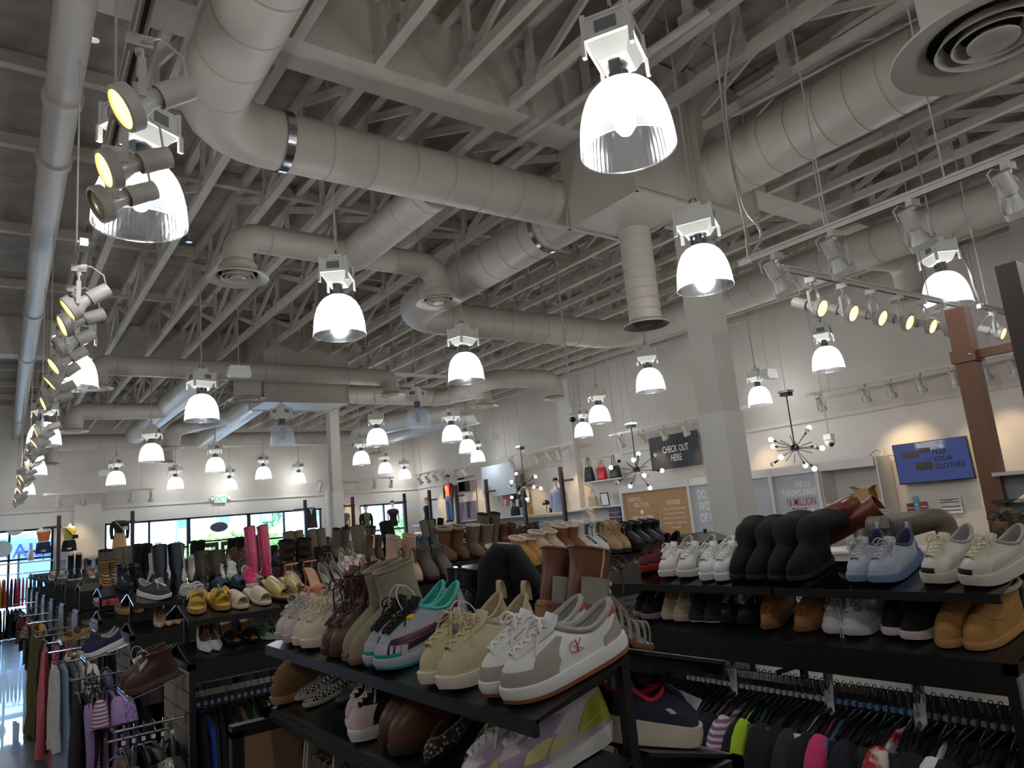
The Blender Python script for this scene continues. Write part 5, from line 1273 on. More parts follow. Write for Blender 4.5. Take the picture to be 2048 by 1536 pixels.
s = hightop('toe_cap_sneaker', mat('canvas_black', (22, 22, 24), 0.9), WR, WR, lw, BKS, toe_c=None, L=0.27, h=0.03); s.overlay('toe_cap', rubber('blushcap', (214, 192, 186)), -0.85, 0.85, 0.0, 0.5, nu=16, off=0.003)
pair(s, 'N', 0, 0, [(701, 1467), (711, 1490)], 'black canvas high-tops with pale rubber toe caps', (6, 4))
s = boot('strap_bootie', leather('chestnut', (98, 58, 38)), DKB, 0.10, L=0.25, heel=0.03, blockheel=DKB); s.strap('strap', BRN, 0.45, 0.6, 0.085)
pair(s, 'N', 0, 0, [(765, 1500), (790, 1520)], 'chestnut leather booties with a crossed strap', (0, 0), 'boot')
s = flat('snake_flat', pattern('snake_print', 'spot', (196, 184, 166), (62, 54, 48), 90, thr=0.38), leather('insole_grey', (150, 134, 116), 0.5), BKR, L=0.255, point=0.35, cf=0.78)
pair(s, 'N', 0, 0, [(852, 1536), (940, 1560)], 'snake print ballet flats with tan insoles', (26, 26))
s = hightop('lilac_high_top', leather('lilac', (216, 200, 204)), WR, WR, lw, mat('lining_mist', (196, 196, 188), 0.9), toe_c=suede('lilac', (178, 160, 184)), stay=suede('lilac', (0, 0, 0)), heel_c=leather('lime', (196, 200, 66)), swoosh=leather('butter', (226, 214, 140)), L=0.295, h=0.055, U=52)
pair(s, 'N', 0, 0, [(1000, 1590)], 'big lilac high-top sneaker with lime heel and pale yellow side stripe', (-16,))
pair(s, 'N', 0, 0, [(930, 1610)], 'second lilac high-top sneaker tucked under the white sneakers', (-14,))
# ---- near rack, back shelves (facing away from the aisle)
s = runner('slip_in_sneaker', knit('navy', (26, 30, 54)), rubber('stone', (190, 176, 158)), None, mat('lace_steel', (120, 122, 136), 0.8), knit('coral', (216, 50, 86)), L=0.27, bow=False, n=3, thick=0.012, W=0.1); s.both('side_logo', SIL, 1.28, 1.42, 0.42, 0.62, off=0.0024, nu=6); s.pull(mat('webbing_grey', (130, 130, 142), 0.8), 0.035, 0.016); s.price(0.6, -0.02, 0.0, (0.03, 0.06))
pair(s, 'N', 0, 1, [(1392, 1470)], 'navy slip-in sneaker with pink lining and S logo, on the glass shelf', (-4,))
pair(s, 'N', 0, 1, [(1330, 1440)], 'second navy slip-in sneaker half hidden by the black rack post', (-4,))
s = boot('heeled_lace_boot', leather('cognac', (108, 66, 46)), leather('wood', (164, 122, 78)), 0.145, L=0.25, cw=0.1, heel=0.075, blockheel=leather('wood', (0, 0, 0)), lace=lb, sole_t=0.012, zip_=GOLD, U=40)
pair(s, 'N', 1, 1, [(1075, 1283), (1130, 1290)], 'brown heeled lace boots with zips and wooden heels', (8, 4), 'boot', anchor='heel')
s = heel_sandal('gladiator_heel', leather('taupe_bed', (126, 114, 100), 0.5), suede('stonegrey', (140, 134, 124)), leather('woodheel', (112, 72, 52)), heel=0.075, L=0.25, kind='block', ankle=False, xs=((0.30, 0.36), (0.42, 0.47), (0.53, 0.58), (0.64, 0.69), (0.75, 0.79), (0.85, 0.88)), h=0.06)
b = MB().lathe([(0.036, 0.085), (0.037, 0.11), (0.038, 0.135), (0.04, 0.155)], 20, (0.045, 0, 0)); b.v[-1] = b.v[-1]*np.array([1.0, 0.85, 1]); s.add('ankle_cuff', b, suede('stonegrey', (0, 0, 0)), 60)
bb = MB()
for i in range(4): bb.sweep([[0.07, -0.03, 0.09+i*0.018], [0.092, 0, 0.098+i*0.018], [0.07, 0.03, 0.10+i*0.018]], 0.004, 6)
s.add('ankle_laces', bb, lg, 60)
pair(s, 'N', 1, 1, [(1305, 1298), (1240, 1296)], 'grey strappy gladiator heels with brown block heels', (-4, -2))
s = runner('glitter_sneaker', BK, BKR, WR, lk, BKS, side=pattern('pink_glitter', 'noise', (214, 120, 160), (130, 60, 96), 160), L=0.26)
pair(s, 'N', 1, 1, [(1010, 1262), (1045, 1270)], 'black sneakers with pink glitter panels', (2, 2))
s = tall('folded_tall_boot', suede('midnight', (17, 18, 26)), BKR, 0.36, L=0.26, cw=0.13, fold=(2.5, 0.3, 0.6), flare_top=1.5)
pair(s, 'N', 1, 1, [(940, 1262)], 'black tall boot with its wide shaft folded over, behind the beige sneakers', (-40,), 'boot', anchor='heel')
s = boot('black_ankle_boot', BK, BKR, 0.15, L=0.25)
pair(s, 'N', 1, 1, [(878, 1240), (896, 1243)], 'black leather ankle boots behind the basketball sneakers', (0, 0), 'boot', anchor='heel')
# ---- right rack, upper front shelf
s = runner('red_trail_shoe', mat('mesh_maroon', (84, 24, 34), 0.8, var=0.1), rubber('red', (150, 26, 34)), None, lk, BKS, L=0.28)
pair(s, 'R', 1, 0, [(1284, 1150), (1303, 1146)], 'dark red running shoes with black laces', (0, 0))
s = runner('striped_trainer', leather('chalk', (214, 210, 200)), rubber('chalk', (214, 210, 202)), None, lw, LIN, side=leather('chalk2', (196, 190, 180)), L=0.285, W=0.112); s.price(0.9, -0.03, 0.2)
for k_ in range(4): s.both('side_stripe', leather('stripe_grey', (120, 118, 112)), 0.95+0.22*k_, 1.0+0.22*k_, 0.1, 0.8, off=0.0025, nu=3)
pair(s, 'R', 1, 0, [(1326, 1160), (1366, 1161)], 'chalk white trainers with thin grey side stripes', (0, -4))
s = court('white_court_sneaker', W_, None, leather('white2', (222, 224, 228)), None, WR, None, lw, W_, stay=leather('white2', (0, 0, 0))); s.overlay('toe_overlay', leather('white2', (0, 0, 0)), -1.2, 1.2, 0.0, lambda a: 0.42-0.14*math.cos(a*2.4), nu=20); s.both('side_swoosh', leather('white2', (0, 0, 0)), 0.9, 2.2, lambda a: 0.3, lambda a: 0.42+0.3*math.exp(-((a-1.1)/0.3)**2), off=0.003)
pair(s, 'R', 1, 0, [(1407, 1165), (1441, 1166)], 'plain bright white court sneakers', (0, -4))
s = tall('slumped_black_boot', BKS, rubber('charcoal', (40, 40, 42)), 0.21, L=0.26, cw=0.12, fold=(-1.5, 0.0, 0.6), flare_top=1.3)
pair(s, 'R', 1, 0, [(1466, 1164), (1504, 1166)], 'black suede boots with slumped shafts, left pair', (-2, -4), 'boot')
s = tall('slumped_tall_boot', BKS, rubber('charcoal', (0, 0, 0)), 0.25, L=0.26, cw=0.13, fold=(-1.7, 0.05, 0.6), flare_top=1.4)
pair(s, 'R', 1, 0, [(1543, 1167), (1584, 1168)], 'black suede boots with slumped shafts, right pair', (-4, -10), 'boot')
s = runner('mist_sneaker', knit('mist', (176, 184, 196)), rubber('bluehaze', (120, 136, 172)), None, lg, knit('indigo', (74, 78, 106)), L=0.285, W=0.112, heel_c=knit('periwinkle', (150, 150, 190))); s.pull(knit('mist', (0, 0, 0)), 0.025); s.price(0.9, -0.03, 0.2)
pair(s, 'R', 1, 0, [(1711, 1172), (1757, 1174)], 'pale blue-grey sneakers with wispy laces', (0, -6))
s = runner('chunky_sneaker', leather('ivory', (206, 200, 186)), rubber('ivory', (210, 202, 186)), None, ly, LIN, side=leather('ivory2', (188, 182, 170)), L=0.29, thick=0.006, W=0.116); s.overlay('toe_guard', BKR, -0.32, 0.32, 0.0, 0.16, off=0.005)
pair(s, 'R', 1, 0, [(1858, 1175), (1940, 1180)], 'chunky ivory sneakers with black toe guards', (-14, -22))
# ---- right rack, lower front shelf
s = runner('black_red_trainer', knit('black', (24, 24, 28)), rubber('redgrey', (150, 140, 142)), rubber('red', (0, 0, 0)), lk, BKS, L=0.29); s.price(0.85, -0.02, 0.3)
pair(s, 'R', 0, 0, [(1274, 1240), (1292, 1246)], 'black trainers with red-grey soles', (-8, -8))
s = runner('beige_trainer', knit('sand', (196, 172, 146)), rubber('sand', (206, 184, 160)), None, ly, BRN, L=0.265)
pair(s, 'R', 0, 0, [(1331, 1245), (1358, 1249)], 'sand beige lace-up trainers', (-4, -6))
s = runner('black_runner', knit('blue_black', (30, 34, 42)), rubber('coal', (44, 46, 52)), rubber('chalk', (0, 0, 0)), lk, BKS, L=0.28)
pair(s, 'R', 0, 0, [(1387, 1250), (1420, 1252)], 'plain black running shoes', (-4, -6))
s = runner('black_trail_shoe', leather('coal', (32, 32, 36)), BKR, None, lg, BKS, side=BK, L=0.285, n=6); s.price(0.98, 0.0, 0.0, (0.02, 0.03))
pair(s, 'R', 0, 0, [(1449, 1253), (1487, 1257)], 'black trail shoes with silver laces', (-4, -8))
s = boot('woven_bootie', leather('woven_tan', (172, 118, 66), 0.45), rubber('tanstack', (128, 92, 62)), 0.12, L=0.27, W=0.1, lace=mat('lace_tan', (150, 110, 70), 0.8), point=0.3, sole_t=0.016)
for q in range(3): s.both('woven_band', leather('woven_tan2', (150, 100, 54), 0.45), 0.05+0.3*q, 0.32+0.3*q, lambda a: 0.30+0.1*a, lambda a: 0.62+0.1*a, off=0.003, nu=6, nv=5)
pair(s, 'R', 0, 0, [(1529, 1264), (1600, 1269)], 'tan booties with woven leather bands', (2, -8), 'boot')
s = runner('white_mesh_sneaker', knit('snow', (214, 214, 214)), rubber('snow', (208, 206, 204)), None, lw, LIN, L=0.285, W=0.11); s.secure(0.7, -0.02, 0.02)
b = MB().sweep(spl([[0.2, 0.02, 0.1], [0.25, 0.045, 0.06], [0.275, 0.05, 0.01], [0.29, 0.05, -0.06], [0.285, 0.055, -0.13]], 14), 0.0028, 6); s.add('loose_lace', b, lw, 60)
pair(s, 'R', 0, 0, [(1661, 1275), (1703, 1279)], 'white mesh sneakers with a dangling lace', (0, -8))
s = runner('sock_sneaker', knit('jet', (26, 27, 31)), rubber('petal', (226, 208, 206)), None, lk, BKS, L=0.28, bow=False, n=3, collar_h=0.012)
pair(s, 'R', 0, 0, [(1779, 1279), (1820, 1288)], 'black knit sneakers with pale pink soles', (-2, -10))
s = ugg('sheepskin_boot', suede('amber', (178, 130, 72)), rubber('amber', (186, 140, 84)), FUR, 0.13, 0.275, seam=suede('amber2', (160, 112, 60)))
pair(s, 'R', 0, 0, [(1884, 1298), (1946, 1304)], 'tan sheepskin boots with fluffy lining at the rack end', (-10, -16), 'boot')
# ---- right rack, back shelf
s = boot('white_chunky_boot', leather('bone', (216, 212, 202)), rubber('bone', (206, 196, 172)), 0.19, L=0.26, cw=0.09); s.price(0.95, 0.02, 0.2)
pair(s, 'R', 1, 1, [(1716, 1122), (1746, 1118)], 'white leather boots standing behind the slumped black boots', (0, 0), 'boot', anchor='heel')
SADL = leather('saddle', (122, 62, 42), 0.3)
def lying_boot(name, pts, rads, m, label, open_end=-1, x=2.95):
    """tall boot lying on top of the rack: foot, shaft swept along its slumped line, dark inside at the opening"""
    Q = spl([at(px, py, x=x+dx) for px, py, dx in pts], 18); r = np.interp(np.linspace(0, 1, 18), np.linspace(0, 1, len(rads)), rads); base = Q[0].copy()
    t = thing(name, label, 'boot', base); b = MB().sweep(Q-base, r, 18, caps=False); b.ball((0, 0, 0), rads[0], 14, 8); b.build('shaft', m, t, 60)
    e = Q[-1]-base; d = Q[-1]-Q[-2]; d /= np.linalg.norm(d); u, v, _ = frame(d); n = 18
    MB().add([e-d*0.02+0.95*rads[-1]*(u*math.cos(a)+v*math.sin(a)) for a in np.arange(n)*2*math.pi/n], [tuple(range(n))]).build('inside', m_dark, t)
    MB().sweep([e+rads[-1]*(u*math.cos(a)+v*math.sin(a)) for a in np.arange(n)*2*math.pi/n], 0.004, 6, closed=True).build('rim', m, t, 60)
    return t, base
t, b0 = lying_boot('tall_boot', [(1596, 1052, 0.0), (1640, 1036, 0.0), (1690, 1018, 0.02), (1712, 1010, 0.05)], [0.022, 0.03, 0.045, 0.05], SADL, 'brown leather boot shaft lying on the right rack, opening upward')
t, b0 = lying_boot('tall_boot', [(1655, 1078, 0.02), (1700, 1050, 0.02), (1735, 1026, 0.03), (1758, 1012, 0.04)], [0.03, 0.036, 0.045, 0.05], SADL, 'brown leather boot shaft lying on the right rack, opening to the right')
MUSH = mat('leather_mushroom', (112, 100, 82), 0.45, bump=0.5, bscale=45, var=0.08, vscale=14)
t, b0 = lying_boot('quilted_boot', [(1922, 1160, 0.02), (1906, 1110, 0.02), (1890, 1050, 0.02), (1868, 1038, 0.0), (1800, 1052, -0.02), (1748, 1060, -0.02)], [0.034, 0.04, 0.04, 0.042, 0.05, 0.056], MUSH, 'taupe quilted tall boot bent over above the pale blue sneakers')
pb_ = at(1775, 1065, x=2.88)-b0; MB().box(pb_, (0.012, 0.03, 0.11)).build('strap', MUSH, t); MB().box(pb_+np.array([-0.01, 0, 0.035]), (0.008, 0.04, 0.035)).build('buckle', m_chrome, t)
CAMO = pattern('camouflage', 'noise', (112, 98, 74), (62, 60, 44), 16, thr=0.5)
s = boot('camo_hiking_boot', CAMO, BKR, 0.17, L=0.28, W=0.11, lace=mat('lace_olive', (70, 64, 44), 0.9), sole_t=0.03); s.overlay('toe_cap', BKR, -0.9, 0.9, 0.0, 0.4, off=0.003, nu=16); s.overlay('leather_patch', leather('patch', (150, 112, 84)), -0.25, 0.25, 0.9, 0.99, off=0.03)
pair(s, 'R', 1, 1, [(1985, 1128), (2052, 1126)], 'camouflage hiking boots with black toes at the right edge', (0, 0), 'boot', flip=True)
# ---------------------------------------------------------------- shoes on the parallel left racks
def YL_pair(k, tier, side, pts, sh, desc, **kw): return pair(sh, k, tier, side, pts, desc, **kw)
# first rack, upper front shelf (left to right)
s = slide('bow_slide', leather('mustard', (202, 164, 30), 0.5), leather('mustard', (0, 0, 0)), mat('cork', (170, 132, 88), 0.9, var=0.15, vscale=60), L=0.26, xs=((0.48, 0.80),), bow=leather('mustard2', (194, 152, 22), 0.5)); s.secure(0.7, 0.02, 0.02)
pair(s, 0, 1, 0, [(391, 1231), (455, 1222)], 'mustard yellow slides with big bows', (-16, 12), 'sandal')
s = slide('woven_mule', mat('jute', (206, 188, 164), 0.9, bump=0.4, bscale=150), mat('woven_cream', (214, 194, 172), 0.85, bump=0.6, bscale=160), mat('jute', (0, 0, 0)), L=0.25, xs=((0.42, 0.88),), h=0.06, heel=0.02)
pair(s, 0, 1, 0, [(490, 1219), (538, 1211)], 'cream woven mules with open toes', (14, 14), 'sandal')
s = slide('gold_mule', leather('goldbed', (190, 160, 110), 0.4), GOLD, DKB, L=0.25, xs=((0.30, 0.86),), h=0.062, heel=0.05, hm=DKB); s.secure(0.6, 0.02, 0.03)
pair(s, 0, 1, 0, [(576, 1202), (612, 1196)], 'metallic gold peep-toe mules', (18, 18), 'sandal')
RG = leather('rosegold', (200, 140, 112), 0.22)
s = heel_sandal('rose_gold_sandal', leather('blushbed', (206, 160, 132), 0.35), RG, RG, heel=0.095, xs=((0.62, 0.68), (0.72, 0.78), (0.84, 0.89)))
pair(s, 0, 1, 0, [(628, 1196), (652, 1192)], 'rose gold studded heeled sandals', (24, 10), 'sandal')
s = pump('brown_pump', leather('mocha', (84, 66, 58), 0.3), LIN, BKR, 0.07)
pair(s, 0, 1, 0, [(676, 1190), (700, 1186)], 'mocha brown pumps with grey insides', (8, 8))
s = heel_sandal('ruffle_heel', leather('blush', (226, 150, 160), 0.4), mat('pink_ruffle', (236, 150, 154), 0.8), leather('blush', (0, 0, 0)), heel=0.07, xs=((0.62, 0.84),), h=0.06)
b = MB(); g = np.random.default_rng(4)
for _ in range(26): b.ball((0.165+g.normal()*0.022, g.normal()*0.022, 0.058+abs(g.normal())*0.008), (0.014, 0.012, 0.007), 7, 5)
s.add('ruffle', b, mat('pink_ruffle', (0, 0, 0)), 60)
pair(s, 0, 1, 0, [(736, 1181)], 'pink ruffled heel beside the navy pumps', (10,), 'sandal')
s = pump('navy_pump', leather('navy', (22, 28, 54), 0.22), leather('blushin', (206, 178, 160), 0.5), BKR, 0.075)
pair(s, 0, 1, 0, [(763, 1178), (786, 1174)], 'navy patent pumps with blush insides', (10, 10))
s = boot('patent_bootie', leather('patent_beige', (196, 166, 146), 0.15), BKR, 0.2, L=0.25, cw=0.075, heel=0.06, blockheel=leather('patent_beige', (0, 0, 0)), point=0.3, sole_t=0.01)
pair(s, 0, 1, 0, [(814, 1172), (845, 1168)], 'glossy beige patent ankle boots', (6, 4), 'boot')
s = boot('stone_chelsea', suede('stone', (104, 96, 88)), DKB, 0.15, L=0.26, pull=suede('stone', (0, 0, 0)), gore=suede('stone2', (80, 74, 68)))
pair(s, 0, 1, 0, [(872, 1164), (905, 1160)], 'stone grey suede chelsea boots', (0, 0), 'boot')
s = boot('teal_shaft_boot', leather('teal', (46, 66, 78), 0.4), BKR, 0.18, L=0.25, heel=0.03, blockheel=BKR)
pair(s, 0, 1, 1, [(866, 1150), (884, 1147)], 'dark teal leather boots seen from behind', (0, 0), 'boot', anchor='heel')
s = ugg('slipper', suede('apricot', (196, 128, 70)), rubber('apricot', (200, 140, 84)), FUR, 0.10, 0.25)
pair(s, 0, 1, 0, [(1020, 1141), (1042, 1138)], 'apricot sheepskin slippers', (4, 4), 'slipper')
s = ugg('ultra_mini_boot', suede('honey', (186, 138, 82)), rubber('honey', (190, 146, 92)), FUR, 0.14, 0.27, seam=suede('honey2', (160, 112, 62)))
pair(s, 0, 1, 0, [(1074, 1133), (1094, 1130)], 'honey tan short sheepskin boots', (10, 10), 'boot')
s = ugg('platform_boot', suede('oat', (196, 172, 148)), suede('oat', (0, 0, 0)), suede('oat2', (206, 186, 166)), 0.14, 0.26, plat=0.035, seam=suede('oat3', (170, 146, 122)))
pair(s, 0, 1, 0, [(1110, 1129), (1134, 1125)], 'oat beige platform suede boots', (10, 10), 'boot')
s = ugg('chestnut_boot', suede('chestnut', (136, 88, 50)), rubber('chestnutsole', (186, 146, 108)), FUR, 0.19, 0.27, plat=0.012, seam=suede('chestnut2', (112, 70, 40)))
pair(s, 0, 1, 0, [(1158, 1121), (1178, 1118)], 'chestnut sheepskin boots with thick soles', (10, 10), 'boot')
s = boot('white_combat_boot', W_, BKR, 0.21, L=0.27, lace=lk, sole_t=0.034)
pair(s, 0, 1, 0, [(1197, 1117), (1219, 1113)], 'white combat boots with black laces and soles', (12, 12), 'boot')
s = boot('sand_combat_boot', suede('sandc', (190, 160, 124)), rubber('coal', (44, 44, 46)), 0.18, L=0.27, lace=mat('lace_sand', (176, 146, 110), 0.9), sole_t=0.03)
pair(s, 0, 1, 0, [(1243, 1109), (1262, 1106)], 'sand beige combat boots', (12, 12), 'boot')
s = boot('black_chelsea', BK, BKR, 0.16, L=0.27, sole_t=0.03, gore=BKS)
pair(s, 0, 1, 0, [(1290, 1103), (1308, 1100)], 'black chelsea boots next to the sand combat boots', (12, 12), 'boot')
pair(s, 0, 1, 0, [(1328, 1097), (1345, 1095)], 'black chelsea boots behind the dark red running shoes', (12, 12), 'boot')
# first rack, lower front shelf
s = pump('white_slingback', leather('pearl', (228, 222, 218), 0.3), leather('cocoa', (112, 74, 56), 0.5), leather('pearl', (0, 0, 0)), 0.05, L=0.25, point=0.85, cf=0.66, zt=0.012); s.p['zb'] = 0.05
pair(s, 0, 0, 0, [(415, 1308), (440, 1303)], 'white pointed flats with brown insoles', (-6, 4))
s = slide('black_mule', leather('toffee', (196, 148, 104), 0.4), BKS, BKR, L=0.25, xs=((0.62, 0.95),), h=0.05, heel=0.06, hm=BKR)
pair(s, 0, 0, 0, [(474, 1291), (512, 1285)], 'black mules with toffee coloured insoles', (4, 4))
s = heel_sandal('green_fringe_heel', SIL, leather('palm', (84, 124, 56), 0.4), SIL, heel=0.08, ankle=False, xs=((0.60, 0.84),), h=0.05)
b = MB(); g = np.random.default_rng(8)
for _ in range(30):
    p = np.array([0.17+g.normal()*0.018, g.normal()*0.018, 0.058]); d = g.normal(size=3)*0.02; d[2] = abs(d[2])*0.4
    b.sweep([p, p+d], [0.003, 0.0008], 5)
s.add('leaf_fringe', b, leather('palm', (0, 0, 0)), 60); s.secure(0.7, -0.02, 0.03)
pair(s, 0, 0, 0, [(545, 1281), (583, 1274)], 'silver heels with green leaf fringe', (16, 14), 'sandal')
s = flat('taupe_flat', suede('dove', (150, 142, 128)), LIN, DKB, 0.25, 0.3); pair(s, 0, 0, 0, [(1178, 1178), (1204, 1172)], 'taupe suede pointed flats', (12, 12))
s = runner('snake_oxford', pattern('snake_print2', 'spot', (176, 166, 150), (70, 62, 54), 80, thr=0.35), CREAM, None, lg, LIN, L=0.26); pair(s, 0, 0, 0, [(1222, 1169), (1240, 1166)], 'snake print lace-up shoes', (12, 12))
s = flat('brown_loafer', mat('tweed', (70, 46, 38), 0.9, var=0.2, vscale=60), mat('mustard_lining', (214, 180, 30), 0.8), CREAM, 0.26, 0.0, cf=0.6); pair(s, 0, 0, 0, [(1256, 1164), (1272, 1161)], 'dark brown loafers with yellow lining', (12, 12))
s = runner('pale_mint_runner', knit('palemint', (206, 208, 190)), rubber('neon', (206, 222, 90)), None, lw, LIN, L=0.275); pair(s, 0, 0, 0, [(1290, 1157), (1306, 1155)], 'pale green running shoes with neon soles', (12, 12))
s = runner('white_black_sneaker', W_, WR, BKR, lk, LIN, side=BK, L=0.27); pair(s, 0, 0, 0, [(1152, 1186)], 'white sneaker with black stripe behind the gladiator heels', (10,))
# second rack
s = pump('nude_slingback', NUDE, leather('nudein', (190, 156, 130), 0.4), leather('nudesole', (170, 132, 104)), 0.06, point=0.9, cf=0.62, zt=0.02)
pair(s, 1, 0, 0, [(318, 1258), (340, 1254)], 'nude pointed slingbacks', (-10, -6))
s = pump('nude_pump', leather('nudegloss', (204, 156, 120), 0.15), NUDE, leather('nudesole', (0, 0, 0)), 0.05, point=0.5, cf=0.66)
pair(s, 1, 0, 0, [(356, 1250), (376, 1246)], 'glossy nude pumps on the second left rack', (4, 4))
s = tall('ink_shaft_boot', leather('ink', (20, 24, 38), 0.4), BKR, 0.30, heel=0.04, blockheel=BKR, L=0.25, cw=0.1)
pair(s, 1, 1, 1, [(326, 1192), (359, 1188)], 'blue-black tall boots standing upright', (0, 0), 'boot', anchor='heel')
s = boot('olive_sock_boot', OLV, BKR, 0.20, L=0.25, cw=0.085, heel=0.05, blockheel=BKR, rings=6)
pair(s, 1, 1, 1, [(408, 1182), (438, 1178)], 'olive suede ankle boots seen from behind', (0, 0), 'boot', anchor='heel')
s = slide('teal_slide', leather('peacock2', (30, 56, 74)), leather('peacock', (34, 66, 88), 0.4), BKR, xs=((0.4, 0.9),), h=0.065)
pair(s, 1, 1, 0, [(455, 1189), (490, 1185)], 'teal blue padded slides', (8, 8), 'sandal')
s = slide('grey_slide', leather('fog', (150, 148, 144)), leather('fog', (0, 0, 0)), BKR, xs=((0.4, 0.62), (0.68, 0.9)), h=0.062)
pair(s, 1, 1, 0, [(524, 1178)], 'grey strap slide beside the gold mules', (10,), 'sandal')
s = tall('pink_rain_boot', leather('fuchsia', (208, 70, 110), 0.2), rubber('fuchsia', (196, 60, 100)), 0.43, L=0.24, cw=0.085, flare_top=1.1)
pair(s, 1, 1, 1, [(514, 1170), (541, 1167)], 'tall glossy pink boots in front of the entrance doors', (0, 0), 'boot', anchor='heel')
s = runner('pink_sneaker', knit('bubblegum', (236, 84, 130)), WR, None, mat('lace_pink', (240, 60, 120), 0.8), LIN, L=0.26)
pair(s, 1, 1, 0, [(508, 1181)], 'bright pink sneaker below the tall pink boots', (0,))
s = tall('slouch_boot', leather('espresso', (48, 38, 34), 0.45), BKR, 0.29, L=0.26, cw=0.12, slouch=1.0, flare_top=1.2)
pair(s, 1, 1, 0, [(606, 1170), (632, 1166)], 'dark brown slouchy tall boots', (20, 10), 'boot')
s = boot('espresso_bootie', leather('espresso2', (56, 42, 38), 0.4), BKR, 0.16, heel=0.03, blockheel=BKR); s.secure(0.98, 0.0, 0.05)
pair(s, 1, 1, 0, [(664, 1160), (680, 1158)], 'dark brown ankle boots with a cord ring', (10, 10), 'boot')
s = runner('pale_sneaker', leather('cloud', (196, 194, 190)), WR, None, lw, LIN, L=0.27)
pair(s, 1, 1, 0, [(704, 1152), (730, 1148)], 'pale grey sneakers on the second left rack', (0, 0))
s = tall('lying_black_boot', leather('liquorice', (22, 22, 25), 0.25), BKR, 0.42, L=0.25, cw=0.11)
q = at(790, 1126, y=6.3); place(s, q, (1, 0), math.radians(-80), 0.1, False, 'black leather tall boot lying on its back above the navy pumps', None, 'boot')
s = tall('fur_trim_boot', suede('russet', (112, 76, 50)), DKB, 0.26, L=0.26, cw=0.12); b = MB()
for p in s.top: b.ball(p, (0.022, 0.02, 0.02), 7, 5)
s.add('fur_trim', b, mat('fur_trim', (150, 128, 106), 0.95, bump=0.9, bscale=150), 60)
pair(s, 1, 1, 0, [(912, 1124), (940, 1121)], 'russet boots with fur cuffs', (12, 12), 'boot')
s = tall('button_boot', suede('driftwood', (122, 102, 80)), DKB, 0.27, L=0.26, cw=0.13, lining=FUR)
for i in range(3): s.add('button', MB().ball((0.075, 0.068, 0.18+i*0.04), (0.012, 0.006, 0.012), 10, 6), DKB)
pair(s, 1, 1, 0, [(972, 1117), (998, 1113)], 'taupe sheepskin boots with side buttons', (12, 12), 'boot')
s = boot('rust_bootie', leather('rust', (104, 62, 40), 0.4), DKB, 0.2, heel=0.03, blockheel=DKB)
pair(s, 1, 1, 0, [(1030, 1108), (1048, 1105)], 'rust brown ankle boots left of the floral garments', (10, 10), 'boot')
s = runner('grey_lying_sneaker', knit('steel', (70, 74, 82)), WR, None, lw, LIN, L=0.27)
pair(s, 1, 1, 0, [(338, 1199)], 'dark grey sneaker with white laces left of the yellow slides', (40,))
s = slide('clear_slide', LIN, mat('clear_strap', (196, 192, 184), 0.3), LIN, xs=((0.5, 0.6), (0.75, 0.85)), th=0.02)
pair(s, 1, 1, 0, [(372, 1195), (404, 1190)], 'grey flat sandals beside the yellow slides', (-10, 10), 'sandal')
# third rack and beyond
s = boot('black_biker_boot', leather('soot', (38, 38, 42), 0.3), BKR, 0.17, L=0.27, sole_t=0.03, lace=lk)
pair(s, 2, 1, 0, [(264, 1184), (288, 1181)], 'black biker boots with thick soles', (20, 20), 'boot')
s = boot('ivory_heel_boot', leather('ivoryb', (206, 192, 170), 0.3), leather('oxblood', (76, 40, 38)), 0.22, heel=0.05, blockheel=leather('oxblood', (0, 0, 0)))
pair(s, 2, 1, 1, [(312, 1175), (332, 1172)], 'ivory boots with dark red heels', (0, 0), 'boot', anchor='heel')
s = slide('cork_wedge', INS, leather('camelstrap', (160, 96, 54), 0.4), mat('cork', (0, 0, 0)), L=0.25, xs=((0.6, 0.8),), th=0.05, h=0.05)
pair(s, 2, 0, 0, [(252, 1231), (282, 1226)], 'tan wedge sandals with crossed straps', (10, 10), 'sandal')
s = boot('cage_bootie', pattern('cage_tan', 'wave', (178, 138, 84), (70, 52, 36), 14, stretch=(1, 0.6, 0.8)), INS, 0.2, L=0.25, heel=0.02, blockheel=INS, flare_top=1.2)
pair(s, 3, 1, 0, [(218, 1175), (236, 1172)], 'tan strappy cage booties', (10, 10), 'boot')
s = runner('red_white_sneaker', W_, rubber('coralsole', (220, 60, 90)), WR, lw, LIN, toe_c=leather('coral2', (216, 70, 100)), L=0.26)
pair(s, 3, 0, 0, [(206, 1214), (232, 1211)], 'white and coral pink sneakers', (10, 10))
s = boot('sheer_wellington', leather('bottle', (22, 40, 40), 0.2), CREAM, 0.34, L=0.25, rings=6, lining=CREAM)
pair(s, 3, 1, 1, [(241, 1167), (257, 1165)], 'dark rain boots with cream rims', (0, 0), 'boot', anchor='heel')
pair(s, 5, 1, 0, [(142, 1163), (158, 1161)], 'dark green rain boots on the sixth left rack', (0, 0), 'boot')
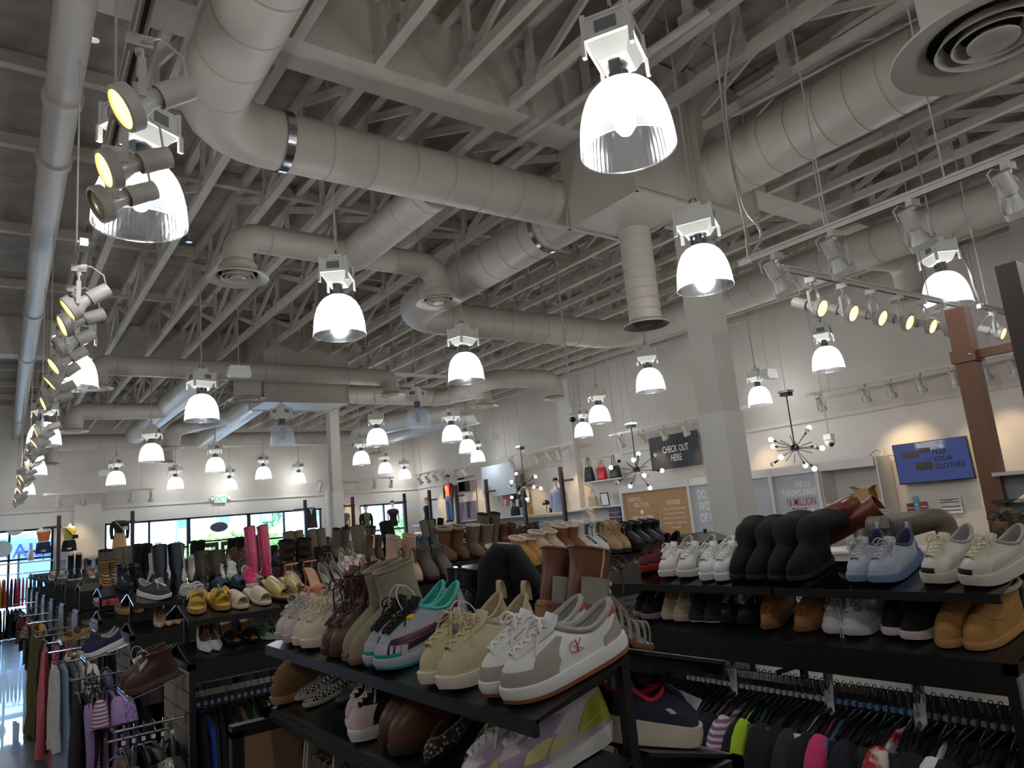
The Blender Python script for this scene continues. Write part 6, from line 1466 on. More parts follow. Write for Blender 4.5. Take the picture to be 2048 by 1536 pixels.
# far racks: smaller pairs
POOL = [
    (boot('far_boot', leather('f_black', (28, 28, 30)), BKR, 0.2, U=18, rings=2), 'black ankle boots', 'boot'), (boot('far_boot', suede('f_brown', (92, 66, 48)), DKB, 0.22, U=18, rings=2), 'brown suede boots', 'boot'),
    (boot('far_boot', leather('f_cream', (200, 190, 172)), DKB, 0.2, U=18, rings=2), 'cream boots', 'boot'), (pump('far_pump', leather('f_nude', (188, 150, 124), 0.3), NUDE, BKR), 'nude heels', 'shoe'),
    (pump('far_pump', BK, LIN, BKR), 'black heels', 'shoe'), (court('far_sneaker', W_, None, None, None, WR, None, lw, U=20), 'white sneakers', 'shoe'),
    (runner('far_sneaker', knit('f_grey', (120, 122, 126)), WR, None, lw, U=20), 'grey sneakers', 'shoe'), (tall('far_tall_boot', suede('f_taupe', (110, 98, 84)), DKB, 0.36), 'taupe tall boots', 'boot'),
    (slide('far_slide', INS, TAN, DKB), 'tan sandals', 'sandal'), (tall('far_tall_boot', BKS, BKR, 0.38), 'black tall boots', 'boot'), (boot('far_boot', pattern('f_leo', 'spot', (160, 120, 76), (40, 30, 24), 60, thr=0.4), BKR, 0.18, U=18, rings=2), 'leopard print boots', 'boot'),
    (heel_sandal('far_sandal', INS, leather('f_gold', (190, 160, 100), 0.3), DKB), 'gold heeled sandals', 'sandal')]
g = np.random.default_rng(21); nth = ['first', 'second', 'third', 'fourth', 'fifth', 'sixth', 'seventh', 'eighth', 'ninth', 'tenth', 'eleventh', 'twelfth', 'thirteenth']
FREE = {1: (3.6, 5.0), 2: (1.6, 6.0), 3: (1.2, 6.4), 4: (1.0, 6.6), 5: (1.4, 6.8), 6: (1.0, 7.0), 7: (1.4, 7.2), 8: (1.4, 7.4)}
for k, (xa, xb) in FREE.items():
    for side in ((0, 1) if k < 4 else (0,)):
        x = xa+0.1*side; q = 0
        while x < xb:
            if g.random() < 0.16: x += 0.3; continue
            sh, d, cat = POOL[g.integers(len(POOL))]; p, n, F = shelf_plane(k, 1, side)
            for i in (0, 1):
                P = np.array([x+i*0.115, p[1], p[2]])-F*0.01+np.array([0, 0, math.tan(TILT)*0.01])
                place(sh, P, F, TILT, g.uniform(-0.2, 0.2), i == 1, '%s of the %s, %s pair along the %s left rack %s' % ('left one' if i == 0 else 'right one', d, nth[min(q, 12)], ordn[k], 'front' if side == 0 else 'back'), 'shoes on the far left racks', cat)
            x += 0.30+0.25*g.random(); q += 1
# ---------------------------------------------------------------- signs, screen, posters
RW = (math.pi/2, 0, -math.pi/2)      # lettering on the right wall
m_signk = mat('sign_charcoal', (44, 45, 50), 0.6); m_signw = mat('sign_white', (224, 222, 218), 0.7)
t = thing('check_out_sign', 'charcoal hanging sign reading CHECK OUT HERE', 'sign', (14.1, 12.1, 3.37), (0, 0, 0.02))
MB().box2((-0.012, -0.79, -0.43), (0.012, 0.79, 0.43)).build('sign_board', m_signk, t)
text('lettering', 'CHECK OUT\nHERE', m_signw, 0.24, (-0.0145, -0.06, -0.02), RW, t, 0.62, 'CENTER', 0.001, 0.95, bold=0.004)
m_leaf = mat('chalk_leaf', (104, 106, 110), 0.8); g = np.random.default_rng(2)
for i in range(15):
    y = 0.74-i*0.105; L_ = 0.12+0.16*g.random(); b = MB()
    for q in np.arange(0, L_, 0.02):
        for sg in (-1, 1): b.add([[-0.0145, y, 0.42-q], [-0.0145, y+sg*0.018, 0.41-q], [-0.0145, y+sg*0.024, 0.398-q], [-0.0145, y+sg*0.008, 0.403-q]], [(0, 1, 2, 3)])
    b.build('vine_print', m_leaf, t)
for y in (-0.7, 0.7): MB().cyl((0, y, 0.43), (0, y, ZD-3.37), 0.004, 6).build('hanger_wire', m_pipe, t)
# television
t = thing('television', 'wall-mounted flat television showing PREP YOUR CLOTHES', 'television', (14.28, 6.10, 2.42), (0, -0.06, 0))
MB().box2((-0.03, -0.665, -0.385), (0.03, 0.665, 0.385)).build('bezel', mat('tv_bezel', (14, 14, 16), 0.3), t)
def tv_screen():
    m = emit('tv_screen', (52, 62, 104), 0.7); b = m.node_tree.nodes['Principled BSDF']; b.inputs['Base Color'].default_value = (0.01, 0.012, 0.02, 1); b.inputs['Roughness'].default_value = 0.08; return m
MB().box2((-0.033, -0.65, -0.365), (-0.0305, 0.65, 0.372)).build('screen', tv_screen(), t)
m_scr = emit('tv_letter', (14, 16, 28), 0.1)
text('lettering', 'PREP\nYOUR\nCLOTHES', m_scr, 0.125, (-0.0345, -0.04, 0.12), RW, t, 0.95, 'LEFT', 0.0005, 1.05, bold=0.002)
m_scr2 = emit('tv_dim_shape', (40, 40, 44), 0.2)
MB().box2((-0.0345, 0.2, 0.1), (-0.0335, 0.5, 0.22)).box2((-0.0345, -0.02, 0.17), (-0.0335, 0.18, 0.26)).box2((-0.0345, 0.0, -0.15), (-0.0335, 0.3, 0.0)).build('screen_picture', m_scr2, t)
MB().box2((-0.036, -0.08, -0.382), (-0.03, 0.08, -0.374)).build('maker_badge', m_chrome, t)
MB().box2((0.03, -0.2, -0.2), (0.215, 0.2, 0.2)).build('wall_bracket', m_black, t)
# framed back wall of posters (cabinet run)
m_cab = mat('cabinet_laminate', (206, 204, 200), 0.5); m_kraft = pattern('kraft_print', 'noise', (168, 128, 84), (186, 146, 100), 90); m_pgrey = mat('poster_grey', (176, 180, 186), 0.7, var=0.05, vscale=30, bump=0.1)
m_pw = mat('poster_white_ink', (228, 228, 226), 0.7); m_pred = mat('poster_red_ink', (156, 60, 58), 0.7)
t = thing('poster_wall_unit', 'pale framed wall unit carrying the brown and grey posters', 'wall unit', (13.9, 7.0, 0))
MB().box2((0.05, 1.2, 0.0), (0.5, 7.0, 2.45)).build('unit_back', m_cab, t)
MB().box2((-0.02, 0.0, 2.45), (0.5, 7.0, 2.63)).build('header_panel', m_cab, t)
for y in (1.22, 2.33, 4.63, 6.95): MB().box2((-0.03, y-0.04, 0.0), (0.05, y+0.04, 2.6)).build('post', m_cab, t)
def poster(y0, y1, z0, z1, m, name, label):
    o = tag(MB().box2((-0.006, y0, z0), (0.0, y1, z1)).build('poster', m, None, None, (13.94, 0, 0)), label, 'poster'); return o
p1 = poster(12.74, 13.9, 0.9, 2.46, m_kraft, 'p', 'brown paper poster reading HOW TO SELL TO US')
def ptext(o, body, m, size, y, z, sx=0.6, al='CENTER', sp=1.0, bold=0.0015): return text('lettering', body, m, size, (-0.0075, y, z), (math.pi/2, 0, -math.pi/2), o, sx, al, 0.0006, sp, bold=bold)
ptext(p1, 'HOW TO', m_pw, 0.15, 13.52, 2.20, 0.7); ptext(p1, 'SELL TO US:', m_pw, 0.15, 13.28, 2.06, 0.66)
MB().lathe([(0.001, 0), (0.06, 0)], 24, (-0.0075, 13.3, 1.92), R=roty(math.pi/2)).build('bullet_disc', m_pw, p1)
ptext(p1, 'PREP YOUR CLOTHES', m_pw, 0.12, 13.3, 1.74, 0.62); ptext(p1, "We buy men's and women's\nclothes, shoes, and accessories in\nall seasons, sizes, and styles.", m_pw, 0.066, 13.3, 1.62, 0.85, sp=1.5, bold=0.0)
p2 = poster(11.7, 12.7, 0.9, 2.46, m_kraft, 'p', 'brown paper poster reading UPCYCLED')
ptext(p2, 'UPCYCLED', m_pw, 0.15, 12.2, 2.05, 0.6); ptext(p2, 'Selling to thrift or secondhand\nstores gives the textile &\nfabrics of your clothes another\nlife, rather than being thrown\ninto a landfill.', m_pw, 0.072, 12.2, 1.92, 0.85, sp=1.6, bold=0.0)
p3 = poster(9.4, 11.56, 0.9, 2.44, m_pgrey, 'p', 'grey poster reading DO A WORLD OF GOOD, partly behind the white column')
ptext(p3, 'DO A\nWORLD\nOF GOOD', m_pw, 0.30, 11.42, 2.12, 0.6, 'LEFT', 0.92, 0.003)
p4 = poster(8.26, 9.26, 0.9, 2.44, m_pgrey, 'p', 'grey poster reading THE U.S. THROWS AWAY 16 MILLION TONS OF CLOTHING')
for body, m_, sz, yy, z in (('THE U.S.', m_pw, 0.18, 8.60, 2.17), ('THROWS AWAY', m_pw, 0.19, 8.72, 2.00), ('16 MILLION', m_pred, 0.24, 8.70, 1.79), ('TONS', m_pred, 0.24, 8.76, 1.58), ('OF', m_pw, 0.17, 8.48, 1.60), ('CLOTHING', m_pw, 0.2, 8.66, 1.40), ('EACH YEAR', m_pw, 0.2, 8.7, 1.22)): ptext(p4, body, m_, sz, yy, z, 0.56, 'CENTER', 1.0, 0.002)
# printed portrait on the grey poster beside the column
fc = at(1497, 1010, x=13.93); sk = mat('print_skin', (196, 146, 120), 0.7); hr = mat('print_hair', (52, 42, 38), 0.7); st = mat('print_shirt', (206, 206, 208), 0.7)
def disc(o, name, y, z, ry, rz, m, x=-0.0075, n=28): MB().add([[x, y+ry*math.cos(a), z+rz*math.sin(a)] for a in np.arange(n)*2*math.pi/n], [tuple(range(n))]).build(name, m, o)
Y0, Z0 = fc[1]+0.15, fc[2]-0.05
MB().add([[-0.0068, Y0+0.55, 0.92], [-0.0068, Y0-0.75, 0.92], [-0.0068, Y0-0.62, Z0-0.50], [-0.0068, Y0-0.2, Z0-0.36], [-0.0068, Y0+0.2, Z0-0.36], [-0.0068, Y0+0.5, Z0-0.5]], [(0, 1, 2, 3, 4, 5)]).build('printed_shirt', st, p3)
disc(p3, 'printed_neck', Y0, Z0-0.3, 0.14, 0.22, sk, -0.0070); disc(p3, 'printed_hair', Y0, Z0+0.12, 0.25, 0.27, hr, -0.0071); disc(p3, 'printed_face', Y0+0.01, Z0, 0.225, 0.31, sk, -0.0074); disc(p3, 'printed_ear', Y0-0.235, Z0-0.02, 0.035, 0.07, sk, -0.0073)
MB().add([[-0.0078, Y0+0.06, Z0-0.14], [-0.0078, Y0-0.10, Z0-0.12], [-0.0078, Y0-0.07, Z0-0.185], [-0.0078, Y0+0.02, Z0-0.20]], [(0, 1, 2, 3)]).build('printed_smile', m_pw, p3)
for dy in (0.07, -0.10): disc(p3, 'printed_eye', Y0+dy, Z0+0.06, 0.03, 0.012, hr, -0.0079); MB().box2((-0.0082, Y0+dy-0.05, Z0+0.10), (-0.0076, Y0+dy+0.05, Z0+0.118)).build('printed_brow', hr, p3)
# open cupboard at the right end of the unit
t = thing('open_cupboard', 'open white cupboard with cardboard box left of the television', 'cupboard', (13.9, 6.95, 0))
MB().box2((0.0, 0.0, 0.0), (0.55, 0.03, 2.62)).box2((0.0, 1.19, 0.0), (0.55, 1.22, 2.44)).box2((0.53, 0.03, 0.0), (0.55, 1.19, 2.44)).build('carcass', m_cab, t)
for z in (0.9, 1.75): MB().box2((0.0, 0.03, z), (0.53, 1.19, z+0.03)).build('shelf', m_cab, t)
MB().box2((-0.002, 0.3, 1.757), (0.0, 0.55, 1.777)).build('blue_tape', mat('blue_tape', (50, 110, 180), 0.6), t)
m_card = mat('cardboard', (172, 132, 88), 0.85, var=0.05)
t = thing('cardboard_box', 'open cardboard box on the cupboard shelf', 'box', (14.15, 7.42, 1.78))
MB().box2((-0.13, -0.15, 0), (0.13, -0.145, 0.24)).box2((-0.13, 0.145, 0), (0.13, 0.15, 0.24)).box2((-0.13, -0.145, 0), (-0.125, 0.145, 0.24)).box2((0.125, -0.145, 0), (0.13, 0.145, 0.24)).box2((-0.13, -0.15, 0), (0.13, 0.15, 0.005)).build('box_walls', m_card, t)
for sg in (-1, 1): MB().box((0, sg*0.2, 0.27), (0.25, 0.13, 0.004), rotx(sg*0.5)).build('flap', m_card, t)
tag(MB().box2((-0.1, -0.05, 0), (0.1, 0.05, 0.3)).box2((-0.101, -0.051, 0.2), (0.101, 0.051, 0.22)).build('parcel', mat('tan_parcel', (196, 164, 112), 0.8), None, None, (14.2, 7.1, 1.78)), 'tall tan parcel beside the open cardboard box', 'box')
# papers on the wall right of the cupboard
for i, (px, py, w_, h_, c, lab) in enumerate(((1822, 1017, 0.14, 0.2, (124, 70, 60), 'left maroon flyer on the wall below the television'), (1833, 1010, 0.1, 0.32, (120, 176, 214), 'tall pale blue flyer below the television'), (1848, 1014, 0.14, 0.2, (150, 92, 76), 'right maroon flyer on the wall below the television'))):
    p = at(px, py, x=14.47); o = tag(MB().box2((-0.004, -w_/2, -h_/2), (0, w_/2, h_/2)).build('flyer', mat('flyer_%d' % i, c, 0.7), None, None, p), lab, 'flyer')
    MB().box2((-0.005, -w_/2+0.01, 0.0), (-0.004, w_/2-0.01, 0.02)).build('white_line', m_pw, o)
p = at(1901, 1012, x=14.47); o = tag(MB().box2((-0.004, -0.2, -0.14), (0, 0.2, 0.14)).build('chart', m_pw, None, None, p), 'white printed chart with dark lines on the wall below the television', 'notice')
for z in (0.12, 0.07, -0.01, -0.08): MB().box2((-0.0055, -0.17, z-0.008), (-0.004, 0.17, z+0.008)).build('dark_line', mat('chart_ink', (62, 62, 86), 0.7), o)
MB().box2((-0.0056, -0.06, 0.088), (-0.004, 0.10, 0.104)).build('colour_line', mat('chart_orange', (220, 120, 60), 0.7), o)
o = tag(MB().box2((-0.01, -0.05, -0.08), (0, 0.05, 0.08)).build('outlet_plate', m_white, None, None, at(1763, 905, x=14.48)), 'white outlet plate with cables beside the television', 'outlet')
MB().sweep(spl([[-0.02, 0, 0.02], [-0.06, 0.1, 0.05], [-0.08, 0.25, -0.1], [-0.06, 0.12, -0.12], [-0.06, -0.2, -0.08], [-0.08, -0.5, -0.2]], 20), 0.006, 6).build('cable', m_black, o, 60)
# blank hanging board
t = thing('blank_board', 'blank pale blue board hanging behind the far sputnik chandelier', 'board', (13.9, 19.65, 3.35))
MB().box2((-0.01, -0.95, -0.52), (0.01, 0.95, 0.52)).build('panel', mat('board_pale_blue', (204, 212, 218), 0.6), t)
for y in (-0.85, 0.85): MB().cyl((0, y, 0.52), (0, y, ZD-3.35), 0.004, 6).build('hanger_wire', m_pipe, t)
# street photo poster on the right wall
p = at(935, 998, x=14.46); o = tag(MB().box2((-0.01, -0.62, -0.85), (0, 0.62, 0.85)).build('street_poster', mat('poster_lilac', (190, 176, 190), 0.7, var=0.1, vscale=3), None, None, p), 'tall photo poster of a figure on a tiled floor, right of the maroon mannequin', 'poster')
for lo, hi, c, n_ in (((-0.6, 0.25), (0.6, 0.83), (178, 150, 130), 'photo_top'), ((-0.25, 0.27), (0.1, 0.75), (40, 34, 36), 'printed_figure'), ((-0.6, -0.82), (0.6, -0.1), (120, 110, 128), 'photo_floor'), ((-0.12, -0.7), (0.08, -0.1), (34, 36, 48), 'printed_legs'), ((-0.6, -0.08), (0.6, 0.22), (222, 214, 206), 'white_band'), ((0.1, 0.3), (0.55, 0.8), (214, 140, 90), 'printed_window')):
    MB().box2((-0.0125 if 'figure' in n_ or 'legs' in n_ else -0.0112, lo[0], lo[1]), (-0.01, hi[0], hi[1])).build(n_, mat('pp_'+n_, c, 0.7), o)
# exit sign
p = at(440, 998, y=26.2); t = thing('exit_sign', 'white and green EXIT sign on the far wall', 'exit sign', p)
MB().box2((-0.2, -0.03, -0.13), (0.2, 0.03, 0.13)).build('sign_box', m_white, t)
text('lettering', 'EXIT', emit('exit_green', (0, 150, 90), 0.8), 0.24, (0, -0.032, -0.085), (math.pi/2, 0, 0), t, 0.75, 'CENTER', 0.001, bold=0.006)
for sg in (-1, 1): MB().lathe([(0.001, 0.06), (0.05, 0.05), (0.06, 0), (0.03, -0.05)], 14, (sg*0.27, -0.03, 0.02), R=rotx(math.pi/2)).build('emergency_head', m_white, t, 40)
# window lettering seen from behind
p = at(566, 1093, y=26.44)
o = tag(text('window_lettering', 'UPTOWN CHE', mat('vinyl_ink', (90, 92, 100), 0.7), 0.34, (p[0]+2.2, 26.43, p[2]-0.12), (math.pi/2, 0, math.pi), None, 0.9, 'LEFT', 0.001, bold=0.001), 'dark vinyl letters on the window read from behind, right of the pink boots', 'lettering')
p = at(438, 1054, y=26.3); o = tag(MB().lathe([(0.001, 0), (1, 0), (1, 0.02), (0.001, 0.02)], 32, R=rotx(math.pi/2)).build('oval_sign', mat('oval_dark', (70, 74, 80), 0.7), None, 40, p), 'dark oval sign hanging in the window above the doors', 'sign'); o.scale = (0.3, 1, 0.17)
MB().cyl((0, 0.0, 1.0), (0, 0.0, 4.0), 0.012, 6).build('hanger_wire', m_pipe, o)
p = at(15, 1075, y=26.45); o = tag(MB().lathe([(0.001, 0), (1, 0), (1, 0.01), (0.001, 0.01)], 32, R=rotx(math.pi/2)).build('oval_window_sign', m_pw, None, 40, (p[0], 39.5, 3.9)), 'white oval shop sign lettered USA on the pale blue building', 'sign'); o.scale = (1.6, 1, 0.7)
text('lettering', 'USA OPTICAL', mat('navy_ink', (40, 70, 140), 0.7), 0.38, (0, -0.02, -0.2), (math.pi/2, 0, 0), o, 0.55, 'CENTER', 0.004)
o = tag(text('facade_lettering', 'NAILS', mat('navy_ink', (0, 0, 0)), 0.9, (p[0]-0.2, 39.8, 2.3), (math.pi/2, 0, 0), None, 1.0, 'LEFT', 0.02), 'blue shop letters on the pale blue building seen through the left window', 'lettering')
p = at(277, 1113, y=26.4); b = MB()
for i in range(5): b.ball((0.11*math.cos(i*1.257+0.3), 0, 0.11*math.sin(i*1.257+0.3)), (0.09, 0.01, 0.09), 12, 7)
b.ball((0, -0.003, 0), (0.07, 0.014, 0.07), 10, 6); tag(b.build('flower_decal', mat('decal_blush', (206, 184, 176), 0.7), None, 60, p), 'blush flower decal on the window behind the clothes rail', 'decal')
o = tag(MB().box2((-0.35, 0, -0.25), (0.35, 0.01, 0.25)).build('pink_decal', mat('decal_pink', (226, 130, 180), 0.7), None, None, at(236, 1112, y=26.38)), 'pink rectangular decal on the window below the mannequin skirt', 'decal')
for px, py, lab in ((30, 1055, 'grey round decal at the top of the left window'), (5, 1098, 'pale round decal low in the left window')):
    p = at(px, py, y=26.36); tag(MB().lathe([(0.001, 0), (0.24, 0), (0.24, 0.01), (0.001, 0.01)], 24, R=rotx(math.pi/2)).build('round_decal', mat('decal_grey', (190, 194, 192), 0.7), None, 40, p), lab, 'decal')
# ---------------------------------------------------------------- chandeliers
m_frost = emit('globe_bulb', (255, 250, 244), 7.0); m_clear = mat('clear_bulb', (200, 200, 198), 0.1)
def chandelier(p, s, label, seed, drop):
    t = thing('sputnik_chandelier', label, 'chandelier', p); g = np.random.default_rng(seed)
    MB().ball((0, 0, 0), 0.075*s, 18, 12).build('hub', m_black, t, 60)
    MB().cyl((0, 0, 0.05), (0, 0, drop), 0.012, 8).build('stem', m_black, t, 40)
    MB().box2((-0.08, -0.08, drop), (0.08, 0.08, drop+0.06)).build('canopy_box', m_black, t); MB().box2((-0.1, -0.1, drop+0.06), (0.1, 0.1, drop+0.1)).build('mounting_plate', m_chrome, t)
    MB().cyl((0, 0, drop+0.1), (0, 0, ZD-p[2]), 0.008, 6).build('suspension_cord', m_pipe, t, 40)
    n = 22; ga = math.pi*(3-math.sqrt(5))
    for i in range(n):
        z = 1-2*(i+0.5)/n; r = math.sqrt(1-z*z); d = np.array([r*math.cos(i*ga+seed), r*math.sin(i*ga+seed), z*0.85])
        if d[2] > 0.8: continue
        bulb = i % 2 == 0; L = (0.40 if bulb else 0.30)*s
        a = MB().cyl(d*0.06*s, d*L, 0.007*s, 6).build('arm', m_black, t, 40)
        if bulb:
            MB().cyl(d*L, d*(L+0.07*s), 0.018*s, 8).build('socket', m_black, a, 40); c = d*(L+0.105*s)
            MB().ball(c, 0.042*s, 12, 8).build('bulb', m_frost if i % 6 != 4 else m_clear, a, 60)
    l = bpy.data.lights.new('lamp_light', 'POINT'); l.energy = 14; l.color = (1, 0.9, 0.76); l.shadow_soft_size = 0.3; link('lamp_light', l, t, (0, 0, -0.15))
chandelier(at(1590, 897, x=11.6), 1.05, 'black sputnik chandelier right of the wide column', 1, 0.95)
chandelier(at(1273, 940, x=11.6), 1.12, 'black sputnik chandelier beside the check-out sign', 2, 0.95)
chandelier(at(1048, 970, x=12.2), 1.05, 'black sputnik chandelier before the blank board', 3, 1.0)
# ---------------------------------------------------------------- cameras, emergency lights
def dome_cam(px, py, x, label):
    p = at(px, py, x=x); t = thing('security_camera', label, 'camera', p)
    MB().box2((-0.07, -0.07, 0.06), (0.07, 0.07, 0.16)).build('junction_box', m_white, t); MB().lathe([(0.03, 0.06), (0.085, 0.05), (0.09, 0.0), (0.06, -0.05), (0.001, -0.07)], 20).build('housing', m_white, t, 50)
    MB().ball((-0.045, -0.045, -0.03), 0.045, 14, 9).build('lens_dome', mat('lens_black', (12, 12, 14), 0.08), t, 60); MB().cyl((0, 0, 0.16), (0, 0, ZD-p[2]), 0.012, 8).build('stem', m_pipe, t, 40)
dome_cam(1146, 836, 7.4, 'white dome camera on a long rod, left of the wide column'); dome_cam(1660, 886, 12.2, 'small white dome camera right of the sputnik chandelier'); dome_cam(1238, 920, 12.6, 'white dome camera by the black handbag')
def emergency(px, py, x, label, y=None):
    p = at(px, py, x=x) if y is None else at(px, py, y=y); t = thing('emergency_light', label, 'emergency light', p)
    MB().poly([[-0.16, 0, -0.07], [0.16, 0, -0.07], [0.13, 0, 0.07], [-0.13, 0, 0.07]], (0, 0.16, 0)).build('housing', m_white, t); MB().box2((-0.14, -0.01, -0.1), (0.14, 0.1, -0.07)).build('lens', m_pw, t)
    MB().cyl((0, 0.08, 0.07), (0, 0.08, ZD-p[2]), 0.005, 6).build('wire', m_pipe, t)
emergency(1545, 745, 11.0, 'boxy white emergency light hanging right of the wide column'); emergency(481, 740, None, 'boxy white emergency light hanging under a wire above the far cross duct', 10.2)
emergency(991, 873, 13.0, 'small far emergency light near the right wall'); emergency(209, 945, None, 'small far emergency light near the far wall', 24.5)
# ---------------------------------------------------------------- perimeter fixtures
m_post = mat('bronze_post', (64, 50, 44), 0.45, metal=0.3); m_shelfw = mat('white_shelf', (222, 220, 216), 0.5)
m_copper = mat('copper_brown_post', (134, 96, 74), 0.4, metal=0.3)
def perim_post(x, y, h, label, arm=None, m=m_post, w=0.1):
    t = thing('fixture_post', label, 'display post', (x, y, 0))
    MB().box2((-w/2, -w/2, 0), (w/2, w/2, h)).build('upright', m, t)
    if arm is not None:
        a, z, L = arm; d = np.array([math.cos(a), math.sin(a), 0]); R = rotz(a)
        MB().box(d*(w/2+L/2)+np.array([0, 0, z]), (L, 0.06, 0.06), R).build('cross_arm', m, t); MB().box((0, 0, z), (w*1.25, w*1.25, 0.09)).build('clamp', m, t)
    return t
RN = ['first', 'second', 'third', 'fourth', 'fifth']
for i, (y, h) in enumerate(((23.97, 3.38), (22.04, 3.4), (20.09, 3.42), (18.04, 3.4), (16.14, 3.42))):
    perim_post(13.7, y, h, '%s dark display post from the far corner along the right wall' % RN[i], (-math.pi/2, 3.0, 0.45))
for i, (x, lab) in enumerate(((11.2, 'dark display post between the floral mannequin and the olive one'), (13.38, 'thick dark display post in the corner of the walls'), (9.37, 'dark display post beside the hanging waistcoat'), (1.85, 'dark display post between the orange and yellow tops'), (3.81, 'dark display post right of the skirt mannequin'))):
    perim_post(x, 25.4, 3.38, lab, (math.pi, 3.05, 0.35))
t = perim_post(5.75, 2.08, 3.34, 'brown steel post rising at the right, left of the darker one', (-math.pi/2, 2.98, 1.0), m_copper, 0.13)
MB().ball((-0.07, -0.05, 2.98), 0.018, 8, 6).build('bolt', m_chrome, t, 60)
perim_post(5.2, 1.54, 3.42, 'dark steel post cut by the right edge of the picture', None, m_post, 0.12)
# little shelves clipped on the brown post at the right edge
for i, (px, py, lab) in enumerate(((2040, 948, 'upper white shelf with bracket at the right edge'), (2040, 1003, 'lower clear shelf with bracket at the right edge'))):
    p = at(px, py, x=5.75); t = thing('wall_shelf', lab, 'shelf', (p[0], p[1], p[2]))
    MB().box2((-0.12, -0.9, 0), (0.25, 0.13, 0.025)).build('board', m_shelfw if i == 0 else glass('shelf_clear', (210, 216, 220), 0.1), t)
    MB().poly([[-0.02, 0.1, 0], [-0.02, -0.25, 0], [-0.02, -0.18, -0.08], [-0.02, -0.02, -0.12], [-0.02, 0.1, -0.2]], (0.02, 0, 0)).build('bracket', mat('bracket_grey', (150, 152, 154), 0.4), t)
# white display shelf and hang rail round the walls
def wall_run(p0, p1, depth, z, label, rail=1.8, rail2=None):
    p0 = np.array(p0, float); p1 = np.array(p1, float); L = np.linalg.norm(p1-p0); a = math.atan2(p1[1]-p0[1], p1[0]-p0[0]); t = thing('display_shelf', label, 'display shelf', (p0[0], p0[1], 0), (0, 0, a))
    MB().box2((0, min(0, depth), z), (L, max(0, depth), z+0.035)).build('shelf_board', m_shelfw, t)
    for r in (rail, rail2):
        if not r: continue
        sg_ = 1 if depth > 0 else -1
        MB().cyl((0, sg_*0.08, r), (L, sg_*0.08, r), 0.014, 10).build('hang_rail', m_chrome, t, 40)
        for q in np.arange(0.3, L, 1.2): MB().box2((q-0.01, min(sg_*0.08, depth), r-0.01), (q+0.01, max(sg_*0.08, depth), r+0.01)).build('rail_arm', m_chrome, t)
    return t
wall_run((13.78, 25.6), (13.78, 16.0), 0.66, 2.08, 'long white display shelf on the right wall under the mannequins', 1.8)
wall_run((3.85, 25.45), (-3.0, 25.45), -0.66, 2.08, 'white display shelf across the left window', 1.8, 0.95)
wall_run((13.3, 25.45), (9.4, 25.45), -0.66, 2.0, 'white display shelf below the far mannequins', 1.75)
g = np.random.default_rng(31)
# garments on the far wall, left window
for tier, (z, n, x0, x1) in enumerate(((1.79, 30, -0.9, 1.75), (0.94, 22, -0.9, 0.95))):
    cols = (['black']*7+['charcoal', 'cream', 'tan', 'beige', 'yellow', 'orange', 'maroon', 'red', 'red', 'rose', 'black', 'denim', 'black', 'navy', 'black', 'black']) if tier == 0 else ['black', 'ink', 'black', 'charcoal', 'black', 'dots']
    for i in range(n):
        x = x0+(x1-x0)*i/(n-1); c = cols[int(i/n*len(cols))] if tier == 0 else cols[int(g.integers(len(cols)))]
        if i == n-1 and tier: c = 'dots'
        garment('far%d' % g.integers(4), (x, 25.53, z), g.uniform(-0.25, 0.25), C[c], '%s garment on the %s rail below the left window' % (c if c not in ('ink', 'dots') else {'ink': 'dark', 'dots': 'spotted'}[c], 'upper' if tier == 0 else 'lower'), 'garments on the %s rail below the left window' % ('upper' if tier == 0 else 'lower'), simple=True)
for i in range(11):
    x = 2.1+i*0.15; garment('far%d' % g.integers(4), (x, 25.53, 1.79), g.uniform(-0.25, 0.25), C[['black', 'cream', 'black', 'red', 'charcoal', 'rose'][int(g.integers(6))]], 'small mixed garment on the rail under the skirt mannequin', 'garments under the skirt mannequin', simple=True)
# garments along the right wall: standouts one by one, the dark rest packed together
for f_, c, lab in ((16.6, 'black', 'black coat at the near end of the right wall rail'), (17.0, 'charcoal', 'charcoal jacket on the right wall rail'), (17.35, 'slate', 'slate jacket on the right wall rail'), (17.7, 'cream', 'cream jacket on the right wall rail'), (18.1, 'floral', 'flowered shirt nearest the counter on the right wall rail'), (18.45, 'floral', 'flowered shirt further back on the right wall rail'), (18.75, 'blue', 'bright blue jacket on the right wall rail'), (19.05, 'white', 'white jacket on the right wall rail'), (19.3, 'grey', 'grey jacket on the right wall rail'), (19.8, 'olive', 'olive jacket on the right wall rail'), (22.0, 'maroon', 'maroon jacket far along the right wall rail'), (23.0, 'red', 'red garment far along the right wall rail')):
    garment('shirt%d' % g.integers(4), (13.86, f_, 1.8), math.pi/2+g.uniform(-0.2, 0.2), C[c], lab, 'jackets on the right wall rail')
b = MB()
src = GM['far0']; V0 = np.array([v.co for v in src.vertices]); F0 = [tuple(p.vertices) for p in src.polygons]
for y in np.arange(16.3, 25.4, 0.075):
    R_ = rotz(math.pi/2+g.uniform(-0.25, 0.25)); b.add(V0 @ R_.T+np.array([13.86+g.uniform(-0.02, 0.02), y, 1.8]), F0, int(g.integers(4)))
o = tag(b.build('hanging_garments', [C['black'], C['ink'], C['charcoal'], C['khaki']], None, 60), 'dense row of dark hanging clothes along the right wall', 'clothes'); o['kind'] = 'stuff'
b = MB()
for x in np.arange(9.5, 13.2, 0.09):
    R_ = rotz(g.uniform(-0.25, 0.25)); b.add(V0 @ R_.T+np.array([x, 25.53, 1.75]), F0, int(g.integers(5)))
o = tag(b.build('hanging_garments', [C['black'], C['ink'], C['charcoal'], C['white'], C['dots']], None, 60), 'dense row of hanging clothes under the far mannequins', 'clothes'); o['kind'] = 'stuff'
